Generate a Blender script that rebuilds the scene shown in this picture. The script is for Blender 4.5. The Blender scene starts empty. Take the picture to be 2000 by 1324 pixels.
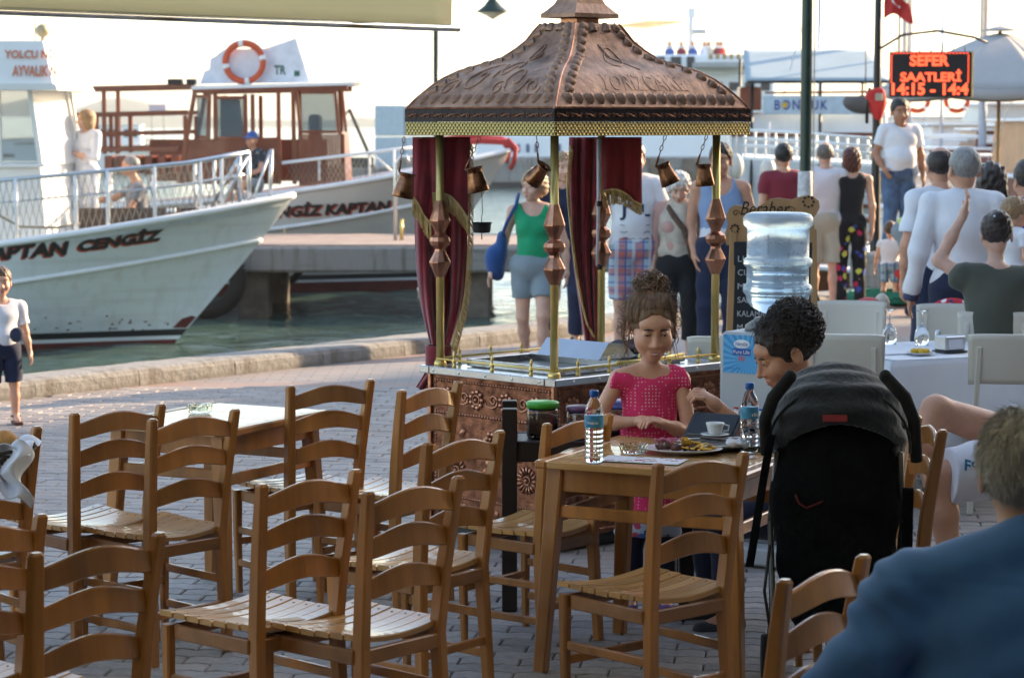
import bpy, bmesh, math, random
import numpy as np
from mathutils import Vector, Matrix
R = math.radians
random.seed(7)
SC = bpy.context.scene
COL = SC.collection
# ------------------------------------------------------------------ camera, sky, sun, exposure
CAMZ = 1.98; FPX = 4600.0; PITCH = math.atan(422 / FPX)
cd = bpy.data.cameras.new('camera'); cam = bpy.data.objects.new('camera', cd); COL.objects.link(cam)
cd.sensor_width = 36; cd.lens = FPX * 36 / 2000; cd.clip_end = 6000; cd.clip_start = .1
cam.location = (0, 0, CAMZ); cam.rotation_euler = (R(90) - PITCH, 0, 0)
cd.dof.use_dof = True; cd.dof.focus_distance = 8.8; cd.dof.aperture_fstop = 6.3
SC.camera = cam
SUN_AZ, SUN_EL = 58, 20            # degrees right of the view direction, above the horizon
W = bpy.data.worlds.new('World'); SC.world = W; W.use_nodes = True
nt = W.node_tree; bg = nt.nodes['Background']
sk = nt.nodes.new('ShaderNodeTexSky'); sk.sky_type = 'NISHITA'; sk.sun_disc = False
sk.sun_elevation = R(SUN_EL); sk.sun_rotation = R(SUN_AZ); sk.air_density = 1.05; sk.dust_density = 1.3; sk.ozone_density = .3
nt.links.new(sk.outputs[0], bg.inputs[0]); bg.inputs[1].default_value = .15
sd = bpy.data.lights.new('sun', 'SUN'); sd.energy = 4.2; sd.angle = R(.6); sd.color = (1, .74, .47)
sun = bpy.data.objects.new('sun', sd); COL.objects.link(sun)
sv = Vector((math.sin(R(SUN_AZ)) * math.cos(R(SUN_EL)), math.cos(R(SUN_AZ)) * math.cos(R(SUN_EL)), math.sin(R(SUN_EL))))
sun.rotation_euler = sv.to_track_quat('Z', 'Y').to_euler()
SC.view_settings.view_transform = 'Standard'; SC.view_settings.look = 'None'
SC.view_settings.exposure = 1.75; SC.view_settings.gamma = 1
SC.view_settings.use_curve_mapping = False
SC.cycles.max_bounces = 10; SC.cycles.transparent_max_bounces = 16

# ------------------------------------------------------------------ measuring helpers
def raydir(px, py):
    x = (px - 1000) / FPX; y = (662 - py) / FPX
    return Vector((x, math.cos(PITCH) + y * math.sin(PITCH), -math.sin(PITCH) + y * math.cos(PITCH)))
def onz(px, py, z=0.):
    d = raydir(px, py); t = (z - CAMZ) / d.z
    return Vector((d.x * t, d.y * t, z))
def at(px, py, Y):
    d = raydir(px, py); t = Y / d.y
    return Vector((d.x * t, Y, CAMZ + d.z * t))

# ------------------------------------------------------------------ materials
MATS = {}
def M(name, col, rough=.5, metal=0., v=.12, vs=6., st=(1, 1, 1), bump=0., bs=60., coat=0., trans=0., ior=1.45, emit=None, es=0.,
      col2=None, sss=0., sheen=0., rnd=0., det=4., fine=0., rv=.0, spec=.5):
    if name in MATS: return MATS[name]
    m = bpy.data.materials.new(name); m.use_nodes = True; MATS[name] = m
    n = m.node_tree.nodes; L = m.node_tree.links; b = n['Principled BSDF']
    b.inputs['Roughness'].default_value = rough; b.inputs['Metallic'].default_value = metal
    b.inputs['Coat Weight'].default_value = coat; b.inputs['Transmission Weight'].default_value = trans; b.inputs['IOR'].default_value = ior
    b.inputs['Sheen Weight'].default_value = sheen; b.inputs['Specular IOR Level'].default_value = spec
    if sss: b.inputs['Subsurface Weight'].default_value = sss; b.inputs['Subsurface Radius'].default_value = (.012, .005, .003); b.inputs['Subsurface Scale'].default_value = 1.
    c1 = [max(0, c * (1 - v)) for c in col]; c2 = list(col2) if col2 else [min(1, c * (1 + v)) for c in col]
    tc = n.new('ShaderNodeTexCoord'); mp = n.new('ShaderNodeMapping'); mp.inputs['Scale'].default_value = [s * vs for s in st]
    L.new(tc.outputs['Object'], mp.inputs[0])
    oi = n.new('ShaderNodeObjectInfo')
    if rnd:
        cm = n.new('ShaderNodeCombineXYZ'); mm = n.new('ShaderNodeMath'); mm.operation = 'MULTIPLY'; mm.inputs[1].default_value = 37.
        L.new(oi.outputs['Random'], mm.inputs[0]); L.new(mm.outputs[0], cm.inputs[0]); L.new(mm.outputs[0], cm.inputs[1]); L.new(cm.outputs[0], mp.inputs[1])
    nz = n.new('ShaderNodeTexNoise'); nz.inputs['Scale'].default_value = 1; nz.inputs['Detail'].default_value = det; nz.inputs['Roughness'].default_value = .6
    L.new(mp.outputs[0], nz.inputs['Vector'])
    rp = n.new('ShaderNodeValToRGB'); rp.color_ramp.elements[0].position = .3; rp.color_ramp.elements[1].position = .7
    rp.color_ramp.elements[0].color = (*c1, 1); rp.color_ramp.elements[1].color = (*c2, 1)
    L.new(nz.outputs[0], rp.inputs[0]); out = rp.outputs[0]
    if rnd:
        hs = n.new('ShaderNodeHueSaturation'); ma = n.new('ShaderNodeMapRange'); ma.inputs[3].default_value = 1 - rnd; ma.inputs[4].default_value = 1 + rnd
        L.new(oi.outputs['Random'], ma.inputs[0]); L.new(ma.outputs[0], hs.inputs['Value']); L.new(out, hs.inputs['Color']); out = hs.outputs[0]
    L.new(out, b.inputs['Base Color'])
    if rv:
        mr = n.new('ShaderNodeMapRange'); mr.inputs[3].default_value = max(.02, rough - rv); mr.inputs[4].default_value = min(1, rough + rv)
        L.new(nz.outputs[0], mr.inputs[0]); L.new(mr.outputs[0], b.inputs['Roughness'])
    if bump:
        n2 = n.new('ShaderNodeTexNoise'); n2.inputs['Scale'].default_value = bs; n2.inputs['Detail'].default_value = 3
        if st != (1, 1, 1):
            m2 = n.new('ShaderNodeMapping'); m2.inputs['Scale'].default_value = st; L.new(tc.outputs['Object'], m2.inputs[0]); L.new(m2.outputs[0], n2.inputs['Vector'])
        else: L.new(tc.outputs['Object'], n2.inputs['Vector'])
        bp = n.new('ShaderNodeBump'); bp.inputs['Strength'].default_value = bump; bp.inputs['Distance'].default_value = .5 / bs
        L.new(n2.outputs[0], bp.inputs['Height']); L.new(bp.outputs[0], b.inputs['Normal'])
    if emit: b.inputs['Emission Color'].default_value = (*emit, 1); b.inputs['Emission Strength'].default_value = es
    return m
def recolor(m, build):
    """build(nodes, links, objcoord_socket) -> colour socket, replaces the base colour of material m"""
    n = m.node_tree.nodes; L = m.node_tree.links; tc = n.new('ShaderNodeTexCoord')
    L.new(build(n, L, tc.outputs['Object']), n['Principled BSDF'].inputs['Base Color']); return m
def nmath(n, L, op, a, b=None):
    k = n.new('ShaderNodeMath'); k.operation = op
    for i, s in enumerate((a, b)):
        if s is None: continue
        if isinstance(s, (int, float)): k.inputs[i].default_value = s
        else: L.new(s, k.inputs[i])
    return k.outputs[0]
def nmix(n, L, f, a, b, mode='MIX'):
    k = n.new('ShaderNodeMix'); k.data_type = 'RGBA'; k.blend_type = mode
    for s, i in ((f, 0), (a, 6), (b, 7)):
        if isinstance(s, (int, float)): k.inputs[i].default_value = s
        elif isinstance(s, tuple): k.inputs[i].default_value = (*s, 1)
        else: L.new(s, k.inputs[i])
    return k.outputs[2]
def plaid(name, base, cols, sc=26.):
    m = M(name, base, .9)
    def bd(n, L, oc):
        sp = n.new('ShaderNodeSeparateXYZ'); L.new(oc, sp.inputs[0]); out = base
        k = 0
        for ax, f, ph, th, c in cols:
            s = nmath(n, L, 'SINE', nmath(n, L, 'ADD', nmath(n, L, 'MULTIPLY', sp.outputs[ax], f * sc), ph))
            g = nmath(n, L, 'GREATER_THAN', s, th)
            out = nmix(n, L, nmath(n, L, 'MULTIPLY', g, .65), out, c)
        return out
    return recolor(m, bd)
def dots(name, base, spot, sc, size):
    m = M(name, base, .9)
    def bd(n, L, oc):
        v = n.new('ShaderNodeTexVoronoi'); v.inputs['Scale'].default_value = sc; v.inputs['Randomness'].default_value = 0.15; L.new(oc, v.inputs['Vector'])
        return nmix(n, L, nmath(n, L, 'LESS_THAN', v.outputs['Distance'], size), base, spot)
    return recolor(m, bd)
def flowers(name, base, cols, sc=9.):
    m = M(name, base, .9)
    def bd(n, L, oc):
        out = base
        for i, c in enumerate(cols):
            mp = n.new('ShaderNodeMapping'); mp.inputs[1].default_value = (i * 3.1, i * 1.7, i * 2.3); L.new(oc, mp.inputs[0])
            v = n.new('ShaderNodeTexVoronoi'); v.inputs['Scale'].default_value = sc; L.new(mp.outputs[0], v.inputs['Vector'])
            nz = n.new('ShaderNodeTexNoise'); nz.inputs['Scale'].default_value = 60; L.new(oc, nz.inputs['Vector'])
            d = nmath(n, L, 'ADD', v.outputs['Distance'], nmath(n, L, 'MULTIPLY', nz.outputs[0], .25))
            out = nmix(n, L, nmath(n, L, 'LESS_THAN', d, .40), out, c)
        return out
    return recolor(m, bd)

# ------------------------------------------------------------------ objects
def tag(o, label=None, cat=None, group=None, kind=None):
    if label: o['label'] = label
    if cat: o['category'] = cat
    if group: o['group'] = group
    if kind: o['kind'] = kind
    return o
def thing(name, label, cat, loc=(0, 0, 0), rz=0., group=None):
    o = bpy.data.objects.new(name, None); COL.objects.link(o); o.location = loc; o.rotation_euler = (0, 0, rz); o.empty_display_size = .1
    return tag(o, label, cat, group)
def link(name, me, parent=None, loc=None, rot=None):
    o = bpy.data.objects.new(name, me); COL.objects.link(o)
    if parent: o.parent = parent
    if loc is not None: o.location = loc
    if rot is not None: o.rotation_euler = rot
    return o
def copy_tree(o, parent=None):
    c = o.copy(); COL.objects.link(c)
    if parent: c.parent = parent
    for ch in list(o.children): copy_tree(ch, c)
    return c

class MB:
    """collects shapes, links them as one mesh object"""
    def __init__(s): s.v = []; s.f = []; s.T = Matrix.Identity(4); s.sm = []
    def add(s, vs, fs, sm=False):
        b = len(s.v); T = s.T
        s.v += [tuple(T @ Vector(p)) for p in vs]; s.f += [tuple(b + i for i in f) for f in fs]; s.sm += [sm] * len(fs); return s
    def box(s, c, d, r=.0, rot=None):
        """chamfered box, centre c, full size d"""
        x, y, z = d[0] / 2, d[1] / 2, d[2] / 2; A = Matrix.Translation(c)
        if rot is not None: A = A @ (rot if isinstance(rot, Matrix) else Matrix.Rotation(rot, 4, 'Z'))
        if r <= 0:
            vs = [(i * x, j * y, k * z) for i in (-1, 1) for j in (-1, 1) for k in (-1, 1)]
            fs = [(0, 1, 3, 2), (4, 6, 7, 5), (0, 4, 5, 1), (2, 3, 7, 6), (0, 2, 6, 4), (1, 5, 7, 3)]
            return s.add([A @ Vector(p) for p in vs], fs)
        r = min(r, x * .9, y * .9, z * .9); vs = []; ix = {}
        for i in (-1, 1):
            for j in (-1, 1):
                for k in (-1, 1):
                    for a in range(3):
                        p = [i * (x - r), j * (y - r), k * (z - r)]; p[a] = (i * x, j * y, k * z)[a]
                        ix[(i, j, k, a)] = len(vs); vs.append(A @ Vector(p))
        fs = []
        for a in range(3):
            b, c2 = (a + 1) % 3, (a + 2) % 3
            for sg in (-1, 1):
                q = []
                for (u, w) in ((-1, -1), (1, -1), (1, 1), (-1, 1)):
                    t = [0, 0, 0]; t[a] = sg; t[b] = u; t[c2] = w; q.append(ix[(*t, a)])
                fs.append(tuple(q if sg > 0 else q[::-1]))
        for a in range(3):      # edges along axis a
            b, c2 = (a + 1) % 3, (a + 2) % 3
            for u in (-1, 1):
                for w in (-1, 1):
                    t0 = [0, 0, 0]; t0[b] = u; t0[c2] = w; t0[a] = -1; t1 = list(t0); t1[a] = 1
                    q = (ix[(*t0, b)], ix[(*t1, b)], ix[(*t1, c2)], ix[(*t0, c2)])
                    fs.append(q if u * w < 0 else q[::-1])
        for i in (-1, 1):
            for j in (-1, 1):
                for k in (-1, 1):
                    q = (ix[(i, j, k, 0)], ix[(i, j, k, 1)], ix[(i, j, k, 2)]); fs.append(q if i * j * k > 0 else q[::-1])
        return s.add(vs, fs)
    def bar(s, a, b, w, h, r=.0, up=(0, 0, 1)):
        a, b = Vector(a), Vector(b); z = (b - a); L = z.length; z.normalize(); u = Vector(up)
        if abs(z.dot(u)) > .98: u = Vector((0, 1, 0))
        x = u.cross(z).normalized(); y = z.cross(x)
        Rm = Matrix((x, y, z)).transposed().to_4x4()
        return s.box((a + b) / 2, (w, h, L), r, Rm)
    def tube(s, pts, rad, n=8, caps=True, closed=False):
        pts = [Vector(p) for p in pts]; m = len(pts)
        rad = rad if isinstance(rad, (list, tuple)) else [rad] * m
        vs = []; fs = []; u = None
        for i, p in enumerate(pts):
            if closed: t = pts[(i + 1) % m] - pts[i - 1]
            else: t = pts[min(i + 1, m - 1)] - pts[max(i - 1, 0)]
            t.normalize()
            if u is None: u = t.orthogonal().normalized()
            u = (u - t * u.dot(t)).normalized(); w = t.cross(u)
            for k in range(n):
                a = 2 * math.pi * k / n; vs.append(p + (u * math.cos(a) + w * math.sin(a)) * rad[i])
        for i in range(m if closed else m - 1):
            for k in range(n):
                i2 = (i + 1) % m; fs.append((i * n + k, i * n + (k + 1) % n, i2 * n + (k + 1) % n, i2 * n + k))
        if caps and not closed: fs += [tuple(range(n))[::-1], tuple((m - 1) * n + k for k in range(n))]
        return s.add(vs, fs, True)
    def lathe(s, prof, n=16, c=(0, 0, 0), flat=False, ax=None):
        """prof: (r, z) from bottom to top"""
        A = Matrix.Translation(c) @ (ax.to_4x4() if ax else Matrix.Identity(4)); vs = []; fs = []
        for r, z in prof:
            for k in range(n): a = 2 * math.pi * k / n; vs.append(A @ Vector((r * math.cos(a), r * math.sin(a), z)))
        for i in range(len(prof) - 1):
            for k in range(n): fs.append((i * n + k, i * n + (k + 1) % n, (i + 1) * n + (k + 1) % n, (i + 1) * n + k))
        if prof[0][0] > 1e-5: fs.append(tuple(range(n))[::-1])
        if prof[-1][0] > 1e-5: fs.append(tuple((len(prof) - 1) * n + k for k in range(n)))
        return s.add(vs, fs, not flat)
    def sphere(s, c, r, n=10, m=6, ax=None):
        r = (r, r, r) if isinstance(r, (int, float)) else r
        A = Matrix.Translation(c) @ (ax.to_4x4() if ax else Matrix.Identity(4)); vs = [A @ Vector((0, 0, -r[2]))]; fs = []
        for i in range(1, m):
            t = -math.pi / 2 + math.pi * i / m
            for k in range(n): a = 2 * math.pi * k / n; vs.append(A @ Vector((r[0] * math.cos(t) * math.cos(a), r[1] * math.cos(t) * math.sin(a), r[2] * math.sin(t))))
        vs.append(A @ Vector((0, 0, r[2]))); e = len(vs) - 1
        for k in range(n): fs.append((0, 1 + (k + 1) % n, 1 + k)); fs.append((e, e - n + k, e - n + (k + 1) % n))
        for i in range(m - 2):
            for k in range(n): fs.append((1 + i * n + k, 1 + i * n + (k + 1) % n, 1 + (i + 1) * n + (k + 1) % n, 1 + (i + 1) * n + k))
        return s.add(vs, fs, True)
    def prism(s, poly, z0, z1, A=None):
        """poly in xy, extruded z0..z1, optional matrix"""
        A = A or Matrix.Identity(4); n = len(poly)
        vs = [A @ Vector((x, y, z0)) for x, y in poly] + [A @ Vector((x, y, z1)) for x, y in poly]
        fs = [tuple(range(n))[::-1], tuple(range(n, 2 * n))] + [(i, (i + 1) % n, n + (i + 1) % n, n + i) for i in range(n)]
        return s.add(vs, fs)
    def grid(s, fn, nu, nv, th=0., sm=True):
        """surface fn(u,v) u,v in 0..1, optional thickness (offset along normals)"""
        P = [[Vector(fn(i / nu, j / nv)) for j in range(nv + 1)] for i in range(nu + 1)]
        vs = [p for r_ in P for p in r_]; w = nv + 1; idx = lambda i, j: i * w + j
        fs = [(idx(i, j), idx(i + 1, j), idx(i + 1, j + 1), idx(i, j + 1)) for i in range(nu) for j in range(nv)]
        if th:
            N = []
            for i in range(nu + 1):
                for j in range(nv + 1):
                    a = P[min(i + 1, nu)][j] - P[max(i - 1, 0)][j]; b = P[i][min(j + 1, nv)] - P[i][max(j - 1, 0)]
                    q = a.cross(b); N.append(q.normalized() if q.length > 1e-12 else Vector((0, 0, 1)))
            o = len(vs); vs += [vs[k] - N[k] * th for k in range(o)]
            fs += [tuple(o + k for k in f[::-1]) for f in fs]
            for i in range(nu): fs += [(idx(i + 1, 0), idx(i, 0), o + idx(i, 0), o + idx(i + 1, 0)), (idx(i, nv), idx(i + 1, nv), o + idx(i + 1, nv), o + idx(i, nv))]
            for j in range(nv): fs += [(idx(0, j), idx(0, j + 1), o + idx(0, j + 1), o + idx(0, j)), (idx(nu, j + 1), idx(nu, j), o + idx(nu, j), o + idx(nu, j + 1))]
        return s.add(vs, fs, sm)
    def mesh(s, name, mat):
        me = bpy.data.meshes.new(name); me.from_pydata(s.v, [], s.f)
        me.polygons.foreach_set('use_smooth', s.sm)
        if mat: me.materials.append(mat)
        me.update(); return me
    def build(s, name, mat, parent=None, loc=None, rot=None): return link(name, s.mesh(name, mat), parent, loc, rot)

def text_geo(txt, size=1., bold=0., shear=0., ext=0., sub=0, spacing=1.):
    cu = bpy.data.curves.new('t', 'FONT'); cu.body = txt; cu.size = size; cu.align_x = 'LEFT'; cu.offset = bold; cu.shear = shear; cu.extrude = ext
    cu.resolution_u = 3; cu.space_character = spacing
    o = bpy.data.objects.new('t', cu); COL.objects.link(o); dg = bpy.context.evaluated_depsgraph_get()
    me = bpy.data.meshes.new_from_object(o.evaluated_get(dg)); bpy.data.objects.remove(o); bpy.data.curves.remove(cu)
    bm = bmesh.new(); bm.from_mesh(me); bpy.data.meshes.remove(me)
    if sub: bmesh.ops.subdivide_edges(bm, edges=bm.edges, cuts=sub, use_grid_fill=False); bmesh.ops.triangulate(bm, faces=bm.faces)
    vs = [tuple(v.co) for v in bm.verts]; bm.verts.index_update(); fs = [tuple(v.index for v in f.verts) for f in bm.faces]; bm.free()
    return vs, fs
def text_obj(name, txt, w, mat, parent, mapf, h=None, sub=0, **k):
    """text fitted to width w (height h), each vertex mapped by mapf(x, y, z)"""
    vs, fs = text_geo(txt, sub=sub, **k); xs = [v[0] for v in vs]; ys = [v[1] for v in vs]; x0, x1, y0, y1 = min(xs), max(xs), min(ys), max(ys)
    sx = w / (x1 - x0); sy = h / (y1 - y0) if h else sx
    mb = MB(); mb.add([mapf((x - x0) * sx, (y - y0) * sy, z) for x, y, z in vs], fs); return mb.build(name, mat, parent)

# ------------------------------------------------------------------ signed-distance modelling (people, food, cloth)
def snet(f, lo, hi, h):
    lo = np.array(lo, float); hi = np.array(hi, float); n = np.maximum(((hi - lo) / h).astype(int) + 2, 3)
    ax = [lo[i] + h * np.arange(n[i]) for i in range(3)]
    X, Y, Z = np.meshgrid(*ax, indexing='ij'); V = f(np.stack([X, Y, Z], -1)).astype(np.float32)
    V[V == 0] = 1e-6; S = V < 0
    cnt = np.zeros(n - 1, np.float32); pos = np.zeros((*(n - 1), 3), np.float32); E = []
    for a in range(3):
        s0 = [slice(None)] * 3; s1 = [slice(None)] * 3; s0[a] = slice(0, -1); s1[a] = slice(1, None); s0, s1 = tuple(s0), tuple(s1)
        c = S[s0] != S[s1]; E.append((c, S[s0]))
        den = V[s0] - V[s1]; t = np.where(c, V[s0] / np.where(den == 0, 1, den), 0)
        b, g = [k for k in range(3) if k != a]
        for ob in (0, 1):
            for og in (0, 1):
                sl = [slice(None)] * 3; sl[b] = slice(ob, ob + n[b] - 1); sl[g] = slice(og, og + n[g] - 1); sl = tuple(sl)
                cc = c[sl]; cnt += cc; pos[..., a] += t[sl] * cc; pos[..., b] += ob * cc; pos[..., g] += og * cc
    act = cnt > 0; idx = -np.ones(act.shape, int); idx[act] = np.arange(act.sum())
    I = np.argwhere(act); P = lo + h * (I + pos[act] / cnt[act][:, None])
    F = []
    for a in range(3):
        c, s0 = E[a]; b, g = (a + 1) % 3, (a + 2) % 3
        K = np.argwhere(c); K = K[(K[:, b] > 0) & (K[:, g] > 0) & (K[:, b] < n[b] - 1) & (K[:, g] < n[g] - 1)]
        if not len(K): continue
        q = []
        for (ob, og) in ((-1, -1), (0, -1), (0, 0), (-1, 0)):
            k = K.copy(); k[:, b] += ob; k[:, g] += og; q.append(idx[k[:, 0], k[:, 1], k[:, 2]])
        q = np.stack(q, 1); inside = s0[K[:, 0], K[:, 1], K[:, 2]]; q[~inside] = q[~inside][:, ::-1]; F.append(q)
    return P, (np.concatenate(F) if F else np.zeros((0, 4), int))
def cone(a, b, ra, rb):
    a = np.array(a, float); b = np.array(b, float); ba = b - a; l2 = max(ba @ ba, 1e-9)
    def f(p):
        pa = p - a; t = np.clip((pa @ ba) / l2, 0, 1); return np.sqrt(((pa - t[..., None] * ba) ** 2).sum(-1)) - (ra + (rb - ra) * t)
    m = max(ra, rb); f.bb = (np.minimum(a, b) - m, np.maximum(a, b) + m); f.grow = lambda g: cone(a, b, ra + g, rb + g); f.ends = (a, b); return f
def ell(c, r, Q=None):
    c = np.array(c, float); r = np.array(r, float); Q = np.eye(3) if Q is None else np.array(Q, float)    # columns of Q = local axes
    def f(p):
        q = (p - c) @ Q; k0 = np.sqrt(((q / r) ** 2).sum(-1)); k1 = np.sqrt(((q / r ** 2) ** 2).sum(-1)); return np.where(k1 > 1e-6, k0 * (k0 - 1) / np.maximum(k1, 1e-6), -r.min())
    e = np.abs(Q) @ r; f.bb = (c - e, c + e); f.grow = lambda g: ell(c, r + g, Q); return f
def smin(fs, k):
    def f(p):
        d = fs[0](p)
        for g in fs[1:]:
            e = g(p); h = np.clip(.5 + .5 * (e - d) / k, 0, 1); d = e * (1 - h) + d * h - k * h * (1 - h)
        return d
    f.bb = (np.min([g.bb[0] for g in fs], 0), np.max([g.bb[1] for g in fs], 0)); return f
def smax(f1, f2, k=.004):
    def f(p):
        a = f1(p); b = f2(p); h = np.clip(.5 - .5 * (b - a) / k, 0, 1); return b * (1 - h) + a * h + k * h * (1 - h)
    f.bb = f1.bb; return f
def neg(g): return lambda p: -g(p)
def half(c, n):
    """inside where (p-c).n < 0"""
    c = np.array(c, float); n = np.array(n, float); n = n / np.linalg.norm(n); return lambda p: (p - c) @ n
def folds(f1, amp, fr, seed=0):
    rg = np.random.RandomState(seed); D = rg.normal(size=(5, 3)); D /= np.linalg.norm(D, axis=1)[:, None]; ph = rg.rand(5) * 6.3; K = fr * (1 + rg.rand(5))
    def f(p):
        q = p + .25 / fr * np.sin(p[..., [1, 2, 0]] * fr * .7 + 1.3)
        return f1(p) + amp * sum(np.sin(q @ D[i] * K[i] + ph[i]) for i in range(5)) / 2.2
    f.bb = f1.bb; return f
def npmesh(name, parts, mats):
    """parts: list of (P, F, material index)"""
    vs = []; fs = []; mi = []; b = 0
    for P, F, k in parts: vs.append(P); fs.append(F + b); mi.append(np.full(len(F), k)); b += len(P)
    vs = np.concatenate(vs); fs = np.concatenate(fs); mi = np.concatenate(mi)
    me = bpy.data.meshes.new(name); me.vertices.add(len(vs)); me.vertices.foreach_set('co', vs.astype(np.float32).ravel())
    me.loops.add(len(fs) * 4); me.loops.foreach_set('vertex_index', fs.ravel().astype(np.int32)); me.polygons.add(len(fs))
    me.polygons.foreach_set('loop_start', np.arange(0, len(fs) * 4, 4, dtype=np.int32)); me.polygons.foreach_set('loop_total', np.full(len(fs), 4, np.int32))
    me.polygons.foreach_set('use_smooth', np.ones(len(fs), bool)); me.polygons.foreach_set('material_index', mi.astype(np.int32))
    for m in mats: me.materials.append(m)
    me.update(calc_edges=True); return me
def sdf_obj(name, f, h, mat, parent=None, pad=.02):
    P, F = snet(f, np.array(f.bb[0]) - pad, np.array(f.bb[1]) + pad, h); return link(name, npmesh(name, [(P, F, 0)], [mat]), parent)
# ------------------------------------------------------------------ shared materials
wood = M('chair_wood', (.365, .15, .036), .34, v=.42, vs=6, st=(1, 1, .12), bump=.12, bs=90, coat=.35, rnd=.2, rv=.08)
wood_d = M('chair_wood_end', (.27, .115, .035), .38, v=.25, vs=9, st=(.3, 1, 1), coat=.3, rnd=.12)
wood_seat = M('seat_wood', (.45, .235, .075), .30, v=.25, vs=6, st=(.12, 1, 1), bump=.10, bs=80, coat=.45, rnd=.14, rv=.1)
wood_top = M('table_wood', (.47, .265, .095), .26, v=.22, vs=7, st=(.10, 1, 1), bump=.05, bs=70, coat=.5, rnd=.10, rv=.08)
darkwood = M('dark_wood', (.022, .013, .010), .45, v=.3, vs=9, st=(1, 1, .1), bump=.1)
screwm = M('screw_steel', (.12, .10, .08), .4, .8)
copper = M('copper', (.44, .20, .125), .34, 1., v=.35, vs=14, col2=(.62, .30, .18), bump=.12, bs=45, rv=.1)
copper_d = M('copper_dark', (.20, .085, .05), .42, 1., v=.5, vs=16, col2=(.42, .19, .11), bump=.35, bs=80, rv=.12)
copper_roof = M('copper_roof', (.25, .115, .055), .52, .55, v=.5, vs=7, col2=(.60, .36, .24), bump=.35, bs=34, rv=.1)
band_dark = M('band_dark', (.022, .013, .014), .5, .4, v=.4, vs=30, bump=.6, bs=70)
brass = M('brass', (.74, .54, .18), .36, .78, v=.12, vs=12, rv=.06)
brass_b = M('brass_band', (.50, .40, .14), .38, .85, v=.3, vs=30)
steel = M('steel', (.55, .56, .58), .25, 1., v=.06, vs=8, rv=.08)
steel_d = M('steel_inner', (.12, .11, .10), .4, .9, v=.4, vs=12)
velvet = M('velvet', (.20, .009, .015), .85, v=.25, vs=10, sheen=.5, bump=.1, bs=200)
velvet_r = M('velvet_red', (.26, .010, .012), .8, v=.2, vs=10, sheen=.5)
fringe = M('gold_fringe', (.62, .43, .16), .6, v=.35, vs=60, st=(1, 1, .1), sheen=.3)
white_p = M('white_paint', (.78, .79, .80), .4, v=.05, vs=3, rv=.08)
hull_w = M('hull_white', (.64, .70, .74), .42, v=.07, vs=1.6, st=(.5, 1, 3), rv=.1)
hull_b = M('hull_black', (.02, .02, .022), .5)
hull_r = M('hull_red', (.13, .022, .018), .7, v=.3, vs=5)
boatwood = M('boat_wood', (.185, .043, .015), .35, v=.25, vs=3, st=(1, 1, .2), coat=.3, rnd=.08)
conc = M('concrete', (.235, .23, .222), .9, v=.25, vs=3.2, bump=.5, bs=28, rnd=.06)
conc_d = M('concrete_wet', (.12, .10, .08), .8, v=.5, vs=3, bump=.5, bs=20)
green_p = M('green_paint', (.012, .035, .026), .35, v=.2)
glass_b = M('boat_glass', (.30, .36, .38), .06, v=.02, trans=.75, ior=1.1)
rubber = M('tyre_rubber', (.009, .009, .009), .85, v=.3, vs=8, bump=.4)
chrome = M('rail_metal', (.62, .64, .66), .3, .9, v=.06)
black_m = M('black_metal', (.015, .015, .016), .45)
orange_r = M('buoy_orange', (.55, .09, .03), .55, v=.12)
red_p = M('red_cloth', (.55, .03, .025), .7)
canvas = M('canvas', (.56, .50, .36), .85, v=.06, vs=3, st=(1, 1, .1), bump=.15, bs=70)
cn_ = canvas.node_tree; tb_ = cn_.nodes.new('ShaderNodeBsdfTranslucent'); tb_.inputs[0].default_value = (.90, .79, .57, 1); mx_ = cn_.nodes.new('ShaderNodeMixShader'); mx_.inputs[0].default_value = .8
cn_.links.new(cn_.nodes['Principled BSDF'].outputs[0], mx_.inputs[1]); cn_.links.new(tb_.outputs[0], mx_.inputs[2]); cn_.links.new(mx_.outputs[0], cn_.nodes['Material Output'].inputs[0])
cream = M('cream_plastic', (.62, .585, .50), .32, v=.04, vs=4, coat=.2, rv=.05)
linen = M('linen', (.70, .71, .76), .85, v=.04, vs=5, sheen=.2)

def weathered(m, base, dirt, amt):      # runs of grime down a painted hull, faint scuffs along it
    def bd(n, L, oc):
        mp = n.new('ShaderNodeMapping'); mp.inputs['Scale'].default_value = (7, 7, .7); L.new(oc, mp.inputs[0]); a = n.new('ShaderNodeTexNoise'); a.inputs['Scale'].default_value = 1; a.inputs['Detail'].default_value = 5; L.new(mp.outputs[0], a.inputs['Vector'])
        m2 = n.new('ShaderNodeMapping'); m2.inputs['Scale'].default_value = (.6, .6, 9); L.new(oc, m2.inputs[0]); c = n.new('ShaderNodeTexNoise'); c.inputs['Scale'].default_value = 1; c.inputs['Detail'].default_value = 6; L.new(m2.outputs[0], c.inputs['Vector'])
        f = nmath(n, L, 'MULTIPLY', nmath(n, L, 'MAXIMUM', nmath(n, L, 'SUBTRACT', a.outputs[0], .50), 0), 2.6 * amt); g = nmath(n, L, 'MULTIPLY', nmath(n, L, 'MAXIMUM', nmath(n, L, 'SUBTRACT', c.outputs[0], .52), 0), 2.2 * amt)
        return nmix(n, L, g, nmix(n, L, f, base, dirt), tuple(q * .8 for q in dirt))
    return recolor(m, bd)
weathered(hull_w, (.70, .745, .78), (.40, .36, .30), .45); weathered(conc, (.25, .245, .235), (.12, .10, .08), 1.6)
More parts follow.
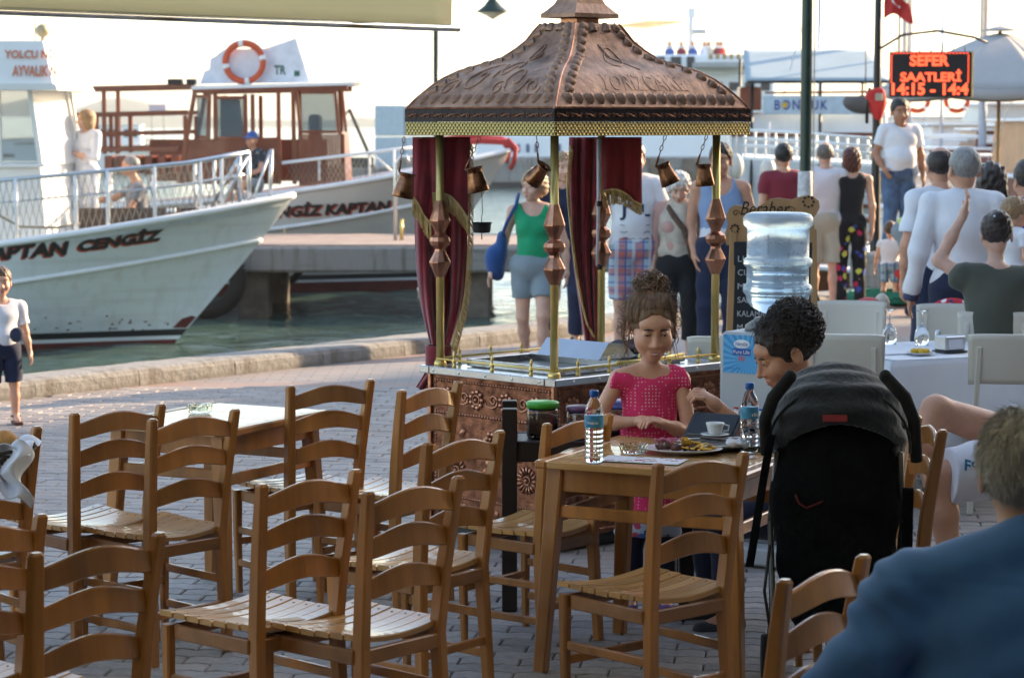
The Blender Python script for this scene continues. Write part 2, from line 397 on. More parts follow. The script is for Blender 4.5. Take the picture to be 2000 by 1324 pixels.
# ------------------------------------------------------------------ ground, kerb, water
E = Vector((.634, .773, 0)).normalized(); N = Vector((E.y, -E.x, 0)); Q0 = Vector((0, 21.9, 0))      # quay edge line, N points to the land
def quay(s, n, z=0.): return Q0 + E * s + N * n + Vector((0, 0, z))
pave_base = M('paving_joint', (.085, .075, .068), .95, v=.3, vs=9, bump=.4)
stone_m = M('paver_stone', (.27, .255, .25), .68, v=.22, vs=30, bump=.35, bs=160, rnd=.16, rv=.1)
# big sheet of land, one polygon bounded by the quay edge
MB().add([tuple(quay(-60, .46, -.010)), tuple(quay(140, .46, -.010)), tuple(quay(140, 90, -.010)), tuple(quay(-60, 90, -.010))], [(0, 3, 2, 1)]).build('ground', pave_base)
bpy.data.objects['ground']['kind'] = 'structure'
PR = R(-7); pc, ps = math.cos(PR), math.sin(PR)
PL, PH, PA = .225, .1125, .011
def wave(x): t = (x / (PL / 2)) % 1.; return PA * (1 - 4 * abs(t - .5)) if True else 0
def paver_geo():
    g = .0032; ch = .005
    xs = [g, PL * .25, PL * .5, PL * .75, PL - g]
    def ring(ins, z):
        X = [min(max(x, g + ins), PL - g - ins) for x in xs]
        return [(x, wave(x) + g + ins, z) for x in X] + [(x, PH + wave(x) - g - ins, z) for x in reversed(X)]
    r = [ring(0, -.034), ring(0, -ch), ring(ch, 0)]; n = 10
    vs = [p for q in r for p in q]; fs = [tuple(20 + i for i in range(n))]
    for k in (0, 1): fs += [(k * n + i, k * n + (i + 1) % n, (k + 1) * n + (i + 1) % n, (k + 1) * n + i) for i in range(n)]
    return vs, fs
pv, pf = paver_geo()
m_ = MB(); m_.add(pv, pf); pme = m_.mesh('paver', stone_m)
paving = bpy.data.objects.new('paving', None); COL.objects.link(paving); paving['kind'] = 'structure'; paving.rotation_euler = (0, 0, PR)
cands = []
for j in range(10, 185):
    for i in range(-42, 42):
        lx = i * PL + (j % 2) * PL / 2; ly = j * PH
        wx, wy = lx * pc - ly * ps, lx * ps + ly * pc
        if wy < 2.2 or wy > 17.6 or abs(wx) > .26 * wy + .8: continue
        if (Vector((wx, wy, 0)) - Q0).dot(N) < .35: continue
        cands.append((wx, wy, lx, ly))
vis = sorted([c for c in cands if c[1] > 8.3 and abs(c[0]) < .215 * c[1]], key=lambda c: c[0] ** 2 + c[1] ** 2)[:295]
vs_ = set((c[2], c[3]) for c in vis)
rg = random.Random(3)
for c in vis:
    link('paver', pme, paving, (c[2], c[3], rg.uniform(-.002, .0012)), (rg.uniform(-.004, .004), rg.uniform(-.004, .004), 0))
rest = [c for c in cands if (c[2], c[3]) not in vs_]
PV = np.array(pv); rs = np.random.RandomState(5)
allv = np.concatenate([PV + np.array([c[2], c[3], rs.uniform(-.0025, .0015)]) for c in rest])
allf = []
for k in range(len(rest)): allf += [tuple(30 * k + i for i in f) for f in pf]
far_st = M('paver_field', (.27, .255, .25), .68, v=.3, vs=3.5, bump=.35, bs=160, rv=.1)
def stones(n, L, oc):     # each stone its own grey, from the same layout
    mp = n.new('ShaderNodeMapping'); mp.inputs['Scale'].default_value = (1 / PL, 1 / PH, 1); L.new(oc, mp.inputs[0])
    v = n.new('ShaderNodeTexVoronoi'); v.inputs['Scale'].default_value = 1.; v.inputs['Randomness'].default_value = .3; L.new(mp.outputs[0], v.inputs['Vector'])
    bw = n.new('ShaderNodeSeparateColor'); L.new(v.outputs['Color'], bw.inputs[0])
    nz = n.new('ShaderNodeTexNoise'); nz.inputs['Scale'].default_value = 1.3; nz.inputs['Detail'].default_value = 5; L.new(oc, nz.inputs['Vector'])
    a = nmix(n, L, bw.outputs[0], (.20, .19, .19), (.34, .315, .30)); return nmix(n, L, nmath(n, L, 'MULTIPLY', nz.outputs[0], .8), a, (.30, .235, .195))
recolor(far_st, stones)
m_ = MB(); m_.v = [tuple(p) for p in allv]; m_.f = allf; m_.sm = [False] * len(allf)
tag(m_.build('paver', far_st, paving), kind='stuff')
# paving too far off to tell the stones apart
fp = M('far_paving', (.26, .23, .21), .7, v=.3, vs=2)
def farp(n, L, oc):
    br = n.new('ShaderNodeTexBrick'); br.inputs['Scale'].default_value = 1; br.inputs['Brick Width'].default_value = .225; br.inputs['Row Height'].default_value = .1125
    br.inputs['Mortar Size'].default_value = .006; br.inputs['Color1'].default_value = (.30, .25, .22, 1); br.inputs['Color2'].default_value = (.22, .20, .195, 1); br.inputs['Mortar'].default_value = (.11, .10, .09, 1)
    L.new(oc, br.inputs['Vector'])
    nz = n.new('ShaderNodeTexNoise'); nz.inputs['Scale'].default_value = .7; nz.inputs['Detail'].default_value = 4; L.new(oc, nz.inputs['Vector'])
    sp = n.new('ShaderNodeSeparateXYZ'); L.new(oc, sp.inputs[0])
    b = nmath(n, L, 'GREATER_THAN', nmath(n, L, 'SINE', nmath(n, L, 'MULTIPLY', sp.outputs[1], 2.6)), .35)      # reddish bands across the paving
    red = nmix(n, L, nmath(n, L, 'MULTIPLY', b, .7), br.outputs[0], (.33, .20, .15)); return nmix(n, L, nmath(n, L, 'MULTIPLY', nz.outputs[0], .5), red, (.22, .20, .19))
recolor(fp, farp)
def clipq(poly):    # keep the part on the land side of the kerb
    out = []; k = len(poly)
    for i in range(k):
        a, b = Vector(poly[i]), Vector(poly[(i + 1) % k]); da, db = (a - Q0).dot(N) - .44, (b - Q0).dot(N) - .44
        if da >= 0: out.append(tuple(a))
        if da * db < 0: out.append(tuple(a.lerp(b, da / (da - db))))
    return out
pl = clipq([(-40, 17.3 - 5, -.006), (-40, 120, -.006), (90, 120, -.006), (90, 17.3, -.006), (5.9, 17.3, -.006), (-5.4, 17.3, -.006)])
o = MB().add(pl, [tuple(range(len(pl)))[::-1]]).build('far_paving', fp); o['kind'] = 'structure'
side = MB()
for s in (1, -1):
    poly = clipq([(s * 5.2, 17.3, -.0055), (s * 1.3, 2.2, -.0055), (s * 1.3, -12, -.0055), (s * 40, -12, -.0055), (s * 40, 17.3, -.0055)])
    side.add(poly, [tuple(range(len(poly)))])
o = side.build('terrace_floor', fp); o['kind'] = 'structure'
# kerb along the quay, one stone after the other
kerb = bpy.data.objects.new('quay_kerb', None); COL.objects.link(kerb); kerb['kind'] = 'structure'
kerb.location = Q0; kerb.rotation_euler = (0, 0, math.atan2(E.y, E.x))
kme = []
for q in range(3):
    rr = random.Random(q); b = MB(); n = 6
    def kf(u, v, q=q): return ((u - .5) * .985, -.45 + 0 * v, 0)
    prof = [(-.45, -.05), (-.45, .085), (-.435, .115), (-.40, .128), (-.05, .125), (-.012, .112), (0, .08), (0, -.4)]
    P = []
    for i in range(n + 1):
        x = (i / n - .5) * .994
        P += [(x, y + rr.uniform(-.004, .004), z + rr.uniform(-.003, .003)) for y, z in prof]
    w = len(prof); b.add(P, [(i * w + j, i * w + j + 1, (i + 1) * w + j + 1, (i + 1) * w + j)[::-1] for i in range(n) for j in range(w - 1)] + [tuple(range(w)), tuple(n * w + k for k in range(w))[::-1]])
    kme.append(b.mesh('kerb_stone', conc))
for i in range(-9, 26): link('kerb_stone', kme[i % 3], kerb, (i + .5, 0, 0))
b = MB(); b.box((-35, -.22, -.02), (52, .43, .26), .02); b.box((85, -.22, -.02), (118, .43, .26), .02); b.build('kerb_run', conc, kerb)
b = MB(); b.box((40, -.30, -1.7), (200, .5, 3.2)); b.build('quay_wall', conc_d, kerb)
# water
wat = M('sea_water', (.055, .095, .08), .09, v=.4, vs=.3, ior=1.33)
n_ = wat.node_tree.nodes; L_ = wat.node_tree.links; pb = n_['Principled BSDF']
tc = n_.new('ShaderNodeTexCoord'); 
w1 = n_.new('ShaderNodeTexNoise'); w1.inputs['Scale'].default_value = 1.7; w1.inputs['Detail'].default_value = 5; w1.inputs['Distortion'].default_value = .6
mpw = n_.new('ShaderNodeMapping'); mpw.inputs['Scale'].default_value = (.9, 1.6, 1); mpw.inputs['Rotation'].default_value = (0, 0, .4)
L_.new(tc.outputs['Object'], mpw.inputs[0]); L_.new(mpw.outputs[0], w1.inputs['Vector'])
bp = n_.new('ShaderNodeBump'); bp.inputs['Strength'].default_value = .9; bp.inputs['Distance'].default_value = .10; L_.new(w1.outputs[0], bp.inputs['Height']); L_.new(bp.outputs[0], pb.inputs['Normal'])
wv = quay(-400, -.3, -1.2), quay(2600, -.3, -1.2), quay(2600, -3600, -1.2), quay(-400, -3600, -1.2)
o = MB().add([tuple(p) for p in wv], [(0, 1, 2, 3)]).build('water', wat); o['kind'] = 'structure'
# near water: real ripples in a fine sheet, a few millimetres above the far one
def ripple(x, y):
    return .018 * math.sin(2.1 * x + .8 * y + 1.2 * math.sin(.7 * y)) + .014 * math.sin(-1.3 * x + 3.4 * y + math.sin(1.1 * x)) + .008 * math.sin(5.2 * x + 4.1 * y) + .006 * math.sin(7 * x - 6.3 * y)
nb = MB(); vsx = []; NX, NY = 230, 150
for j in range(NY + 1):
    s_ = 3. + 34. * (j / NY) ** 1.15
    for i in range(NX + 1):
        k = -18 + 46 * i / NX; p = quay(k, -.3 - 44 * (j / NY) ** 1.1, 0); vsx.append((p.x, p.y, -1.17 + ripple(p.x, p.y)))
nb.add(vsx, [(j * (NX + 1) + i, j * (NX + 1) + i + 1, (j + 1) * (NX + 1) + i + 1, (j + 1) * (NX + 1) + i) for j in range(NY) for i in range(NX)], True)
o = nb.build('harbour_water', wat); o['kind'] = 'structure'

# ------------------------------------------------------------------ pier with piles and tyres
pier = thing('concrete_pier', 'low concrete pier with stained edge crossing behind the white bow', 'pier', (-4.5, 40.3, 0))
pier_top = M('pier_paving', (.31, .25, .22), .85, v=.2, vs=3, bump=.3)
b = MB(); b.box((-2, 0, -.235), (16.4, 4.1, .42), .04); b.build('slab', conc, pier)
b = MB(); b.box((-2, 0, -.012), (16.1, 3.8, .03), .01); b.build('deck', pier_top, pier)
for k, x in enumerate((-4.235, -.605)):
    for dy in (-1.55, 1.5):
        b = MB(); b.box((x + 4.5, dy, -1.3), (.52, .5, 1.74), .04); b.build('pile', conc_d, pier)
for k, x in enumerate((-5.2, -8.2)): b = MB(); b.box((x + 4.5, -1.2, -1.3), (.3, .4, 1.74), .04); b.build('pile', conc_d, pier)
def tyre(label, c, r, w, group):
    o = thing('tyre', label, 'tyre', c, 0, group); b = MB(); n = 28
    prof = [(.62, -.4), (.7, -.5), (.9, -.5), (.98, -.38), (1, -.15), (1, .15), (.98, .38), (.9, .5), (.7, .5), (.62, .4), (.64, 0)]
    vs = []; 
    for k in range(n):
        a = 2 * math.pi * k / n
        for (q, y) in prof: vs.append((r * q * math.cos(a), w * y, r * q * math.sin(a)))
    m = len(prof); b.add(vs, [(k * m + i, ((k + 1) % n) * m + i, ((k + 1) % n) * m + (i + 1) % m, k * m + (i + 1) % m) for k in range(n) for i in range(m)], True); b.build('tyre_body', rubber, o)
    t = MB()
    for k in range(n * 2): a = math.pi * k / n; t.box((r * 1.0 * math.cos(a), 0, r * 1.0 * math.sin(a)), (.02, w * .8, r * .055), .0, Matrix.Rotation(-a, 4, 'Y'))
    tag(t.build('tread', rubber, o), kind='stuff')
    t = MB(); t.tube([(0, 0, r), (0, 0, r + .35)], .02, 6); t.build('rope', canvas, o); return o
tyre('big black tyre fender hanging on the pier beside the white bow', tuple(at(402, 545, 38.0)), .64, .34, 'tyre fenders on the pier')
tyre('smaller black tyre fender showing under the pier edge', tuple(at(556, 520, 42.6)), .34, .2, 'tyre fenders on the pier')

# ------------------------------------------------------------------ far shore
hill = M('hill_scrub', (.10, .12, .075), .95, v=.4, vs=.03)
def ridge(name, Y, xs, zs, depth, mat=hill):
    b = MB(); n = len(xs); vs = []
    for x, z in zip(xs, zs): vs += [(x, Y, -2), (x, Y + depth * .4, -1.2 + z * .6), (x, Y + depth, -1.2 + z), (x, Y + depth * 2, -2)]
    b.add(vs, [(i * 4 + j, (i + 1) * 4 + j, (i + 1) * 4 + j + 1, i * 4 + j + 1) for i in range(n - 1) for j in range(3)], True); o = b.build(name, mat); o['kind'] = 'structure'; return o
rr = random.Random(11); xs = [-700 + 12 * i for i in range(118)]
def hz(x):
    px = 1000 + x / 1500 * 4600
    h = 12 * math.exp(-((px - 200) / 110) ** 2) + 5 * math.exp(-((px - 705) / 35) ** 2) + 5 + 5 * math.exp(-((px - 1500) / 300) ** 2) + 4 * math.sin(x * .02) * .5
    return h + rr.uniform(-.8, .8)
ridge('hills', 1500, xs, [hz(x) for x in xs], 60)
# far quay across the basin, with panels
fq = thing('far_quay_wall', 'long concrete quay wall across the basin under the white ferry', 'wall', (4.2, 116, -1.2))
b = MB(); b.box((2, 3, .75), (24, 6, 1.5), .06); b.build('wall', conc, fq); b = MB(); b.box((2, -.05, .1), (24.2, .3, .35), .02); b.build('waterline_band', hull_b, fq)
for i in range(14): b = MB(); b.box((-9 + i * 1.7, -.06, .85), (.85, .14, 1.15), .03); b.build('fender_panel', conc_d if i % 3 else conc, fq)
# ------------------------------------------------------------------ awning over the terrace, unseen blocks added to shade it
A0 = at(886, 61, 9.0); AB = at(0, 28, 7.2); AE = A0 - AB; AE.z = 0; SL = (A0.z - AB.z) / AE.length; AE.normalize(); AN = Vector((AE.y, -AE.x, 0))
aw = thing('awning', 'cream canvas awning edge with valance crossing the top left corner', 'awning', A0, math.atan2(AE.y, AE.x)); aw.rotation_euler[1] = -math.atan(SL)
b = MB(); b.grid(lambda u, v: (-14 * (1 - u), .012 * math.sin(u * 90) * (1 - v), .36 * v - .0), 120, 6, .003); b.build('valance', canvas, aw)
b = MB(); b.grid(lambda u, v: (-14 * (1 - u), -5.2 * v, .36 + 1.35 * v + .03 * math.sin(u * 44)), 80, 12, .004); b.build('canvas_roof', canvas, aw)
b = MB(); b.tube([(-14, 0, .01), (.03, 0, .01)], .013, 8); b.build('hem_bar', chrome, aw)
b = MB()
for k in range(5): b.bar((-14 + 3.5 * k, -.02, .35), (-14 + 3.5 * k, -5.2, 1.68), .04, .05, .004)
b.build('awning_arm', chrome, aw)
rest = thing('shade_building', 'unseen plastered building added right of the terrace to block the sun', 'building', (3.4, -2, 0), math.atan2(AE.y, AE.x))  # unseen block added right of the view, its height set to shade the terrace
plaster = M('plaster', (.36, .30, .23), .9, v=.12, vs=.8, bump=.3)
# local x along the quay, -y away from it
for x0_, x1_ in ((-8, 51.4), (52.5, 55.9), (56.6, 66)):  # gaps between the blocks let streaks of sun reach the paving
    xm, wd = (x0_ + x1_) / 2, x1_ - x0_
    b = MB(); b.box((xm, -5.9, 9.25), (wd, 5, 18.5), .03); b.build('wall', plaster, rest); b = MB(); b.box((xm, -5.9, 18.6), (wd - .1, 5.6, .2), .03); b.build('roof', conc, rest)
for k in range(17):
    for z, h in ((1.35, 2.2), (5.0, 1.5), (8.2, 1.5), (11.4, 1.5), (14.6, 1.5)):
        w_ = MB().box((-6.5 + k * 3.1, -3.37, z), (1.7, .08, h), .01).build('window', darkwood, rest); MB().box((-6.5 + k * 3.1, -3.32, z), (1.5, .03, h - .2)).build('pane', glass_b, w_)
wing = thing('shade_wing', 'unseen dark timber block added behind the camera to cut sky light', 'building', (-2.5, -3.2, 0), R(-4))  # unseen block added behind the camera to darken the foreground
timber = M('timber_front', (.06, .04, .028), .8, v=.3, vs=3, st=(1, 1, .2))
b = MB(); b.box((0, -1.5, 2.9), (15, 3, 5.8), .03); b.build('wall', timber, wing); b = MB(); b.box((0, -1.3, 5.9), (15.8, 3.8, .2), .03); b.build('roof', conc, wing)
for k in range(5): w_ = MB().box((-6 + k * 3., .04, 1.4), (1.7, .08, 2.2), .01).build('window', darkwood, wing); MB().box((-6 + k * 3., .09, 1.4), (1.5, .03, 2.)).build('pane', glass_b, w_)
# unseen canvas sheet added left of and behind the camera, blocking sky light
ws = thing('shade_curtain', 'unseen brown canvas sheet added to block sky light from the left', 'curtain', A0 - AE * 3.3, math.atan2(AE.y, AE.x)); brn = M('brown_canvas', (.10, .075, .05), .85, v=.1)
b = MB(); b.grid(lambda u, v: (-9.5 * (1 - u), .02 * math.sin(u * 70), -2.32 * v - .01), 90, 6, .004); b.build('canvas_sheet', brn, ws)
# ------------------------------------------------------------------ ladder-back chairs
def arch_slat():
    """curved, arched back slat between the posts, local origin at its middle"""
    b = MB(); n = 16; vs = []; t = .016
    for i in range(n + 1):
        u = i / n * 2 - 1; x = u * .178; c = max(0, 1 - u * u)
        top = .029 + .034 * math.cos(u * math.pi / 2) ** 1.3; bot = -.029 + .020 * math.cos(u * math.pi / 2) ** 1.5
        y = .026 * c
        vs += [(x, y - t / 2, bot + .003), (x, y - t / 2, top - .005), (x, y - t / 4, top), (x, y + t / 4, top), (x, y + t / 2, top - .005), (x, y + t / 2, bot + .003), (x, y, bot)]
    m = 7; b.add(vs, [(i * m + j, i * m + (j + 1) % m, (i + 1) * m + (j + 1) % m, (i + 1) * m + j)[::-1] for i in range(n) for j in range(m)] + [tuple(range(m)), tuple(n * m + k for k in range(m))[::-1]])
    return b
def profile_bar(sec):
    """sec: list of (x, y, z, wx, wy) bottom to top; chamfered square section bar"""
    b = MB(); vs = []; m = 8
    for x, y, z, wx, wy in sec:
        c = .006; a, d = wx / 2, wy / 2
        vs += [(x + p, y + q, z) for p, q in ((a, -d + c), (a, d - c), (a - c, d), (-a + c, d), (-a, d - c), (-a, -d + c), (-a + c, -d), (a - c, -d))]
    n = len(sec); b.add(vs, [(i * m + j, i * m + (j + 1) % m, (i + 1) * m + (j + 1) % m, (i + 1) * m + j) for i in range(n - 1) for j in range(m)] + [tuple(range(m))[::-1], tuple((n - 1) * m + k for k in range(m))]); return b
def make_chair(top=.918):
    t = thing('ladder_back_chair', 'x', 'chair')
    for s in (1, -1):
        sec = [(s * .178, .205, 0, .036, .036), (s * .172, .19, .25, .038, .042), (s * .166, .18, .44, .038, .048), (s * .174, .196, .62, .037, .046), (s * .187, .222, .80, .036, .040), (s * .195, .240, top - .008, .034, .034), (s * .196, .242, top, .024, .022)]
        profile_bar(sec).build('back_post', wood, t)
        profile_bar([(s * .192, -.185, 0, .026, .026), (s * .195, -.190, .25, .032, .032), (s * .195, -.190, .438, .036, .036)]).build('leg', wood, t)
        b = MB(); b.box((s * .183, 0, .415), (.020, .34, .046), .004); b.build('seat_rail', wood_d, t)
        for z in (.13, .27): b = MB(); b.bar((s * .178, .185, z), (s * .195, -.175, z), .018, .030, .004); b.build('stretcher', wood, t)
    sl = arch_slat().mesh('back_slat', wood)
    for z, w, y in ((.862 - .02, 1.03, .225), (.735, .99, .207), (.61, .955, .19)):
        o = link('back_slat', sl, t, (0, y, z)); o.scale = (w, 1, 1); o.rotation_euler = (R(8), 0, 0)
    for y, x in ((-.185, .37), (.19, .32)): b = MB(); b.box((0, y, .415), (x, .020, .046), .004); b.build('seat_rail', wood_d, t)
    for y, z, x in ((-.183, .22, .37), (.195, .18, .34)): b = MB(); b.box((0, y, z), (x, .018, .030), .004); b.build('stretcher', wood, t)
    # seat of seven dished slats
    ns = 7; D = .40; sm = []
    for k in range(ns):
        y0 = -.215 + D * k / ns + .0018; y1 = y0 + D / ns - .0036; b = MB(); n = 10; vs = []
        hw = .208 - .022 * (k / (ns - 1)); lift = .006 * abs(k - 3) / 3
        for i in range(n + 1):
            u = i / n * 2 - 1; x = u * hw; z = .438 + .020 * abs(u) ** 1.9 + lift; r_ = .003
            vs += [(x, y0, z), (x, y0, z + .014), (x, y0 + r_, z + .018), (x, y1 - r_, z + .018), (x, y1, z + .014), (x, y1, z)]
        m = 6; b.add(vs, [(i * m + j, i * m + (j + 1) % m, (i + 1) * m + (j + 1) % m, (i + 1) * m + j)[::-1] for i in range(n) for j in range(m)] + [tuple(range(m)), tuple(n * m + q for q in range(m))[::-1]], False)
        so = b.build('seat_slat', wood_seat, t); b = MB()
        for s in (-1, 1): b.sphere((s * .172, (y0 + y1) / 2, .438 + .020 * (.172 / hw) ** 1.9 + lift + .0165), (.0055, .0055, .0035), 8, 4)
        b.build('screw', screwm, so)
    return t
CH_G = 'ladder back chairs of the terrace'
chairA = make_chair(); used = [False]
TZ = .918
def place_chair(l, r, label, src=None):
    """l, r: world points of the two post tops, seen from behind"""
    e = Vector((r[0] - l[0], r[1] - l[1], 0)).normalized(); th = math.atan2(-e.y, -e.x)
    c = Vector(((l[0] + r[0]) / 2, (l[1] + r[1]) / 2, 0)) - Matrix.Rotation(th, 3, 'Z') @ Vector((0, .24, 0))
    o = chairA if not used[0] else copy_tree(chairA); used[0] = True
    o.location = c; o.rotation_euler = (0, 0, th); tag(o, label, 'chair', CH_G); return o
def by_tops(l, r, label):
    a = onz(*l, TZ); b = onz(*r, TZ); mid = (a + b) / 2; e = (b - a).normalized() * .196; return place_chair(mid - e, mid + e, label)
def by_left(l, ang, label):      # only one post top known: left post and direction of the back
    a = onz(*l, TZ); e = Vector((math.cos(R(ang)), math.sin(R(ang)), 0)) * .392; return place_chair(a, a + e, label)
def by_right(r, ang, label):
    a = onz(*r, TZ); e = Vector((math.cos(R(ang)), math.sin(R(ang)), 0)) * .392; return place_chair(a - e, a, label)
chair_spots = {}
by_tops((48, 1082), (330, 1036), 'nearest wooden ladder back chair at the bottom left, only its back showing')
by_right((80, 1003), 45, 'wooden chair cut by the left edge beside the nearest bottom left chair')
by_right((72, 832), 42, 'wooden chair at the left edge behind the napkin covered bread basket')
by_tops((142, 806), (318, 788), 'wooden chair at the left table, the left one of the pair with backs to us')
by_tops((292, 818), (464, 798), 'wooden chair at the left table, its back overlapping the near table edge')
by_tops((576, 752), (715, 741), 'wooden chair behind the right corner of the left table')
by_tops((792, 760), (888, 745), 'wooden chair standing right against the left curtain side of the copper cart')
by_tops((496, 947), (708, 914), 'wooden chair in the front row, directly left of the front centre chair')
by_tops((700, 962), (912, 926), 'front centre wooden chair with its glossy slatted seat turned left')
by_tops((832, 864), (978, 840), 'wooden chair overlapping the front centre chair from behind, next to the dark stand')
l = Vector((.132, 8.62, 0)); place_chair(l, l + Vector((.25, .30, 0)), 'wooden chair pushed against the left edge of the girl\'s table').scale = (.96, .96, .955)
by_tops((1283, 905), (1455, 882), 'wooden chair tucked against the near side of the girl\'s table')
by_tops((1517, 1135), (1700, 1078), 'wooden chair in front of the stroller, half hidden by the man in blue')
l = onz(1792, 812, TZ); place_chair(l - Vector((-.02, .38, 0)), l, 'wooden chair of which only a corner shows right of the stroller')

# ------------------------------------------------------------------ wooden tables
def make_table(corner, u, w, lu, lw, label):
    """corner: near corner (world, at floor), u / w unit directions, sizes"""
    u = Vector((*u, 0)).normalized(); w = Vector((-u.y, u.x, 0)) if Vector((-u.y, u.x, 0)).dot(Vector((*w, 0))) > 0 else Vector((u.y, -u.x, 0))
    c = Vector((*corner, 0)) + u * lu / 2 + w * lw / 2; t = thing('wooden_table', label, 'table', c, math.atan2(u.y, u.x), 'wooden tables of the terrace')
    n = 6; pw = lw / n
    for k in range(n): b = MB(); b.box((0, -lw / 2 + pw * (k + .5), .757), (lu - .10, pw - .0006, .026), .003); b.build('tabletop_board', wood_top, t)
    for s in (-1, 1):
        b = MB(); b.box((s * (lu / 2 - .0245), 0, .757), (.049, lw, .030), .007); b.build('end_board', wood_d if s > 0 else wood, t)
        b = MB(); b.box((0, s * (lw / 2 - .06), .70), (lu - .16, .022, .085), .003); b.build('apron', wood, t)
        b = MB(); b.box((s * (lu / 2 - .06), 0, .70), (.022, lw - .16, .085), .003); b.build('apron', wood, t)
        b = MB(); b.box((0, s * (lw / 2 - .055), .585), (lu - .14, .020, .045), .004); b.build('rail', wood, t)
        b = MB(); b.box((s * (lu / 2 - .055), 0, .56), (.020, lw - .14, .045), .004); b.build('rail', wood, t)
        for q in (-1, 1): profile_bar([(s * (lu / 2 - .02), q * (lw / 2 - .02), 0, .048, .048), (s * (lu / 2 - .065), q * (lw / 2 - .065), .742, .062, .062)]).build('leg', wood, t)
    return t
tabA = make_table((-1.13, 9.2), (-.52, .27), (.45, .6), .62, .78, 'bare wooden table on the left with a glass ashtray on it')
TP = Vector((.078, 8.40, 0)); TU = Vector((.90, -.44, 0)).normalized(); TW = Vector((-TU.y, TU.x, 0))
tabB = make_table((TP.x, TP.y), (TU.x, TU.y), (TW.x, TW.y), .80, .76, 'wooden table with the plate of food in front of the girl in pink')
TTOP = .773

# ------------------------------------------------------------------ dark stand with jars
ds = onz(1000, 1195, 0)
stand = thing('serving_stand', 'dark brown wooden stand holding jars between cart and chairs', 'stand', ds + Vector((.35, .17, 0)), R(0))
for x in (-.36, .36):
    for y in (-.14, .14):
        b = MB(); b.box((x, y, .415), (.062, .05, .83), .004); b.build('post', darkwood, stand)
for y in (-.14, .14):
    b = MB(); b.box((0, y, .655), (.66, .022, .085), .004); b.build('rail', darkwood, stand)
for x in (-.36, .36): b = MB(); b.box((x, 0, .30), (.022, .23, .06), .004); b.build('rail', darkwood, stand)
b = MB(); b.box((0, 0, .685), (.658, .25, .018), .003); b.build('shelf', darkwood, stand)
glass = M('clear_glass', (.95, .97, .96), .03, v=0, trans=1., ior=1.45)
spice = [M('coffee_powder', (.10, .045, .025), .9, v=.4, vs=80), M('white_powder', (.42, .40, .40), .9, v=.2, vs=60), M('berries', (.05, .02, .05), .6, v=.5, vs=90)]
for k, (x, col, lab, sc_) in enumerate(((-.225, (.06, .35, .03), 'glass jar with a bright green lid on the dark stand', 1.05), (-.07, (.10, .035, .09), 'glass jar with a purple lid in the middle of the dark stand', .92), (.075, (.10, .16, .45), 'widest clear jar with a blue rim on the dark stand', 1.08))):
    j = thing('jar', lab, 'jar', stand.matrix_basis @ Vector((x, -.03, .694)), 0, 'jars on the dark stand')
    h, r_ = .135 * sc_, .062 * sc_
    MB().lathe([(r_ * .9, 0), (r_, .01), (r_, h * .8), (r_ * .9, h * .9), (r_ * .88, h * .9), (r_ * .96, h * .8), (r_ * .96, .012), (0, .008)], 20).build('glass_body', glass, j)
    MB().lathe([(0, .012), (r_ * .93, .012), (r_ * .93, h * (.66, .45, .5)[k]), (0, h * (.70, .46, .52)[k])], 18).build('contents', spice[k], j)
    lm = M(('green_lid', 'purple_lid', 'blue_rim')[k], col, .35, trans=0 if k < 2 else .5)
    MB().lathe([(r_ * .95, h * .89), (r_ * 1.04, h * .9), (r_ * 1.04, h * 1.04), (r_ * .96, h * 1.07), (0, h * 1.075)], 24).build('lid', lm, j)
# ------------------------------------------------------------------ copper cart with canopy
CU = Vector((.716, .698, 0)).normalized(); CP = Vector((.193, 10.72, 0)); CV = Vector((-CU.y, CU.x, 0))
cart = thing('copper_cart', 'embossed copper vendor cart with pagoda canopy on four brass poles', 'cart', CP + CU * .56 + CV * .385, math.atan2(CU.y, CU.x))
CM = Matrix.Translation(cart.location) @ Matrix.Rotation(cart.rotation_euler.z, 4, 'Z')
def cw(x, y, z): return CM @ Vector((x, y, z))
HX, HY = .59, .415
PROF = [(0, 0), (.03, .05), (.07, .115), (.12, .18), (.19, .27), (.27, .355), (.39, .445), (.53, .512), (.63, .555), (.71, .60), (.81, .70), (.89, .80), (.94, .90), (.975, .965), (1, 1)]
def rpt(side, p, t, off=0.):
    s = np.interp(t, np.linspace(0, 1, len(PROF)), [q[0] for q in PROF]); h = np.interp(t, np.linspace(0, 1, len(PROF)), [q[1] for q in PROF])
    a = .675 + (.15 - .675) * s; b = .50 + (.115 - .50) * s; z = 2.042 + .408 * h
    if side == 0: v = Vector((p * a, -b, z))
    elif side == 1: v = Vector((-a, -p * b, z))
    elif side == 2: v = Vector((-p * a, b, z))
    else: v = Vector((a, p * b, z))
    if off:
        e = .01; A = rpt(side, p, min(1, t + e)) - rpt(side, p, max(0, t - e)); B = rpt(side, p + .01, t) - rpt(side, p - .01, t); v = v + B.cross(A).normalized() * off
    return v
def rframe(side, p, t):
    A = (rpt(side, p, min(1, t + .01)) - rpt(side, p, max(0, t - .01))).normalized(); B = (rpt(side, p + .01, t) - rpt(side, p - .01, t)).normalized(); Nn = B.cross(A).normalized(); A = Nn.cross(B)
    return Matrix((B, A, Nn)).transposed()
b = MB()
for sd_ in range(4): b.grid(lambda u, v, sd_=sd_: rpt(sd_, u * 2 - 1, v), 28, 42)
b.add([(x * .15, y * .115, 2.45) for x, y in ((-1, -1), (1, -1), (1, 1), (-1, 1))], [(0, 1, 2, 3)])
roof = b.build('canopy_roof', copper_roof, cart)
b = MB()      # seams along the four hips
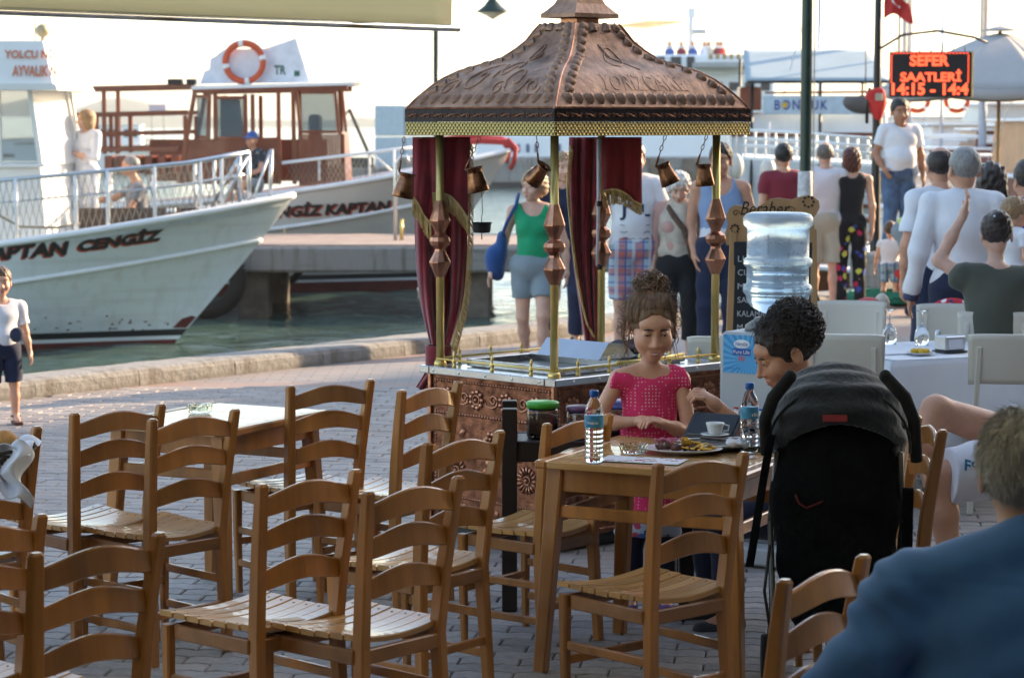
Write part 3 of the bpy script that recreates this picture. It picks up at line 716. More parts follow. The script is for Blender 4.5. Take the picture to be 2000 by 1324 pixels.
for sx in (-1, 1):
    for sy in (-1, 1):
        pts = []
        for k in range(29):
            s = np.interp(k / 28, np.linspace(0, 1, len(PROF)), [q[0] for q in PROF]); h = np.interp(k / 28, np.linspace(0, 1, len(PROF)), [q[1] for q in PROF])
            pts.append((sx * (.675 - .525 * s), sy * (.50 - .385 * s), 2.042 + .408 * h))
        b.tube(pts, .006, 6)
b.build('hip_seam', copper, cart)
# scallop shells hammered into the sheet
b = MB(); nu, nv = 18, 6; vs = [(0, -.021, 0)]
for j in range(1, nv + 1):
    for i in range(nu + 1):
        a = math.pi * (i / nu) * 1.35 - math.pi * .175; r_ = j / nv; rid = .0022 * math.cos(i / nu * math.pi * 18) * r_
        z = .013 * math.sqrt(max(0, 1 - r_ ** 2.2)) * (.5 + .5 * math.sin(max(0, min(math.pi, math.pi * i / nu)))) + .002 + rid * (1 - r_ ** 6)
        vs.append((.021 * r_ * math.cos(a) * 1.0, -.021 + .044 * r_ * max(0.0, math.sin(a) * .9 + .12), max(z, -.001) if j < nv else -.002))
fs = [(0, 1 + i, 2 + i) for i in range(nu)]
fs += [(1 + j * (nu + 1) + i, 1 + (j + 1) * (nu + 1) + i, 2 + (j + 1) * (nu + 1) + i, 2 + j * (nu + 1) + i) for j in range(nv - 1) for i in range(nu)]
b.add(vs, fs, True); shell_me = b.mesh('shell_boss', copper_roof)
def boss(me, side, p, t, sc_=1., spin=0., name='shell_boss', parent=roof, off=0.):
    Fm = rframe(side, p, t) @ Matrix.Rotation(spin, 3, 'Z'); o = link(name, me, parent); o.location = rpt(side, p, t, off); o.rotation_euler = Fm.to_euler(); o.scale = (sc_,) * 3; return o
for sd_ in range(4):
    nb_ = 17 if sd_ % 2 == 0 else 12
    for k in range(nb_): boss(shell_me, sd_, (k / (nb_ - 1) * 2 - 1) * .88, .14, 1.22, math.pi)
    for s in (-1, 1):
        for k in range(11):
            t = .24 + .66 * k / 10; inset = .10 + .28 * t ** 2; boss(shell_me, sd_, s * (1 - inset), t, 1.2, math.pi + s * .9)
    for k in range(2): boss(shell_me, sd_, (-.28, .28)[k], .92, 1.15, 0)
# raised lettering and leaf outline on the face towards the right, scrolls on the left face
vs, fs = text_geo('YORIZCAME', 1, bold=.012, ext=.5, sub=1, spacing=1.02); xs_ = [v[0] for v in vs]; ys_ = [v[1] for v in vs]
x0, x1, y0, y1 = min(xs_), max(xs_), min(ys_), max(ys_)
b = MB(); b.add([tuple(rpt(0, -.52 + (x - x0) / (x1 - x0) * 1.0, .24 + (y - y0) / (y1 - y0) * .15, .0022 * (1 if z > 0 else -1))) for x, y, z in vs], fs); b.build('raised_lettering', copper_roof, roof)
def rtube(side, pts, r_, name, closed=False):
    b = MB(); b.tube([rpt(side, p, t, .001) for p, t in pts], r_, 6, closed=closed); return b.build(name, copper_roof, roof)
rtube(0, [(-.10 + .16 * math.cos(a) + .05 * math.sin(a), .60 + .12 * math.sin(a)) for a in np.linspace(0, 2 * math.pi, 25)[:-1]], .0035, 'leaf_outline', True)
rtube(0, [(-.25, .75), (-.12, .62), (.05, .50), (.12, .44)], .003, 'leaf_vein')
rtube(0, [(-.86 + .12 * i / 8, .28 + .42 * i / 8) for i in range(9)], .003, 'border_line')
def spiral(side, cp, ct, r0, turns, sgn, r_=.006, sx=1.):
    pts = []
    for k in range(26):
        f = k / 25; a = f * turns * 2 * math.pi * sgn; q = r0 * (1 - f * .85); pts.append((cp + sx * q * math.cos(a), ct + .8 * q * math.sin(a)))
    rtube(side, pts, r_, 'scroll_relief')
for sd_ in (1, 3):
    for cp, ct, r0, sg in ((-.35, .36, .22, 1), (.30, .34, .20, -1), (-.02, .45, .14, 1), (.62, .27, .11, -1), (-.68, .27, .11, 1), (0, .68, .15, -1), (.1, .26, .10, 1)): spiral(sd_, cp, ct, r0, 1.4, sg)
spiral(2, -.3, .4, .2, 1.4, 1); spiral(2, .3, .4, .2, 1.4, -1)
# brim: dark frieze and brass band
for z0, z1, ox, m_, nm in ((1.984, 2.044, .004, band_dark, 'frieze_band'), (1.920, 1.983, .001, brass_b, 'brass_band')):
    b = MB()
    for sx in (-1, 1):
        b.box((sx * (.675 + ox - .006), 0, (z0 + z1) / 2), (.012, 2 * (.5 + ox) - .002, z1 - z0), .002)
        b.box((0, sx * (.5 + ox - .006), (z0 + z1) / 2), (2 * (.675 + ox) - .026, .012, z1 - z0), .002)
    b.build(nm, m_, cart)
def brassp(n, L, oc):      # pressed arcade pattern of the brass strip
    sp = n.new('ShaderNodeSeparateXYZ'); L.new(oc, sp.inputs[0]); s = nmath(n, L, 'ADD', sp.outputs[0], sp.outputs[1])
    a = nmath(n, L, 'SINE', nmath(n, L, 'MULTIPLY', s, 260)); z = nmath(n, L, 'SINE', nmath(n, L, 'MULTIPLY', sp.outputs[2], 240)); k = nmath(n, L, 'MULTIPLY', a, z)
    c = nmix(n, L, nmath(n, L, 'GREATER_THAN', k, .12), (.60, .47, .17), (.10, .075, .03)); n_b = n.new('ShaderNodeBump'); n_b.inputs['Distance'].default_value = .003; L.new(k, n_b.inputs['Height']); L.new(n_b.outputs[0], n['Principled BSDF'].inputs['Normal']); return c
recolor(brass_b, brassp)
b = MB(); b.tube([(-.024 + .048 * i / 10, .004 * math.sin(i / 10 * 6.3), 0) for i in range(11)], [.002 + .003 * math.sin(i / 10 * math.pi) for i in range(11)], 6)
for s in (-1, 1): b.tube([(s * .028 + .008 * math.cos(a), .008 * math.sin(a), 0) for a in np.linspace(0, 2 * math.pi, 11)[:-1]], .0022, 5, closed=True)
sc_me = b.mesh('frieze_scroll', copper_d)
for sx, ax_, L_n, hw in ((-1, 0, 11, .5), (-1, 1, 15, .675), (1, 0, 11, .5), (1, 1, 15, .675)):
    for k in range(L_n):
        q = (k + .5) / L_n * 2 * hw - hw; o = link('frieze_scroll', sc_me, cart)
        if ax_ == 0: o.location = (sx * .681, q, 2.014); o.rotation_euler = (R(90), 0, R(90))
        else: o.location = (q, sx * .506, 2.014); o.rotation_euler = (R(90), 0, 0)
b = MB()
for sx in (-1, 1):
    for k in range(96): b.box((-.67 + 1.34 * (k + .5) / 96, sx * .506, 2.048), (.007, .008, .009), .001)
    for k in range(70): b.box((sx * .681, -.49 + .98 * (k + .5) / 70, 2.048), (.008, .007, .009), .001)
tag(b.build('bead_edge', copper_d, cart), kind='stuff')
# cap on top
b = MB(); b.box((0, 0, 2.463), (.15, .115, .03), .004); b.build('canopy_neck', copper, cart)
b = MB(); cap = [(.150, .115, 2.478), (.150, .115, 2.497), (.128, .098, 2.515), (.098, .075, 2.545), (.078, .06, 2.585), (.062, .048, 2.63), (.035, .028, 2.66), (.012, .01, 2.68)]
for q in range(len(cap) - 1):
    a0, b0, z0 = cap[q]; a1, b1, z1 = cap[q + 1]; P = [(sx * a, sy * bb, z) for a, bb, z in ((a0, b0, z0), (a1, b1, z1)) for sx, sy in ((-1, -1), (1, -1), (1, 1), (-1, 1))]
    b.add(P, [(i, (i + 1) % 4, 4 + (i + 1) % 4, 4 + i) for i in range(4)])
b.add([(sx * .15, sy * .115, 2.478) for sx, sy in ((-1, -1), (1, -1), (1, 1), (-1, 1))], [(0, 3, 2, 1)]); b.build('canopy_cap', copper_roof, cart)
# inside of the canopy
b = MB(); b.box((0, 0, 1.995), (1.31, .96, .012)); b.build('canopy_ceiling', darkwood, cart)
# poles with their turned copper knobs
knob = [(.023, 1.245), (.030, 1.26), (.052, 1.312), (.052, 1.318), (.026, 1.368), (.024, 1.378), (.030, 1.385), (.046, 1.398), (.051, 1.416), (.046, 1.434), (.030, 1.446), (.024, 1.452), (.026, 1.462), (.050, 1.512), (.050, 1.518), (.024, 1.60), (.021, 1.61)]
for x in (-.56, .56):
    for y in (-.385, .385):
        p = MB().lathe([(.0195, .82), (.0195, 1.93)], 20, (x, y, 0)).build('pole', brass, cart)
        MB().lathe(knob, 10, (x, y, 0), True).build('turned_knob', copper, p)
        MB().lathe([(.03, .818), (.03, .83), (.024, .845)], 16, (x, y, 0)).build('pole_foot', brass, p)
# body
b = MB(); b.box((0, 0, .425), (2 * HX, 2 * HY, .72), .006); body = b.build('copper_body', M('copper_panel', (.13, .05, .03), .45, .9, v=.5, vs=20, col2=(.34, .14, .08), bump=.5, bs=90), cart)
b = MB(); b.box((0, 0, .035), (2 * HX - .1, 2 * HY - .1, .07), .004); b.build('plinth', black_m, cart)
for x in (-1, 1):
    for y in (-1, 1): b = MB(); b.box((x * (HX + .003), y * (HY + .003), .425), (.022, .022, .722), .003); b.build('corner_strip', copper, cart)
b = MB()
for x, y, dx, dy in ((0, -HY - .012, 2 * (HX + .04), .07), (0, HY + .012, 2 * (HX + .04), .07), (-HX - .005, 0, .07, 2 * HY - .05), (HX + .005, 0, .07, 2 * HY - .05)): b.box((x, y, .802), (dx, dy, .036), .004)
b.build('counter_edge', steel, cart)
b = MB(); b.box((0, 0, .806), (2 * HX - .06, 2 * HY - .06, .016), .002); b.build('counter_top', steel, cart)
sc_b = MB()
for k in range(5): sc_b.sphere((-HX - .04, -.36 + .18 * k, .802), (.004, .008, .008), 8, 4)
for k in range(7): sc_b.sphere((-.51 + .17 * k, -HY - .047, .802), (.008, .004, .008), 8, 4)
sc_b.build('rivets', chrome, cart)
# reliefs on body. face maps: left (-x) and right (-y), q along the face seen left to right, z up
def FL(q, z, o=0.): return Vector((-HX - o, -q, z))
def FR(q, z, o=0.): return Vector((q, -HY - o, z))
AL = Matrix(((0, 0, -1), (-1, 0, 0), (0, 1, 0))); AR = Matrix(((1, 0, 0), (0, 0, -1), (0, 1, 0)))
def place_rel(me, name, face, q, z, sc_=1., spin=0.):
    Fq, A = (FL, AL) if face == 'L' else (FR, AR); o = link(name, me, body); o.location = Fq(q, z); o.rotation_euler = (A @ Matrix.Rotation(spin, 3, 'Z')).to_euler(); o.scale = (sc_,) * 3; return o
def mk(name, fn): b = MB(); fn(b); return b.mesh(name, copper)
def ros(b):
    b.sphere((0, 0, .002), (.011, .011, .012), 10, 6); b.tube([(.02 * math.cos(a), .02 * math.sin(a), .003) for a in np.linspace(0, 6.283, 15)[:-1]], .004, 6, closed=True)
    for k in range(9): a = k * 6.283 / 9; b.sphere((.034 * math.cos(a), .034 * math.sin(a), .002), (.0125, .0125, .008), 8, 5)
def sunb(b):
    b.sphere((0, 0, .003), (.010, .010, .012), 10, 6); b.tube([(.017 * math.cos(a), .017 * math.sin(a), .003) for a in np.linspace(0, 6.283, 13)[:-1]], .003, 6, closed=True)
    for k in range(16): a = k * 6.283 / 16; b.tube([(.022 * math.cos(a), .022 * math.sin(a), .002), (.055 * math.cos(a), .055 * math.sin(a), .003)], [.002, .0075], 6)
def flw(b):
    b.sphere((0, 0, .004), (.014, .014, .014), 10, 6)
    for k in range(6): a = k * 6.283 / 6; b.sphere((.032 * math.cos(a), .032 * math.sin(a), .003), (.018, .018, .011), 9, 5)
def scr(b):
    pts = []; 
    for k in range(24): f = k / 23; a = f * 8.2; q = .030 * (1 - f * .8); pts.append((.020 + q * math.cos(a), q * math.sin(a), .003))
    b.tube(pts, [.007 - .004 * k / 23 for k in range(24)], 6); b.tube([(.05, 0, .003), (.045, -.028, .003), (.012, -.040, .003), (-.035, -.032, .003), (-.05, 0, .002)], [.006, .006, .006, .005, .002], 6)
def leaf(b): b.sphere((0, 0, 0), (.022, .034, .011), 10, 6); b.tube([(0, -.03, .008), (0, .0, .012), (0, .03, .006)], .003, 5)
m_ros, m_sun, m_flw, m_scr, m_leaf = mk('rosette', ros), mk('sunburst', sunb), mk('flower_relief', flw), mk('scroll_relief', scr), mk('leaf_relief', leaf)
def beads(face, q0, z0, q1, z1, st=.017, r_=.0072):
    Fq = FL if face == 'L' else FR; n = int(math.hypot(q1 - q0, z1 - z0) / st); b = MB()
    for k in range(n + 1): f = k / max(1, n); b.sphere(Fq(q0 + (q1 - q0) * f, z0 + (z1 - z0) * f), r_, 7, 5)
    tag(b.build('bead_row', copper, body), kind='stuff')
for face, hw in (('L', .385), ('R', .56)):
    beads(face, -hw, .755, hw, .755, .019, .0085); beads(face, -hw, .600, hw, .600, .019, .0085); beads(face, -hw, .595, -hw, .20); beads(face, hw, .595, hw, .20)
    beads(face, -hw, .745, -hw, .61); beads(face, hw, .745, hw, .61)
    beads(face, -hw, .20, hw, .20); beads(face, -hw, .09, hw, .09); beads(face, -hw + .05, .56, -hw + .05, .24, .021, .006); beads(face, hw - .05, .56, hw - .05, .24, .021, .006)
    n = int(hw * 2 / .165)
    for k in range(n):
        q = -hw + .085 + k * (2 * hw - .17) / (n - 1); place_rel(m_ros, 'rosette', face, q, .677, 1.12)
        if k < n - 1: place_rel(m_scr, 'scroll_relief', face, q + (2 * hw - .17) / (n - 1) / 2, .682, .86, 0)
    nb_ = int(hw * 2 / .075)
    for k in range(nb_): place_rel(m_leaf if k % 2 else m_flw, 'leaf_relief' if k % 2 else 'flower_relief', face, -hw + .04 + k * (2 * hw - .08) / (nb_ - 1), .145, .72)
for q, z in ((0, .50), (0, .33), (.0, .415)): place_rel(m_flw, 'flower_relief', 'L', q, z, 1.05 if z == .415 else .8)
for q in (-.24, .24):
    place_rel(m_sun, 'sunburst', 'L', q, .33, 1.15)
    for k in range(4): place_rel(m_leaf, 'leaf_relief', 'L', q + .06 * math.cos(k * 1.57 + .78), .47 + .06 * math.sin(k * 1.57 + .78), .8, k * 1.57 - .78)
for k in range(6): a = k * 6.283 / 6; place_rel(m_leaf, 'leaf_relief', 'L', .085 * math.cos(a), .415 + .085 * math.sin(a), .6, a - 1.57)
for i in range(13):
    for j in range(5): place_rel(m_leaf, 'leaf_relief', 'R', -.47 + i * .078 + (j % 2) * .039, .27 + j * .065, 1.05, math.pi)
# brass gallery rail with finials, set back from the edge
fin = MB().lathe([(.010, 0), (.012, .006), (.006, .012), (.011, .022), (.012, .030), (.006, .038), (.005, .046), (.009, .054), (.005, .064), (.003, .074), (0, .078)], 12).mesh('rail_finial', brass)
for y in (-.40, .40):
    b = MB(); b.tube([(-.57, y, .852), (.57, y, .852)], .006, 8); rl = b.build('gallery_rail', brass, cart)
    for k in range(5): link('rail_finial', fin, rl, (-.42 + .21 * k, y, .82))
for x in (-.575,):
    b = MB(); b.tube([(x, -.39, .852), (x, .39, .852)], .006, 8); rl = b.build('gallery_rail', brass, cart)
    for k in range(3): link('rail_finial', fin, rl, (x, -.25 + .26 * k, .82))
# sunken pans
def pan(x, y, w, d, nm='recessed_pan', h=.03):
    b = MB()
    for sx in (-1, 1): b.box((x + sx * w / 2, y, .822 + h / 2 - .004), (.018, d + .018, h), .003); b.box((x, y + sx * d / 2, .822 + h / 2 - .004), (w - .02, .018, h), .003)
    p = b.build(nm, steel, cart); MB().box((x, y, .8165), (w - .02, d - .02, .004)).build('pan_bottom', steel_d, p); return p
pan(-.26, -.03, .42, .62, h=.034); pan(.22, 0, .40, .60)
b = MB(); b.add([(-.07, -.2, .85), (.19, -.2, .85), (.19, .22, .85), (-.07, .22, .85), (.0, -.2, .93), (.12, -.2, .915), (.0, .22, .93), (.12, .22, .915)], [(0, 1, 5, 4), (3, 6, 7, 2), (0, 4, 6, 3), (4, 5, 7, 6), (5, 1, 2, 7)]); b.build('folding_lid', steel, cart)
# brass handle bow in front of the lid
b = MB(); b.tube([(-.16, -.40, .86), (-.05, -.43, .862), (.15, -.435, .866), (.30, -.41, .87)], .009, 8); b.build('counter_bow', brass, cart)
bp_ = thing('brass_burner', 'small brass burner with taps lying in the pan of the copper cart', 'burner', cw(-.02, -.12, .829)); MB().lathe([(.03, 0), (.035, .01), (.02, .02), (.02, .04), (0, .045)], 14).sphere((.05, .0, .022), (.03, .012, .012)).sphere((-.04, .03, .02), (.02, .012, .012)).build('burner_body', brass, bp_)
cl = thing('crumpled_cloths', 'dark crumpled cloths heaped on the far corner of the cart counter', 'cloth', cw(.42, .05, .83))
clm = M('dark_blue_cloth', (.03, .035, .055), .85, v=.5, vs=20, bump=.3)
f_ = folds(smin([ell((0, 0, .03), (.14, .10, .03)), ell((.06, .08, .04), (.08, .06, .025))], .03), .008, 40, 3); sdf_obj('cloth_heap', f_, .008, clm, cl)

# ------------------------------------------------------------------ curtains: pleated, thick, hung under the brim
def sheet(name, mat, parent, left, right, back, folds_n, amp, nu=60, nv=40, th=.006, seed=0):
    """left(v), right(v): world points down the two edges; pleats stand out towards 'back'"""
    rr = random.Random(seed); ph = rr.random() * 6
    def fn(u, v):
        a = left(v); c = right(v); p = a.lerp(c, u); w = (c - a).length
        return p + Vector(back) * amp * (math.sin(u * folds_n * 6.283 + ph + .8 * math.sin(v * 3 + ph)) + .35 * math.sin(u * folds_n * 14.1 + 2 * v)) * min(1, .5 + v)
    b = MB(); b.grid(fn, nu, nv, th); return b.build(name, mat, parent), fn
def pl_(pts, Y):
    W_ = [at(x, y, Y) for x, y in pts]
    def f(v):
        k = v * (len(W_) - 1); i = min(int(k), len(W_) - 2); t = k - i; p0, p1, p2, p3 = W_[max(i - 1, 0)], W_[i], W_[i + 1], W_[min(i + 2, len(W_) - 1)]
        return .5 * ((2 * p1) + (p2 - p0) * t + (2 * p0 - 5 * p1 + 4 * p2 - p3) * t * t + (3 * p1 - p0 - 3 * p2 + p3) * t ** 3)
    return f
def fringe_strip(name, edge, drop, n, parent, mat=fringe, seed=0):
    """edge(t) world point, drop(t) vector; strands of cord"""
    rr = random.Random(seed); b = MB()
    for k in range(n):
        t = (k + rr.random() * .6) / n; p = edge(t); d = drop(t) * rr.uniform(.88, 1.05); q = Vector((rr.uniform(-.004, .004), rr.uniform(-.01, .01), 0))
        b.tube([p, p + d * .5 + q, p + d], [.0022, .0026, .0018], 4)
    b.tube([edge(t / 30) for t in range(31)], .005, 6)
    o = b.build(name, mat, parent); return tag(o, kind='stuff')
BK = (0, 1, 0)
cu1 = thing('velvet_curtain', 'long burgundy velvet curtain tied at the left pole of the cart', 'curtain')
sheet('drape', velvet, cu1, pl_([(806, 268), (808, 400), (812, 520), (822, 600), (840, 672)], 11.42), pl_([(916, 268), (913, 400), (912, 500), (903, 600), (880, 672)], 11.42), BK, 3.2, .028, seed=1)
sheet('drape', velvet, cu1, pl_([(838, 712), (828, 730), (812, 756)], 11.42), pl_([(876, 712), (862, 735), (838, 765)], 11.42), BK, 2.2, .018, 30, 14, seed=2)
b = MB(); b.tube([at(857 + 25 * math.cos(a), 692, 11.42) + Vector((0, .05 * math.sin(a), 0)) for a in np.linspace(0, 6.283, 17)[:-1]], .0, 4, closed=True)
tie = MB(); tie.grid(lambda u, v: at(857 + 24 * math.cos(u * 6.283), 674 + 38 * v, 11.42) + Vector((0, .05 * math.sin(u * 6.283), 0)), 24, 3, .006); tie.build('tie_band', velvet, cu1)
e1 = pl_([(916, 275), (917, 400), (914, 500), (906, 590), (890, 650), (882, 682)], 11.40)
fringe_strip('side_fringe', e1, lambda t: Vector((.022, 0, -.035)), 170, cu1, seed=3)
v1 = thing('curtain_valance', 'short burgundy swag with gold fringe over the left curtain', 'curtain')
sheet('drape', velvet, v1, pl_([(846, 268), (846, 330), (845, 380)], 11.33), pl_([(918, 268), (916, 340), (914, 425)], 11.33), BK, 1.5, .010, 30, 16, seed=5)
fringe_strip('fringe', pl_([(845, 378), (862, 378), (880, 384), (898, 403), (914, 428)], 11.31), lambda t: Vector((.004, 0, -.085)), 90, v1, seed=6)
sheet('drape', velvet, v1, pl_([(806, 268), (806, 330), (806, 385)], 11.34), pl_([(848, 268), (848, 360), (842, 440)], 11.34), BK, 1.2, .010, 20, 16, seed=7)
fringe_strip('fringe', pl_([(806, 384), (815, 395), (828, 420), (842, 438)], 11.32), lambda t: Vector((.002, 0, -.09)), 60, v1, seed=8)
cu2 = thing('velvet_curtain', 'burgundy velvet curtain gathered at the back pole, gold fringe down its left edge', 'curtain')
sheet('drape', velvet, cu2, pl_([(1112, 268), (1112, 380), (1120, 500), (1134, 600), (1144, 664)], 12.15), pl_([(1200, 268), (1190, 380), (1178, 500), (1174, 600), (1172, 664)], 12.15), BK, 3.4, .024, seed=9)
sheet('drape', velvet, cu2, pl_([(1136, 664), (1134, 700), (1130, 730)], 12.15), pl_([(1172, 664), (1172, 700), (1172, 730)], 12.15), BK, 2, .012, 20, 8, seed=10)
fringe_strip('side_fringe', pl_([(1114, 285), (1108, 360), (1116, 460), (1130, 560), (1146, 630), (1158, 650)], 12.12), lambda t: Vector((.014, 0, -.035)), 170, cu2, seed=11)
v2 = thing('curtain_swag', 'short bright red and burgundy velvet swag with fringe, hanging right of the back pole', 'curtain')
sheet('drape', velvet_r, v2, pl_([(1176, 268), (1176, 320), (1178, 376)], 12.02), pl_([(1253, 268), (1252, 330), (1253, 400)], 12.02), BK, 1.7, .010, 34, 16, seed=12)
fringe_strip('fringe', pl_([(1178, 374), (1200, 370), (1222, 378), (1240, 394), (1253, 400)], 12.0), lambda t: Vector((.004, 0, -.09 + .04 * t)), 90, v2, seed=13)
sash = thing('striped_sash', 'thin striped sash tied along the back brass pole with black bands', 'sash')
b = MB(); b.tube([at(1170, 272, 12.0), at(1169, 400, 12.0), at(1166, 520, 12.0)], [.012, .009, .006], 8); b.build('cord', linen, sash)
b = MB(); [MB().tube([at(1166, y_, 11.98), at(1176, y_, 11.98)], .014, 8).build('black_band', black_m, sash) for y_ in (398, 522)]

# ------------------------------------------------------------------ coffee pots hanging from the brim
pot_m = M('pot_copper', (.17, .07, .035), .28, 1., v=.55, vs=18, col2=(.34, .16, .085), rv=.12)
def pot(label, c, Y, top, tilt, tw=0, sc_=1., m_=None):
    m_ = m_ or pot_m
    """c: pixel of the pot's middle, top: pixel of the hook"""
    p = at(*c, Y); o = thing('coffee_pot', label, 'coffee pot', p, 0, 'copper pots hanging under the brim')
    A = Matrix.Rotation(R(tilt), 3, 'Y') @ Matrix.Rotation(R(tw), 3, 'X'); s = sc_
    prof = [(0, -.060), (.050, -.060), (.052, -.054), (.046, -.02), (.036, .030), (.035, .042), (.042, .054), (.043, .058), (.039, .056), (.031, .040), (.034, .01), (.045, -.05), (0, -.052)]
    MB().lathe([(r_ * s, z * s) for r_, z in prof], 20, ax=A).build('pot_body', m_, o)
    h = A @ Vector((-.040 * s, 0, .055 * s)); tp = at(*top, Y) - p; m2 = h.lerp(tp, .35)
    b = MB(); b.tube([h, h.lerp(m2, .5), m2], .0055 * s, 7); b.build('handle', copper_d, o)
    L = (tp - m2).length; n = max(3, int(L / .022)); b = MB(); d = (tp - m2).normalized(); sd2 = Vector((1, 0, 0)) - d * d.x
    for k in range(n):
        c0 = m2 + (tp - m2) * ((k + .5) / n); w = sd2 if k % 2 else d.cross(sd2)
        b.tube([c0 + d * .015 * math.cos(a) + w * .007 * math.sin(a) for a in np.linspace(0, 6.283, 9)[:-1]], .0022, 5, closed=True)
    b.build('chain', copper_d, o); return o
pot('copper coffee pot hanging from the leftmost corner of the canopy', (791, 362), 11.2, (789, 268), 12)
pot('copper coffee pot hanging directly right of the left curtain', (930, 351), 10.95, (937, 268), -12)
pot('copper coffee pot tipped over in front of the woman in green', (1051, 340), 10.66, (1048, 268), 38, 20, .85)
pot('shiny copper coffee pot swinging between scarf and white haired woman', (1302, 340), 11.15, (1300, 264), -24, 0, .9)
pot('copper coffee pot half hidden by the right brass pole', (1376, 342), 11.34, (1381, 264), -4, 0, .9)
o = thing('hanging_pan', 'small black pan hanging low on a wire below a copper pot', 'pan', at(941, 443, 10.95))
MB().lathe([(0, -.028), (.036, -.028), (.040, -.02), (.044, .014), (.050, .02), (.042, .012), (.036, -.02), (0, -.022)], 14).build('pan_body', black_m, o)
b = MB(); b.tube([(0, 0, .02), (-.003, 0, .05), (.004, 0, .06), (0, 0, .16)], .0018, 5); b.tube([(0, 0, -.02), (0, 0, -.06)], .0025, 5); b.build('wire', black_m, o)
# ------------------------------------------------------------------ people
def skinm(name, col): return M(name, col, .48, v=.10, vs=14, bump=.06, bs=260, sss=.12)
skin_a = skinm('skin_tan', (.56, .29, .185)); skin_b = skinm('skin_fair', (.62, .37, .27)); skin_c = skinm('skin_brown', (.38, .18, .105)); skin_k = skinm('skin_child', (.66, .36, .245))
def hairm(name, col, v=.35): return M(name, col, .5, v=v, vs=60, st=(1, 1, .12), bump=.6, bs=150, sheen=.2)
h_black = hairm('hair_black', (.012, .009, .008)); h_dark = hairm('hair_dark_brown', (.022, .012, .008)); h_brown = hairm('hair_brown', (.085, .045, .022)); h_grey = hairm('hair_grey', (.22, .21, .20)); h_white = hairm('hair_white', (.60, .58, .55))
h_red = hairm('hair_auburn', (.075, .018, .010)); h_blond = hairm('hair_blond', (.32, .20, .10)); h_salt = hairm('hair_salt_pepper', (.13, .115, .095), .5)
def cloth(name, col, v=.06, rough=.88): return M(name, col, rough, v=v, vs=8, bump=.12, bs=220, sheen=.15)
c_white = cloth('white_cotton', (.70, .71, .75)); c_green = cloth('green_top', (.01, .30, .13)); c_maroon = cloth('maroon_top', (.20, .018, .035)); c_black = cloth('black_cloth', (.012, .012, .014)); c_navy = cloth('navy_cloth', (.012, .018, .05))
c_olive = cloth('olive_top', (.075, .078, .058)); c_jeans = M('denim', (.07, .12, .22), .85, v=.45, vs=9, bump=.2, bs=200); c_greyt = cloth('grey_tee', (.20, .21, .24)); c_beige = cloth('beige_shorts', (.50, .47, .38)); c_grs = cloth('greyblue_shorts', (.22, .27, .30))
c_blue = cloth('blue_shirt', (.035, .10, .34)); c_denimshirt = cloth('foreground_blue_shirt', (.055, .165, .43), .12); c_yel = cloth('lime_top', (.50, .58, .12)); c_pinkk = cloth('pink_blouse', (.50, .30, .26)); c_cream = cloth('cream_vest', (.50, .44, .36), .3)
eye_w = M('eye_white', (.75, .73, .70), .2, v=.02); eye_d = M('eye_dark', (.02, .012, .008), .1); lip = M('lips', (.42, .13, .11), .4); lip2 = M('lips_child', (.50, .17, .15), .4); teeth = M('teeth', (.75, .72, .66), .25)
shoe_w = cloth('white_shoe', (.65, .65, .66)); shoe_d = cloth('dark_shoe', (.03, .03, .04)); shoe_b = cloth('blue_shoe', (.06, .09, .25))
JD = dict(head=(0, -.012, 1.635), neck=(0, .018, 1.475), pelvis=(0, 0, .95), shL=(.182, .012, 1.425), elL=(.228, .03, 1.13), wrL=(.240, -.03, .885), hipL=(.088, 0, .92), knL=(.10, -.015, .50), anL=(.105, .03, .085))
V3 = lambda t: np.array(t, float)
def rot3(yaw, pitch, roll=0):
    return np.array(Matrix.Rotation(R(yaw), 3, 'Z') @ Matrix.Rotation(R(pitch), 3, 'X') @ Matrix.Rotation(R(roll), 3, 'Y'))
def localf(f, c, Q, s, rad=.24):
    g = lambda p: f(((p - c) @ Q) / s) * s
    g.bb = (c - rad * s, c + rad * s); return g
def head_sdf(age='adult', fem=False):
    j = .9 if fem else 1.; ch = age == 'child'
    P = [ell((0, .014, .030), (.074, .094, .088)), ell((0, -.030, -.035), (.060 * (1.06 if ch else j), .060, .068)), cone((0, -.058, -.088), (0, -.05, -.08), .026 * j, .03 * j),
         ell((0, .012, -.055), (.052 * j, .060, .05)), ell((.036, -.058, -.032), (.026, .026, .026)), ell((-.036, -.058, -.032), (.026, .026, .026)), ell((0, -.066, .033), (.052, .022, .020))]
    base = smin(P, .024)
    nose = [cone((0, -.086, .006), (0, -.104 if not ch else -.098, -.034), .0075, .0115), ell((.011, -.092, -.038), (.009, .010, .008)), ell((-.011, -.092, -.038), (.009, .010, .008))]
    lips = [cone((-.017, -.083, -.064), (.017, -.083, -.064), .0065, .0065), cone((-.013, -.081, -.073), (.013, -.081, -.073), .0075, .0075)]
    f = smin([base] + [smin(nose, .008)], .010); f = smin([f, smin(lips, .005)], .006)
    for s in (-1, 1): f = smax(f, neg(ell((s * .031, -.100, .004), (.017, .016, .012))), .008)
    f = smin([f] + [ell((s * .031, -.0745, .002), (.0145, .0135, .0135)) for s in (-1, 1)], .003)
    ears = [smax(ell((s * .078, .016, -.012), (.009, .020, .031)), neg(ell((s * .086, .010, -.010), (.006, .011, .018))), .004) for s in (-1, 1)]
    return smin([f] + ears, .006)
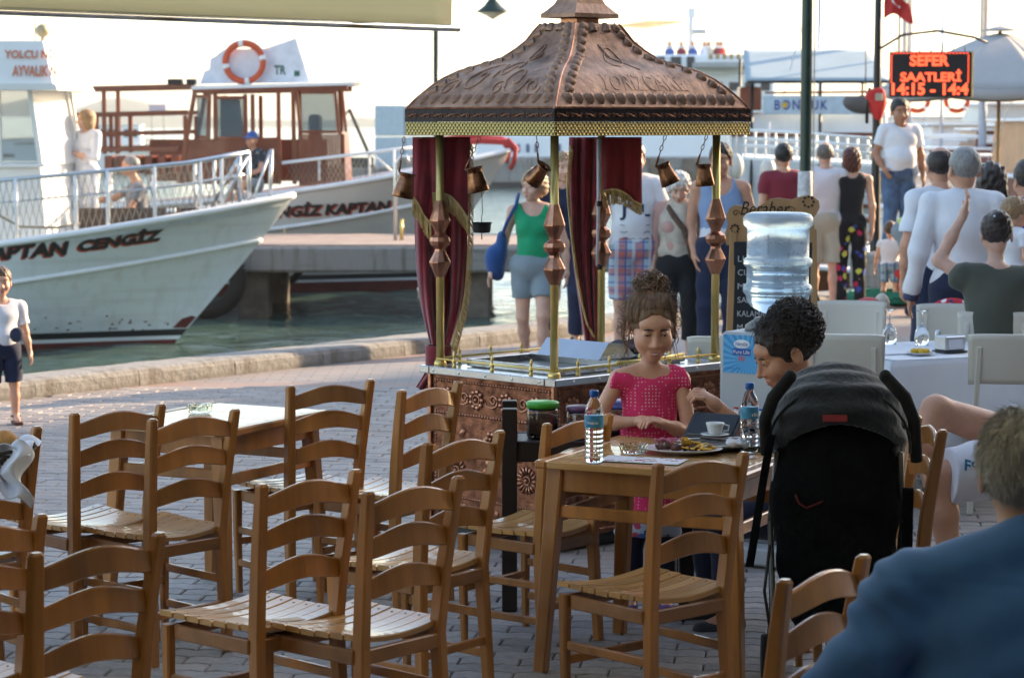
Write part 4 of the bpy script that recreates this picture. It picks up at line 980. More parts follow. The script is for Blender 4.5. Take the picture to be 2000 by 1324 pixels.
def hair_sdf(st):
    cap = ell((0, .018, .034), (.084, .104, .096)); face = ell((0, -.118, -.038), (.076, .088, .105))
    if st == 'short': f = smax(smax(ell((0, .020, .040), (.086, .106, .098)), neg(face), .008), half((0, 0, -.002), (0, -.75, -1)), .008); return folds(f, .0022, 150)
    if st == 'thin': f = smax(smax(ell((0, .018, .030), (.080, .100, .090)), neg(face), .008), half((0, 0, -.002), (0, -.75, -1)), .006); return folds(f, .0012, 190)
    if st == 'bald': f = smax(smax(smax(ell((0, .018, .028), (.081, .101, .088)), neg(face), .008), half((0, 0, -.002), (0, -.75, -1)), .006), neg(ell((0, -.01, .125), (.07, .095, .06))), .006); return folds(f, .0014, 160)
    if st == 'bob':
        b = smin([ell((0, .02, .036), (.092, .110, .10)), ell((0, .038, -.045), (.098, .080, .095))], .04); f = smax(smax(b, neg(ell((0, -.125, -.05), (.066, .10, .14))), .008), half((0, 0, -.125), (0, 0, -1)), .012); return folds(f, .004, 110)
    if st == 'long':
        b = smin([ell((0, .02, .036), (.094, .112, .102)), ell((0, .05, -.09), (.105, .075, .15))], .05); f = smax(b, neg(ell((0, -.125, -.05), (.066, .10, .16))), .008); return folds(f, .006, 90)
    if st == 'fluffy':
        b = smin([ell((0, .02, .045), (.100, .112, .105)), ell((0, .04, -.01), (.102, .09, .09))], .03); f = smax(smax(b, neg(ell((0, -.128, -.045), (.070, .092, .115))), .01), half((0, 0, -.03), (0, -.6, -1)), .01); return folds(f, .005, 120)
    if st == 'curly':
        b = smax(smax(ell((0, .02, .04), (.094, .112, .104)), neg(face), .01), half((0, 0, -.02), (0, -.6, -1)), .01); return folds(b, .006, 170)
    if st == 'bun':
        f = smax(smax(cap, neg(face), .008), half((0, 0, -.02), (0, -.55, -1)), .008); return folds(smin([f, ell((0, .085, .075), (.050, .045, .045))], .012), .0025, 150)
    if st == 'cap':
        f = smax(ell((0, .016, .045), (.088, .106, .088)), half((0, 0, .022), (0, -.15, -1)), .005); v = smax(ell((0, -.115, .032), (.070, .075, .016)), half((0, -.04, 0), (0, 1, 0)), .004); return smin([f, v], .006)
def hand_sdf(curl=.35, side=1):
    P = [ell((0, 0, .045), (.038, .016, .052)), cone((0, 0, -.02), (0, 0, .02), .026, .028)]; F = []
    for k, (x, L) in enumerate(((-.029, .062), (-.010, .075), (.010, .080), (.029, .072))):
        a0 = curl * .6; a1 = curl * 1.5; b0 = V3((x, 0, .080)); b1 = b0 + V3((x * .15, -math.sin(a0), math.cos(a0))) * L * .5; b2 = b1 + V3((0, -math.sin(a1), math.cos(a1))) * L * .45
        F += [cone(b0, b1, .0092, .0085), cone(b1, b2, .0085, .0068)]
    s = 1; t0 = V3((s * .026, -.004, .022)); t1 = V3((s * .052, -.018, .050)); t2 = V3((s * .058, -.032, .078)); F += [cone(t0, t1, .013, .010), cone(t1, t2, .010, .0075)]
    f1 = smin(P, .02); f = smin([f1] + F, .004); return f
def frame_from(z, y):
    z = V3(z); z = z / np.linalg.norm(z); y = V3(y); y = y - z * (y @ z); y = y / np.linalg.norm(y); x = np.cross(y, z); return np.stack([x, y, z], 1)
def person(label, loc, rz=0., h=1.75, J=None, skin=None, top=None, bottom=None, hair=None, shoes=None, yaw=0, pitch=0, roll=0, bulk=1., fem=False, age='adult', hs=1.1, res=.014, hres=.0075, curl=.4,
           palms=None, seed=0, legs=True, face=True, lipm=None, name='person', head=True, group=None):
    """local frame: facing -y. top: (material, kind, sleeve, hem), bottom: (material, kind, length)"""
    s = h / 1.75; j = {}
    for k, v in JD.items():
        j[k] = V3(v)
        if k.endswith('L'): j[k[:-1] + 'R'] = V3(v) * V3((-1, 1, 1))
    for k, v in (J or {}).items(): j[k] = V3(v)
    for k in j: j[k] = j[k] * s
    t = thing(name, label, 'person', loc, R(rz), group)
    up = j['neck'] - j['pelvis']; tl = np.linalg.norm(up); up = up / tl; side = j['shL'] - j['shR']; side = side - up * (side @ up); side /= np.linalg.norm(side); fw = np.cross(side, up); Q = np.stack([side, -fw, up], 1)
    tp = lambda f, dy=0., dx=0.: j['pelvis'] + up * tl * f - fw * dy * s + side * dx * s; b = bulk; w = .90 if fem else 1.
    chest = ell(tp(.64), np.array((.152 * w * b, .108 * b, .20)) * s, Q); belly = ell(tp(.30, -.012 * (b - .9) * 8), np.array((.132 * w * b, .102 * b ** 1.6, .17)) * s, Q); pel = ell(tp(0.), np.array((.158 * b * (1.05 if fem else 1), .115 * b, .13)) * s, Q)
    torso = [chest, belly, pel, cone(tp(.88, 0, .09), tp(.88, 0, -.09), .075 * s, .075 * s)]
    if fem: torso += [ell(tp(.62, -.085, q * .07), np.array((.058, .052, .056)) * s * b, Q) for q in (-1, 1)]
    nk = cone(j['neck'] - up * .02 * s, j['head'] - up * .05 * s + 0, .058 * s * (.85 if fem or age == 'child' else 1), .052 * s * (.85 if fem or age == 'child' else 1))
    L = []
    for q in 'LR':
        sh, el, wr, hp, kn, an = (j[k + q] for k in ('sh', 'el', 'wr', 'hip', 'kn', 'an'))
        aw_ = .9 if fem else 1.; aw_ *= b ** .5
        L += [cone(sh, el, .050 * s * aw_, .040 * s * aw_), cone(el, el * .5 + wr * .5, .040 * s * aw_, .036 * s * aw_), cone(el * .5 + wr * .5, wr, .036 * s * aw_, .026 * s), cone(j['neck'], sh, .048 * s, .050 * s)]
        if legs: L += [cone(hp, kn, .084 * s * b ** .6, .056 * s), cone(kn, kn * .6 + an * .4, .054 * s, .054 * s * (.95)), cone(kn * .6 + an * .4, an, .054 * s, .036 * s), cone(an, an + V3((0, -.13, -.045)) * s, .036 * s, .030 * s)]
    bodyf = smin(torso + [nk] + L, .03 * s); pad = .02
    parts = [(*snet(bodyf, bodyf.bb[0] - pad, bodyf.bb[1] + pad, res), 0)]
    Hs = s * hs; Hq = rot3(yaw, pitch, roll); hc = j['head']
    if head:
        hf = smin([localf(head_sdf(age, fem), hc, Hq, Hs, .15), nk], .012 * s); parts.append((*snet(hf, hc - .155 * Hs, hc + .155 * Hs, hres), 0))
    for q in 'LR':
        wr, el = j['wr' + q], j['el' + q]; d = wr - el
        pn = (palms or {}).get(q, (-1 if q == 'L' else 1, 0, 0)); Fr = frame_from((palms or {}).get('d' + q, d), -V3(pn))
        ts = 1
        if np.cross(Fr[:, 1], Fr[:, 2]) @ Fr[:, 0] < 0: Fr[:, 0] *= -1
        # thumb side: forward for hanging hands
        if (q == 'L') == (Fr[:, 0] @ V3((0, -1, 0)) < 0) and False: pass
        Fm = Fr.copy()
        if (palms or {}).get('t' + q, None) is not None:
            if Fm[:, 0] @ V3(palms['t' + q]) < 0: Fm[:, 0] *= -1
        elif Fm[:, 0] @ V3((0, -1, 0)) < 0: Fm[:, 0] *= -1
        hfn = localf(hand_sdf((palms or {}).get('c' + q, curl)), wr, Fm, s, .2); lo = wr - .05 * s; c0 = wr + Fm[:, 2] * .07 * s
        parts.append((*snet(hfn, c0 - .11 * s, c0 + .11 * s, min(.0065, hres) * max(.7, s)), 0))
    body = link('body', npmesh('body', parts, [skin or skin_a]), t)
    if top:
        tm, kind, slv, hem = top; g = (.012 if kind != 'loose' else .020) * s
        F = [f.grow(g) for f in torso]
        if kind != 'tank':
            for q in 'LR': F.append(cone(j['neck'] + (j['sh' + q] - j['neck']) * .25 - up * .01 * s, j['sh' + q], .050 * s, .050 * s + g))
        f = smin(F, .04 * s); f = smax(f, half(tp(hem), -up), .004)
        if kind == 'tank':
            for q in 'LR':
                sh = j['sh' + q]; f = smax(f, neg(ell(sh + side * (.055 if q == 'L' else -.055) * s - up * .035 * s, np.array((.078, .2, .125)) * s, Q)), .006)
            f = smax(f, neg(ell(j['neck'] + fw * .08 * s + up * .02 * s, np.array((.095, .12, .115)) * s, Q)), .006); f = smax(f, neg(ell(j['neck'] - fw * .07 * s + up * .035 * s, np.array((.075, .09, .07)) * s, Q)), .006)
        else:
            f = smax(f, neg(ell(j['neck'] + fw * .05 * s + up * .03 * s, np.array((.066, .085, .062)) * s, Q)), .006)
            for q in 'LR':
                sh, el, wr = j['sh' + q], j['el' + q], j['wr' + q]; r0 = .050 * s * b ** .4 + g * 1.1
                if slv <= 1: e = sh + (el - sh) * slv; d = (el - sh); a = smax(cone(sh, e + d * .1, r0, r0 * .98), half(e, d), .004); a.bb = (np.minimum(sh, e) - .1 * s, np.maximum(sh, e) + .1 * s); f = smin([f, a], .02 * s)
                else: e = el + (wr - el) * (slv - 1); d = wr - el; a = smax(cone(el, e + d * .1, r0 * .84, r0 * .64), half(e, d), .004); a.bb = (np.minimum(el, e) - .08 * s, np.maximum(el, e) + .08 * s); f = smin([f, cone(sh, el, r0, r0 * .84), a], .02 * s)
        f = folds(f, .007 * s, 19 / s, seed); link('shirt', npmesh('shirt', [(*snet(f, f.bb[0] - .03, f.bb[1] + .03, res * .9), 0)], [tm]), t)
    if bottom and legs:
        bm_, kind, ln = bottom; g = (.012 if kind == 'tight' else .024) * s; F = [pel.grow(g), belly.grow(.004)]; f = smax(smin(F, .03 * s), half(tp(.17), up), .004); f.bb = smin(F, .1).bb
        for q in 'LR':
            hp, kn, an = j['hip' + q], j['kn' + q], j['an' + q]; r0 = .088 * s * b ** .6 + g * .6
            if ln <= 1: e = hp + (kn - hp) * ln; d = kn - hp; a = smax(cone(hp, e + d * .1, r0, (.064 * s + g * 1.2) if ln > .6 else r0), half(e, d), .004); a.bb = (np.minimum(hp, e) - .13 * s, np.maximum(hp, e) + .13 * s); f = smin([f, a], .022 * s)
            else: e = kn + (an - kn) * (ln - 1); d = an - kn; a = smax(cone(kn, e + d * .1, .060 * s + g, .046 * s + g), half(e, d), .004); a.bb = (np.minimum(kn, e) - .1 * s, np.maximum(kn, e) + .1 * s); f = smin([f, cone(hp, kn, r0, .060 * s + g), a], .022 * s)
        f = folds(f, .006 * s, 21 / s, seed + 5); link('trousers' if ln > 1 else 'shorts', npmesh('trousers', [(*snet(f, f.bb[0] - .03, f.bb[1] + .03, res * .9), 0)], [bm_]), t)
    if hair:
        hm, st = hair; f = localf(hair_sdf(st), hc, Hq, Hs, .22); link('cap' if st == 'cap' else 'hair', npmesh('hair', [(*snet(f, hc - .19 * Hs, hc + .19 * Hs, hres * .9), 0)], [hm]), t)
    if face and head:
        W_ = lambda p: Vector(hc + Hq @ (V3(p) * Hs)); HQ = Matrix(Hq.tolist())
        for q in (-1, 1):
            e = MB().sphere(W_((q * .031, -.0765, .002)), .0122 * Hs, 12, 8).build('eye', eye_w, t); MB().sphere(W_((q * .031, -.0850, .001)), (.0058 * Hs, .0044 * Hs, .0058 * Hs), 10, 6, HQ).build('iris', eye_d, e)
            MB().tube([W_((q * (.014 + .008 * k), -.0925 + .0025 * k, .0195 + .0025 * math.sin(k * 1.0))) for k in range(5)], [.0022 * Hs, .003 * Hs, .003 * Hs, .0025 * Hs, .0012 * Hs], 6).build('eyebrow', hair[0] if hair and hair[1] != 'cap' and hair[0] != h_white else h_dark, t)
            MB().sphere(W_((q * .031, -.0772, .0072)), (.0138 * Hs, .0128 * Hs, .0092 * Hs), 12, 8, HQ).build('upper_lid', skin or skin_a, t); MB().tube([W_((q * (.019 + .006 * k), -.0902 + .0014 * (k - 2) ** 2, .0020 - .0006 * (k - 2) ** 2)) for k in range(5)], .0013 * Hs, 5).build('eyelashes', h_dark, t)
        MB().tube([W_((x, -.0885 + abs(x) * .18, -.065 + x * x * 6)) for x in (-.019, -.010, 0, .010, .019)], [.0012 * Hs, .0045 * Hs, .0042 * Hs, .0045 * Hs, .0012 * Hs], 8).tube([W_((x, -.0875 + abs(x) * .2, -.0735 + x * x * 8)) for x in (-.016, -.008, 0, .008, .016)], [.0012 * Hs, .005 * Hs, .0058 * Hs, .005 * Hs, .0012 * Hs], 8).build('lips', lipm or lip, t)
    if shoes and legs:
        for q in 'LR':
            an = j['an' + q]; f = smin([cone(an + V3((0, .02, -.035)) * s, an + V3((0, -.12, -.045)) * s, .045 * s, .040 * s), cone(an + V3((0, .02, -.01)) * s, an + V3((0, -.01, 0)) * s, .045 * s, .045 * s)], .02 * s); f = smax(f, half((0, 0, an[2] - .083 * s), (0, 0, -1)), .004)
            link('shoe', npmesh('shoe', [(*snet(f, f.bb[0] - .02, f.bb[1] + .02, res * .8), 0)], [shoes]), t)
    t['_s'] = s; del t['_s']
    return t, j, (hc, Hq, Hs)
def stand_at(px, head_y, h, Y=None):
    """ground point of a standing figure whose head top shows at (px, head_y)"""
    d = raydir(px, head_y); t = (h - CAMZ) / d.z if Y is None else Y / d.y; return Vector((d.x * t, d.y * t, 0))
def gp(px, Y): p = at(px, 240, Y); return Vector((p.x, Y, 0))
WALK = dict(knL=(.10, -.13, .52), anL=(.10, -.08, .10), knR=(-.10, .03, .50), anR=(-.10, .24, .15))
# strolling group behind the cart
o, j, hd = person('woman in a green tank top and grey shorts walking with a blue shoulder bag', gp(1042, 18.6), -8, 1.58, dict(WALK, elL=(.27, .05, 1.14), wrL=(.29, .0, .90), elR=(-.27, .06, 1.14), wrR=(-.36, -.02, .90)), skin_b, (c_green, 'tank', 0, .02), (c_grs, 'loose', .62), (h_blond, 'fluffy'), shoe_w, yaw=-30, bulk=1.12, fem=True, hres=.007)
b = MB(); bagm = cloth('blue_bag_cloth', (.02, .07, .22))
f = smin([ell((-.30, .04, .88), (.085, .12, .15)), ell((-.26, .02, 1.0), (.05, .08, .12))], .04); bag = thing('shoulder_bag', 'blue shoulder bag carried by the woman in the green top', 'bag', gp(1042, 18.6), R(-8)); sdf_obj('bag_body', folds(f, .008, 20), .016, bagm, bag); MB().tube([(-.27, .0, 1.05), (-.20, -.07, 1.2), (-.125, -.08, 1.34), (-.12, .02, 1.42), (-.16, .10, 1.3), (-.25, .08, 1.05)], .014, 8).build('strap', bagm, bag)
pl_m = plaid('plaid_shorts', (.42, .55, .66), ((0, 2.1, 0, .1, (.55, .10, .08)), (2, 1.9, 1, .3, (.55, .14, .10)), (0, 4.0, 2, .75, (.04, .10, .35)), (2, 4.3, 0, .75, (.06, .14, .40)), (0, 2.1, 2.2, .8, (.75, .75, .75))), 22)
o, j, hd = person('man in a white printed T-shirt and red and blue plaid shorts', gp(1238, 19.3), 4, 1.80, dict(elL=(.27, .02, 1.12), wrL=(.29, -.08, .88), elR=(-.27, .03, 1.12), wrR=(-.27, -.1, .90)), skin_b, (c_white, 'loose', .62, -.02), (pl_m, 'loose', .95), (h_brown, 'short'), shoe_d, bulk=1.15, seed=2)
ink = M('shirt_print', (.035, .045, .08), .9, v=.3)
def onchest(x, y, z): return (-.13 + x, -.150 + .55 * (x - .125) ** 2 - .002 * z, y)
b = MB()
for k, (x0_, tx) in enumerate(((0, 'JTL'),)): text_obj('shirt_print', 'JTL', .25, ink, o, lambda x, y, z: onchest(x, 1.19 + y, z), h=.13, sub=2, bold=.03)
for r_ in range(4): MB().tube([onchest(.25 * k / 14, 1.15 - .055 * r_ + .006 * math.sin(k * 2 + r_), 0) for k in range(15)], .0028, 4).build('barbed_line', ink, o)
o, j, hd = person('older woman with fluffy white hair in a cream cardigan looking down', gp(1328, 19.2), -12, 1.56, dict(head=(0, -.045, 1.62)), skin_b, (c_pinkk, 'loose', 1.5, -.05), (c_black, 'loose', 1.6), (h_white, 'fluffy'), shoe_d, yaw=10, pitch=18, bulk=1.08, fem=True, seed=3, hres=.007)
f = smax(smin([ell((0, 0, 1.14), (.175, .135, .24)), ell((0, 0, .95), (.17, .13, .15))], .04), half((0, 0, .80), (0, 0, -1)), .004); f.bb = (np.array((-.2, -.2, .78)), np.array((.2, .2, 1.42))); sdf_obj('knitted_vest', folds(f, .006, 25), .015, c_cream, o)
MB().tube([(-.08, .0, 1.33), (-.075, -.08, 1.29), (-.02, -.135, 1.22), (.06, -.15, 1.12), (.10, -.145, .98), (.11, -.13, .88)], [.016, .022, .026, .024, .020, .008], 8).build('brown_scarf', M('brown_scarf', (.10, .06, .04), .9, v=.5, vs=40), o)
bg = thing('straw_bag', 'yellow fringed straw bag in the white haired woman\'s hand', 'bag', gp(1352, 19.2)); b = MB(); rr = random.Random(4)
for k in range(40): x = rr.uniform(-.06, .06); b.tube([(x * .3, 0, .62), (x, rr.uniform(-.02, .02), .42), (x * 1.4, rr.uniform(-.03, .03), .22)], .005, 4)
tag(b.build('straw_fringe', M('straw', (.55, .40, .10), .7, v=.3), bg), kind='stuff'); MB().tube([(0, 0, .60), (.03, 0, .72), (0, 0, .8), (-.02, 0, .72)], .006, 6).build('handle', M('straw', (0, 0, 0)), bg)
c_tank = M('tank_blue_white', (.22, .32, .50), .9)
def tw(n, L, oc):
    sp = n.new('ShaderNodeSeparateXYZ'); L.new(oc, sp.inputs[0]); nz = n.new('ShaderNodeTexNoise'); nz.inputs['Scale'].default_value = 60; L.new(oc, nz.inputs['Vector'])
    return nmix(n, L, nmath(n, L, 'GREATER_THAN', nmath(n, L, 'ADD', sp.outputs[2], nmath(n, L, 'MULTIPLY', nz.outputs[0], .05)), 1.16), (.68, .70, .76), (.22, .31, .48))
recolor(c_tank, tw)
o, j, hd = person('man in a blue and white tank top with navy trousers and glasses', gp(1408, 19.0), -6, 1.79, dict(elL=(.27, .06, 1.13), wrL=(.26, .02, .88), elR=(-.235, .06, 1.13), wrR=(-.20, -.02, .90)), skin_a, (c_tank, 'tank', 0, -.06), (c_navy, 'loose', 1.9), (h_dark, 'short'), shoe_d, yaw=-8, bulk=1.1, seed=4, hres=.007)
g_ = MB()
for q in (-1, 1): g_.tube([Vector(hd[0] + hd[1] @ (V3((q * .032 + .019 * math.cos(a), -.100, .002 + .014 * math.sin(a))) * hd[2])) for a in np.linspace(0, 6.283, 13)[:-1]], .0018, 5, closed=True)
tag(g_.build('glasses', black_m, o), kind='stuff')
MB().tube([(-.03, -.17, .95), (-.035, -.18, .85), (-.05, -.17, .78)], .009, 6).build('drawstring', linen, o)
person('passer-by in dark trousers, mostly hidden behind the front brass pole', gp(1100, 20.6), 12, 1.70, WALK, skin_b, (c_navy, 'loose', .6, -.02), (c_navy, 'loose', 1.9), (h_blond, 'bob'), shoe_d, fem=True, seed=14)
# people with their backs to us by the quay
person('man in a maroon T-shirt standing with his back turned, left of the lamp post', gp(1531, 24.3), 188, 1.74, None, skin_a, (c_maroon, 'loose', .6, -.02), (c_grs, 'loose', 1.), (h_black, 'short'), shoe_d, bulk=1.08, seed=5, face=False)
person('man in a white T-shirt and pale shorts with a grey cap, back turned', gp(1612, 24.9), 176, 1.76, dict(elR=(-.24, -.06, 1.14), wrR=(-.2, -.22, .98), elL=(.24, -.02, 1.14), wrL=(.22, -.15, .92)), skin_b, (c_white, 'loose', .62, -.03), (c_beige, 'loose', .98), (h_salt, 'bald'), shoe_d, bulk=1.08, seed=6, face=False)
flo = flowers('floral_trousers', (.012, .012, .014), ((.50, .03, .10), (.55, .58, .10), (.05, .08, .35)), 8.)
person('woman with an auburn bob, black top and flowered trousers, back turned', gp(1664, 24.9), 184, 1.70, dict(elL=(.22, .05, 1.15), wrL=(.25, .0, .90)), skin_b, (c_black, 'tank', 0, .0), (flo, 'tight', 1.95), (h_red, 'bob'), shoe_d, fem=True, bulk=.98, seed=7, face=False)
blk = thing('concrete_block', 'low concrete block the smiling man in white stands on', 'block', gp(1738, 26.9), R(50)); MB().box((0, 0, .31), (1.0, .42, .40), .025).build('block_body', conc, blk)
o, j, hd = person('smiling man in a white V-neck T-shirt and jeans standing on the block', gp(1757, 26.9) + Vector((0, 0, .51)), 8, 1.70, dict(elR=(-.28, .02, 1.15), wrR=(-.22, -.12, .98), elL=(.27, .03, 1.13), wrL=(.30, .02, .88)), skin_c, (c_white, 'loose', .65, .0), (c_jeans, 'loose', 1.9), (h_black, 'short'), shoe_d, bulk=1.32, hs=1.28, seed=8)
person('man with a receding dark hairline in a short sleeved white shirt', gp(1838, 16.0), 200, 1.80, dict(elL=(.26, .04, 1.13), wrL=(.24, -.04, .88)), skin_a, (c_white, 'loose', .75, -.03), (c_navy, 'loose', 1.9), (h_dark, 'bald'), shoe_d, bulk=1.1, seed=9, yaw=-12, face=False)
o, j, hd = person('grey haired man in a long sleeved white shirt seen from behind', gp(1884, 14.7), 172, 1.81, dict(elR=(-.27, .06, 1.12), wrR=(-.30, -.06, .86), elL=(.265, .06, 1.13), wrL=(.30, -.02, .87)), skin_a, (c_white, 'loose', 1.92, -.08), (c_navy, 'loose', 1.9), (h_grey, 'thin'), shoe_d, bulk=1.1, seed=10, yaw=18, face=False, hres=.006, hs=1.16)
f = smin([cone((-.055, .05, 1.535), (.055, .05, 1.535), .028, .028), cone((.06, .04, 1.53), (.075, -.04, 1.50), .026, .02), cone((-.06, .04, 1.53), (-.075, -.04, 1.50), .026, .02)], .02); sdf_obj('collar', f, .009, c_white, o)
w_ = Vector(j['wrL']); e_ = Vector(j['elL']); d_ = (w_ - e_).normalized(); MB().tube([w_ - d_ * .045, w_ + d_ * .02], [.047, .052], 12).build('cuff', M('striped_cuff', (.06, .07, .14), .8, v=.2), o)
person('woman with dark brown hair behind the grey haired man', gp(1940, 16.8), 200, 1.66, None, skin_b, (c_pinkk, 'tank', 0, .0), (c_navy, 'tight', 1.9), (h_dark, 'long'), shoe_d, fem=True, seed=11, yaw=-30, hs=1.2)
person('man in a bright blue T-shirt cut by the right edge of the picture', gp(2010, 15.2), 190, 1.72, None, skin_a, (c_blue, 'loose', .6, -.02), (c_jeans, 'loose', 1.9), (h_dark, 'short'), shoe_d, seed=12, face=False)
kid = dict(head=(0, -.012, 1.58), neck=(0, .01, 1.37), shL=(.20, .01, 1.31), elL=(.28, -.02, 1.03), wrL=(.33, -.10, .78), shR=(-.20, .01, 1.31), elR=(-.26, .03, 1.03), wrR=(-.25, -.05, .80), pelvis=(0, 0, .85), hipL=(.10, 0, .82), hipR=(-.10, 0, .82), knL=(.12, -.01, .46), knR=(-.12, -.01, .46), anL=(.14, .03, .09), anR=(-.14, .03, .09))
pl2 = plaid('toddler_plaid', (.30, .45, .55), ((0, 2.4, 0, .2, (.03, .10, .25)), (2, 2.4, 1, .3, (.03, .12, .28)), (0, 5, 1, .8, (.6, .6, .5))), 30)
o, j, hd = person('toddler in a white vest, blue plaid shorts and blue shoes', gp(1742, 25.6), 165, .90, kid, skin_k, (c_white, 'loose', .3, .05), (pl2, 'loose', .9), (h_brown, 'short'), shoe_b, hs=1.55, bulk=1.3, age='child', res=.009, hres=.008, seed=13, face=False)
person('person in a lime green top bending down towards the toddler', gp(1792, 24.2), 75, 1.70, dict(head=(0, -.52, 1.22), neck=(0, -.40, 1.20), pelvis=(0, .12, .90), shL=(.17, -.36, 1.18), shR=(-.17, -.36, 1.18), elL=(.20, -.50, .92), wrL=(.16, -.68, .74), elR=(-.2, -.50, .92), wrR=(-.16, -.66, .72), hipL=(.09, .12, .88), hipR=(-.09, .12, .88)), skin_b, (c_yel, 'loose', .6, 0), (c_grs, 'tight', 1.8), (h_dark, 'short'), shoe_d, fem=True, pitch=35, seed=15)
# seated woman with raised arm and the curly toddler
SEAT = dict(pelvis=(0, .02, .50), head=(0, -.01, 1.22), neck=(0, .04, 1.05), shL=(.18, .03, 1.0), shR=(-.18, .03, 1.0), elL=(.22, -.08, .74), elR=(-.22, -.08, .74), wrL=(.16, -.30, .66), wrR=(-.16, -.30, .66), hipL=(.10, 0, .50), hipR=(-.10, 0, .50), knL=(.12, -.42, .50), knR=(-.12, -.42, .50), anL=(.12, -.40, .10), anR=(-.12, -.40, .10))
o, j, hd = person('seated woman in an olive top, dark hair in a bun, left arm raised', gp(1948, 13.3) + Vector((0, 0, .12)), 178, 1.72, dict(SEAT, elR=(-.22, -.02, .98), wrR=(-.06, -.10, 1.32), shR=(-.20, .02, 1.0)) if False else dict(SEAT, shL=(.19, .02, 1.02), elL=(.31, -.06, 1.10), wrL=(.17, -.10, 1.36), head=(-.01, -.03, 1.25)), skin_b, (c_olive, 'loose', .12, -.05), (c_navy, 'tight', 1.8), (h_dark, 'bun'), shoe_d, fem=True, bulk=1.12, seed=16, pitch=8, face=False, hres=.006, palms=dict(dL=(-.3, 0, 1), L=(1, -.3, 0)))
MB().sphere(tuple(hd[0] + hd[1] @ (V3((.03, .13, .085)) * hd[2])), .007, 8, 6).build('hair_pin', linen, o)
o, j, hd = person('curly haired toddler in white held up behind the seated woman', gp(1985, 14.0) + Vector((0, 0, .72)), 120, .80, kid, skin_k, (c_white, 'loose', .6, .05), (c_white, 'loose', .9), (h_blond, 'curly'), None, hs=1.62, bulk=1.25, age='child', res=.009, hres=.008, seed=17, face=False)
# people on and by the boats
o, j, hd = person('blond woman in a white blouse with folded arms on the near boat', at(170, 240, 34.2) * V3((1, 1, 0)).tolist()[0] if False else Vector((at(168, 240, 34.0).x, 34.0, .28)), -35, 1.86, dict(elL=(.22, -.06, 1.14), wrL=(-.05, -.20, 1.20), elR=(-.22, -.06, 1.14), wrR=(.06, -.19, 1.16)), skin_b, (c_white, 'loose', 1.7, -.02), (c_white, 'loose', 1.8), (h_blond, 'bob'), None, fem=True, yaw=-35, bulk=1.08, seed=18)
for q in ():
    pass
o, j, hd = person('grey haired man in a grey T-shirt sitting at the boat rail', Vector((at(262, 240, 34.6).x, 34.6, -.10)), -75, 1.98, dict(SEAT, head=(0, -.06, 1.28), elR=(-.26, -.24, .86), wrR=(-.28, -.52, .82)), skin_a, (c_greyt, 'loose', .6, -.02), (c_jeans, 'loose', 1.8), (h_grey, 'thin'), shoe_w, bulk=1.1, seed=19)
o, j, hd = person('man in a blue cap and dark floral shirt sitting on the far boat\'s edge', Vector((at(492, 240, 43.3).x, 43.3, .30)), -28, 1.96, dict(SEAT, anL=(.10, -.75, .12), anR=(-.14, -.62, .06), knL=(.12, -.42, .52), knR=(-.12, -.40, .50)), skin_a, (flowers('floral_shirt', (.03, .035, .04), ((.3, .3, .25), (.05, .12, .2), (.3, .1, .05)), 12), 'loose', .6, 0), (c_grs, 'loose', .95), (c_blue, 'cap'), shoe_w, bulk=1.1, seed=20)
# little boy on the left
b_d = gp(-4, 15.4); o, j, hd = person('small boy in a white T-shirt and navy shorts cut by the left edge', b_d, 25, 1.04, dict(kid, elL=(.26, .02, 1.03), wrL=(.30, -.02, .80), pelvis=(0, 0, .88)), skin_k, (c_white, 'loose', .7, .02), (c_navy, 'loose', .95), (h_brown, 'short'), None, hs=1.32, bulk=1.15, age='child', res=.008, hres=.006, seed=21, yaw=-10)
MB().sphere((.07, -.105, .60), (.045, .01, .05), 12, 8).build('shirt_print', ink, o)
for q in 'LR':
    a = Vector(j['an' + q]); MB().box((a.x, a.y - .035, .012), (.055, .135, .022), .006).tube([a + Vector((.03 * math.cos(t), .03 * math.sin(t) + .0, .0)) for t in np.linspace(0, 6.283, 11)[:-1]], .006, 5, closed=True).build('sandal', M('sandal', (.12, .05, .03), .7), o)
# ------------------------------------------------------------------ hair strands
def strands(name, mat, parent, hd, n, c, r, region, L=.02, rad=.0012, seed=0, back=(0, .5, -1.), jit=.5, kind='stuff', seg=2):
    """short strands rooted on a head ellipsoid; region(p) tells where hair grows; back: combing direction"""
    rr = np.random.RandomState(seed); hc, Q, s = hd; b = MB(); k = 0; c = V3(c); r = V3(r); bd = V3(back)
    while k < n:
        d = rr.normal(size=3); d /= np.linalg.norm(d); p = c + r * d
        if not region(p): continue
        k += 1; nn = d / r; nn /= np.linalg.norm(nn); t = bd - nn * (bd @ nn); t = t / max(np.linalg.norm(t), 1e-6) + rr.normal(size=3) * jit * .5 + nn * .25; t /= np.linalg.norm(t)
        pts = [p - nn * .003]
        for q in range(seg): pts.append(pts[-1] + t * L / seg * rr.uniform(.7, 1.3) + nn * .0012 * (1 - q) + rr.normal(size=3) * jit * L * .08)
        b.tube([Vector(hc + Q @ (x * s)) for x in pts], [rad * s] + [rad * s * .9] * (seg - 1) + [rad * s * .3], 3, False)
    return tag(b.build(name, mat, parent), kind=kind)
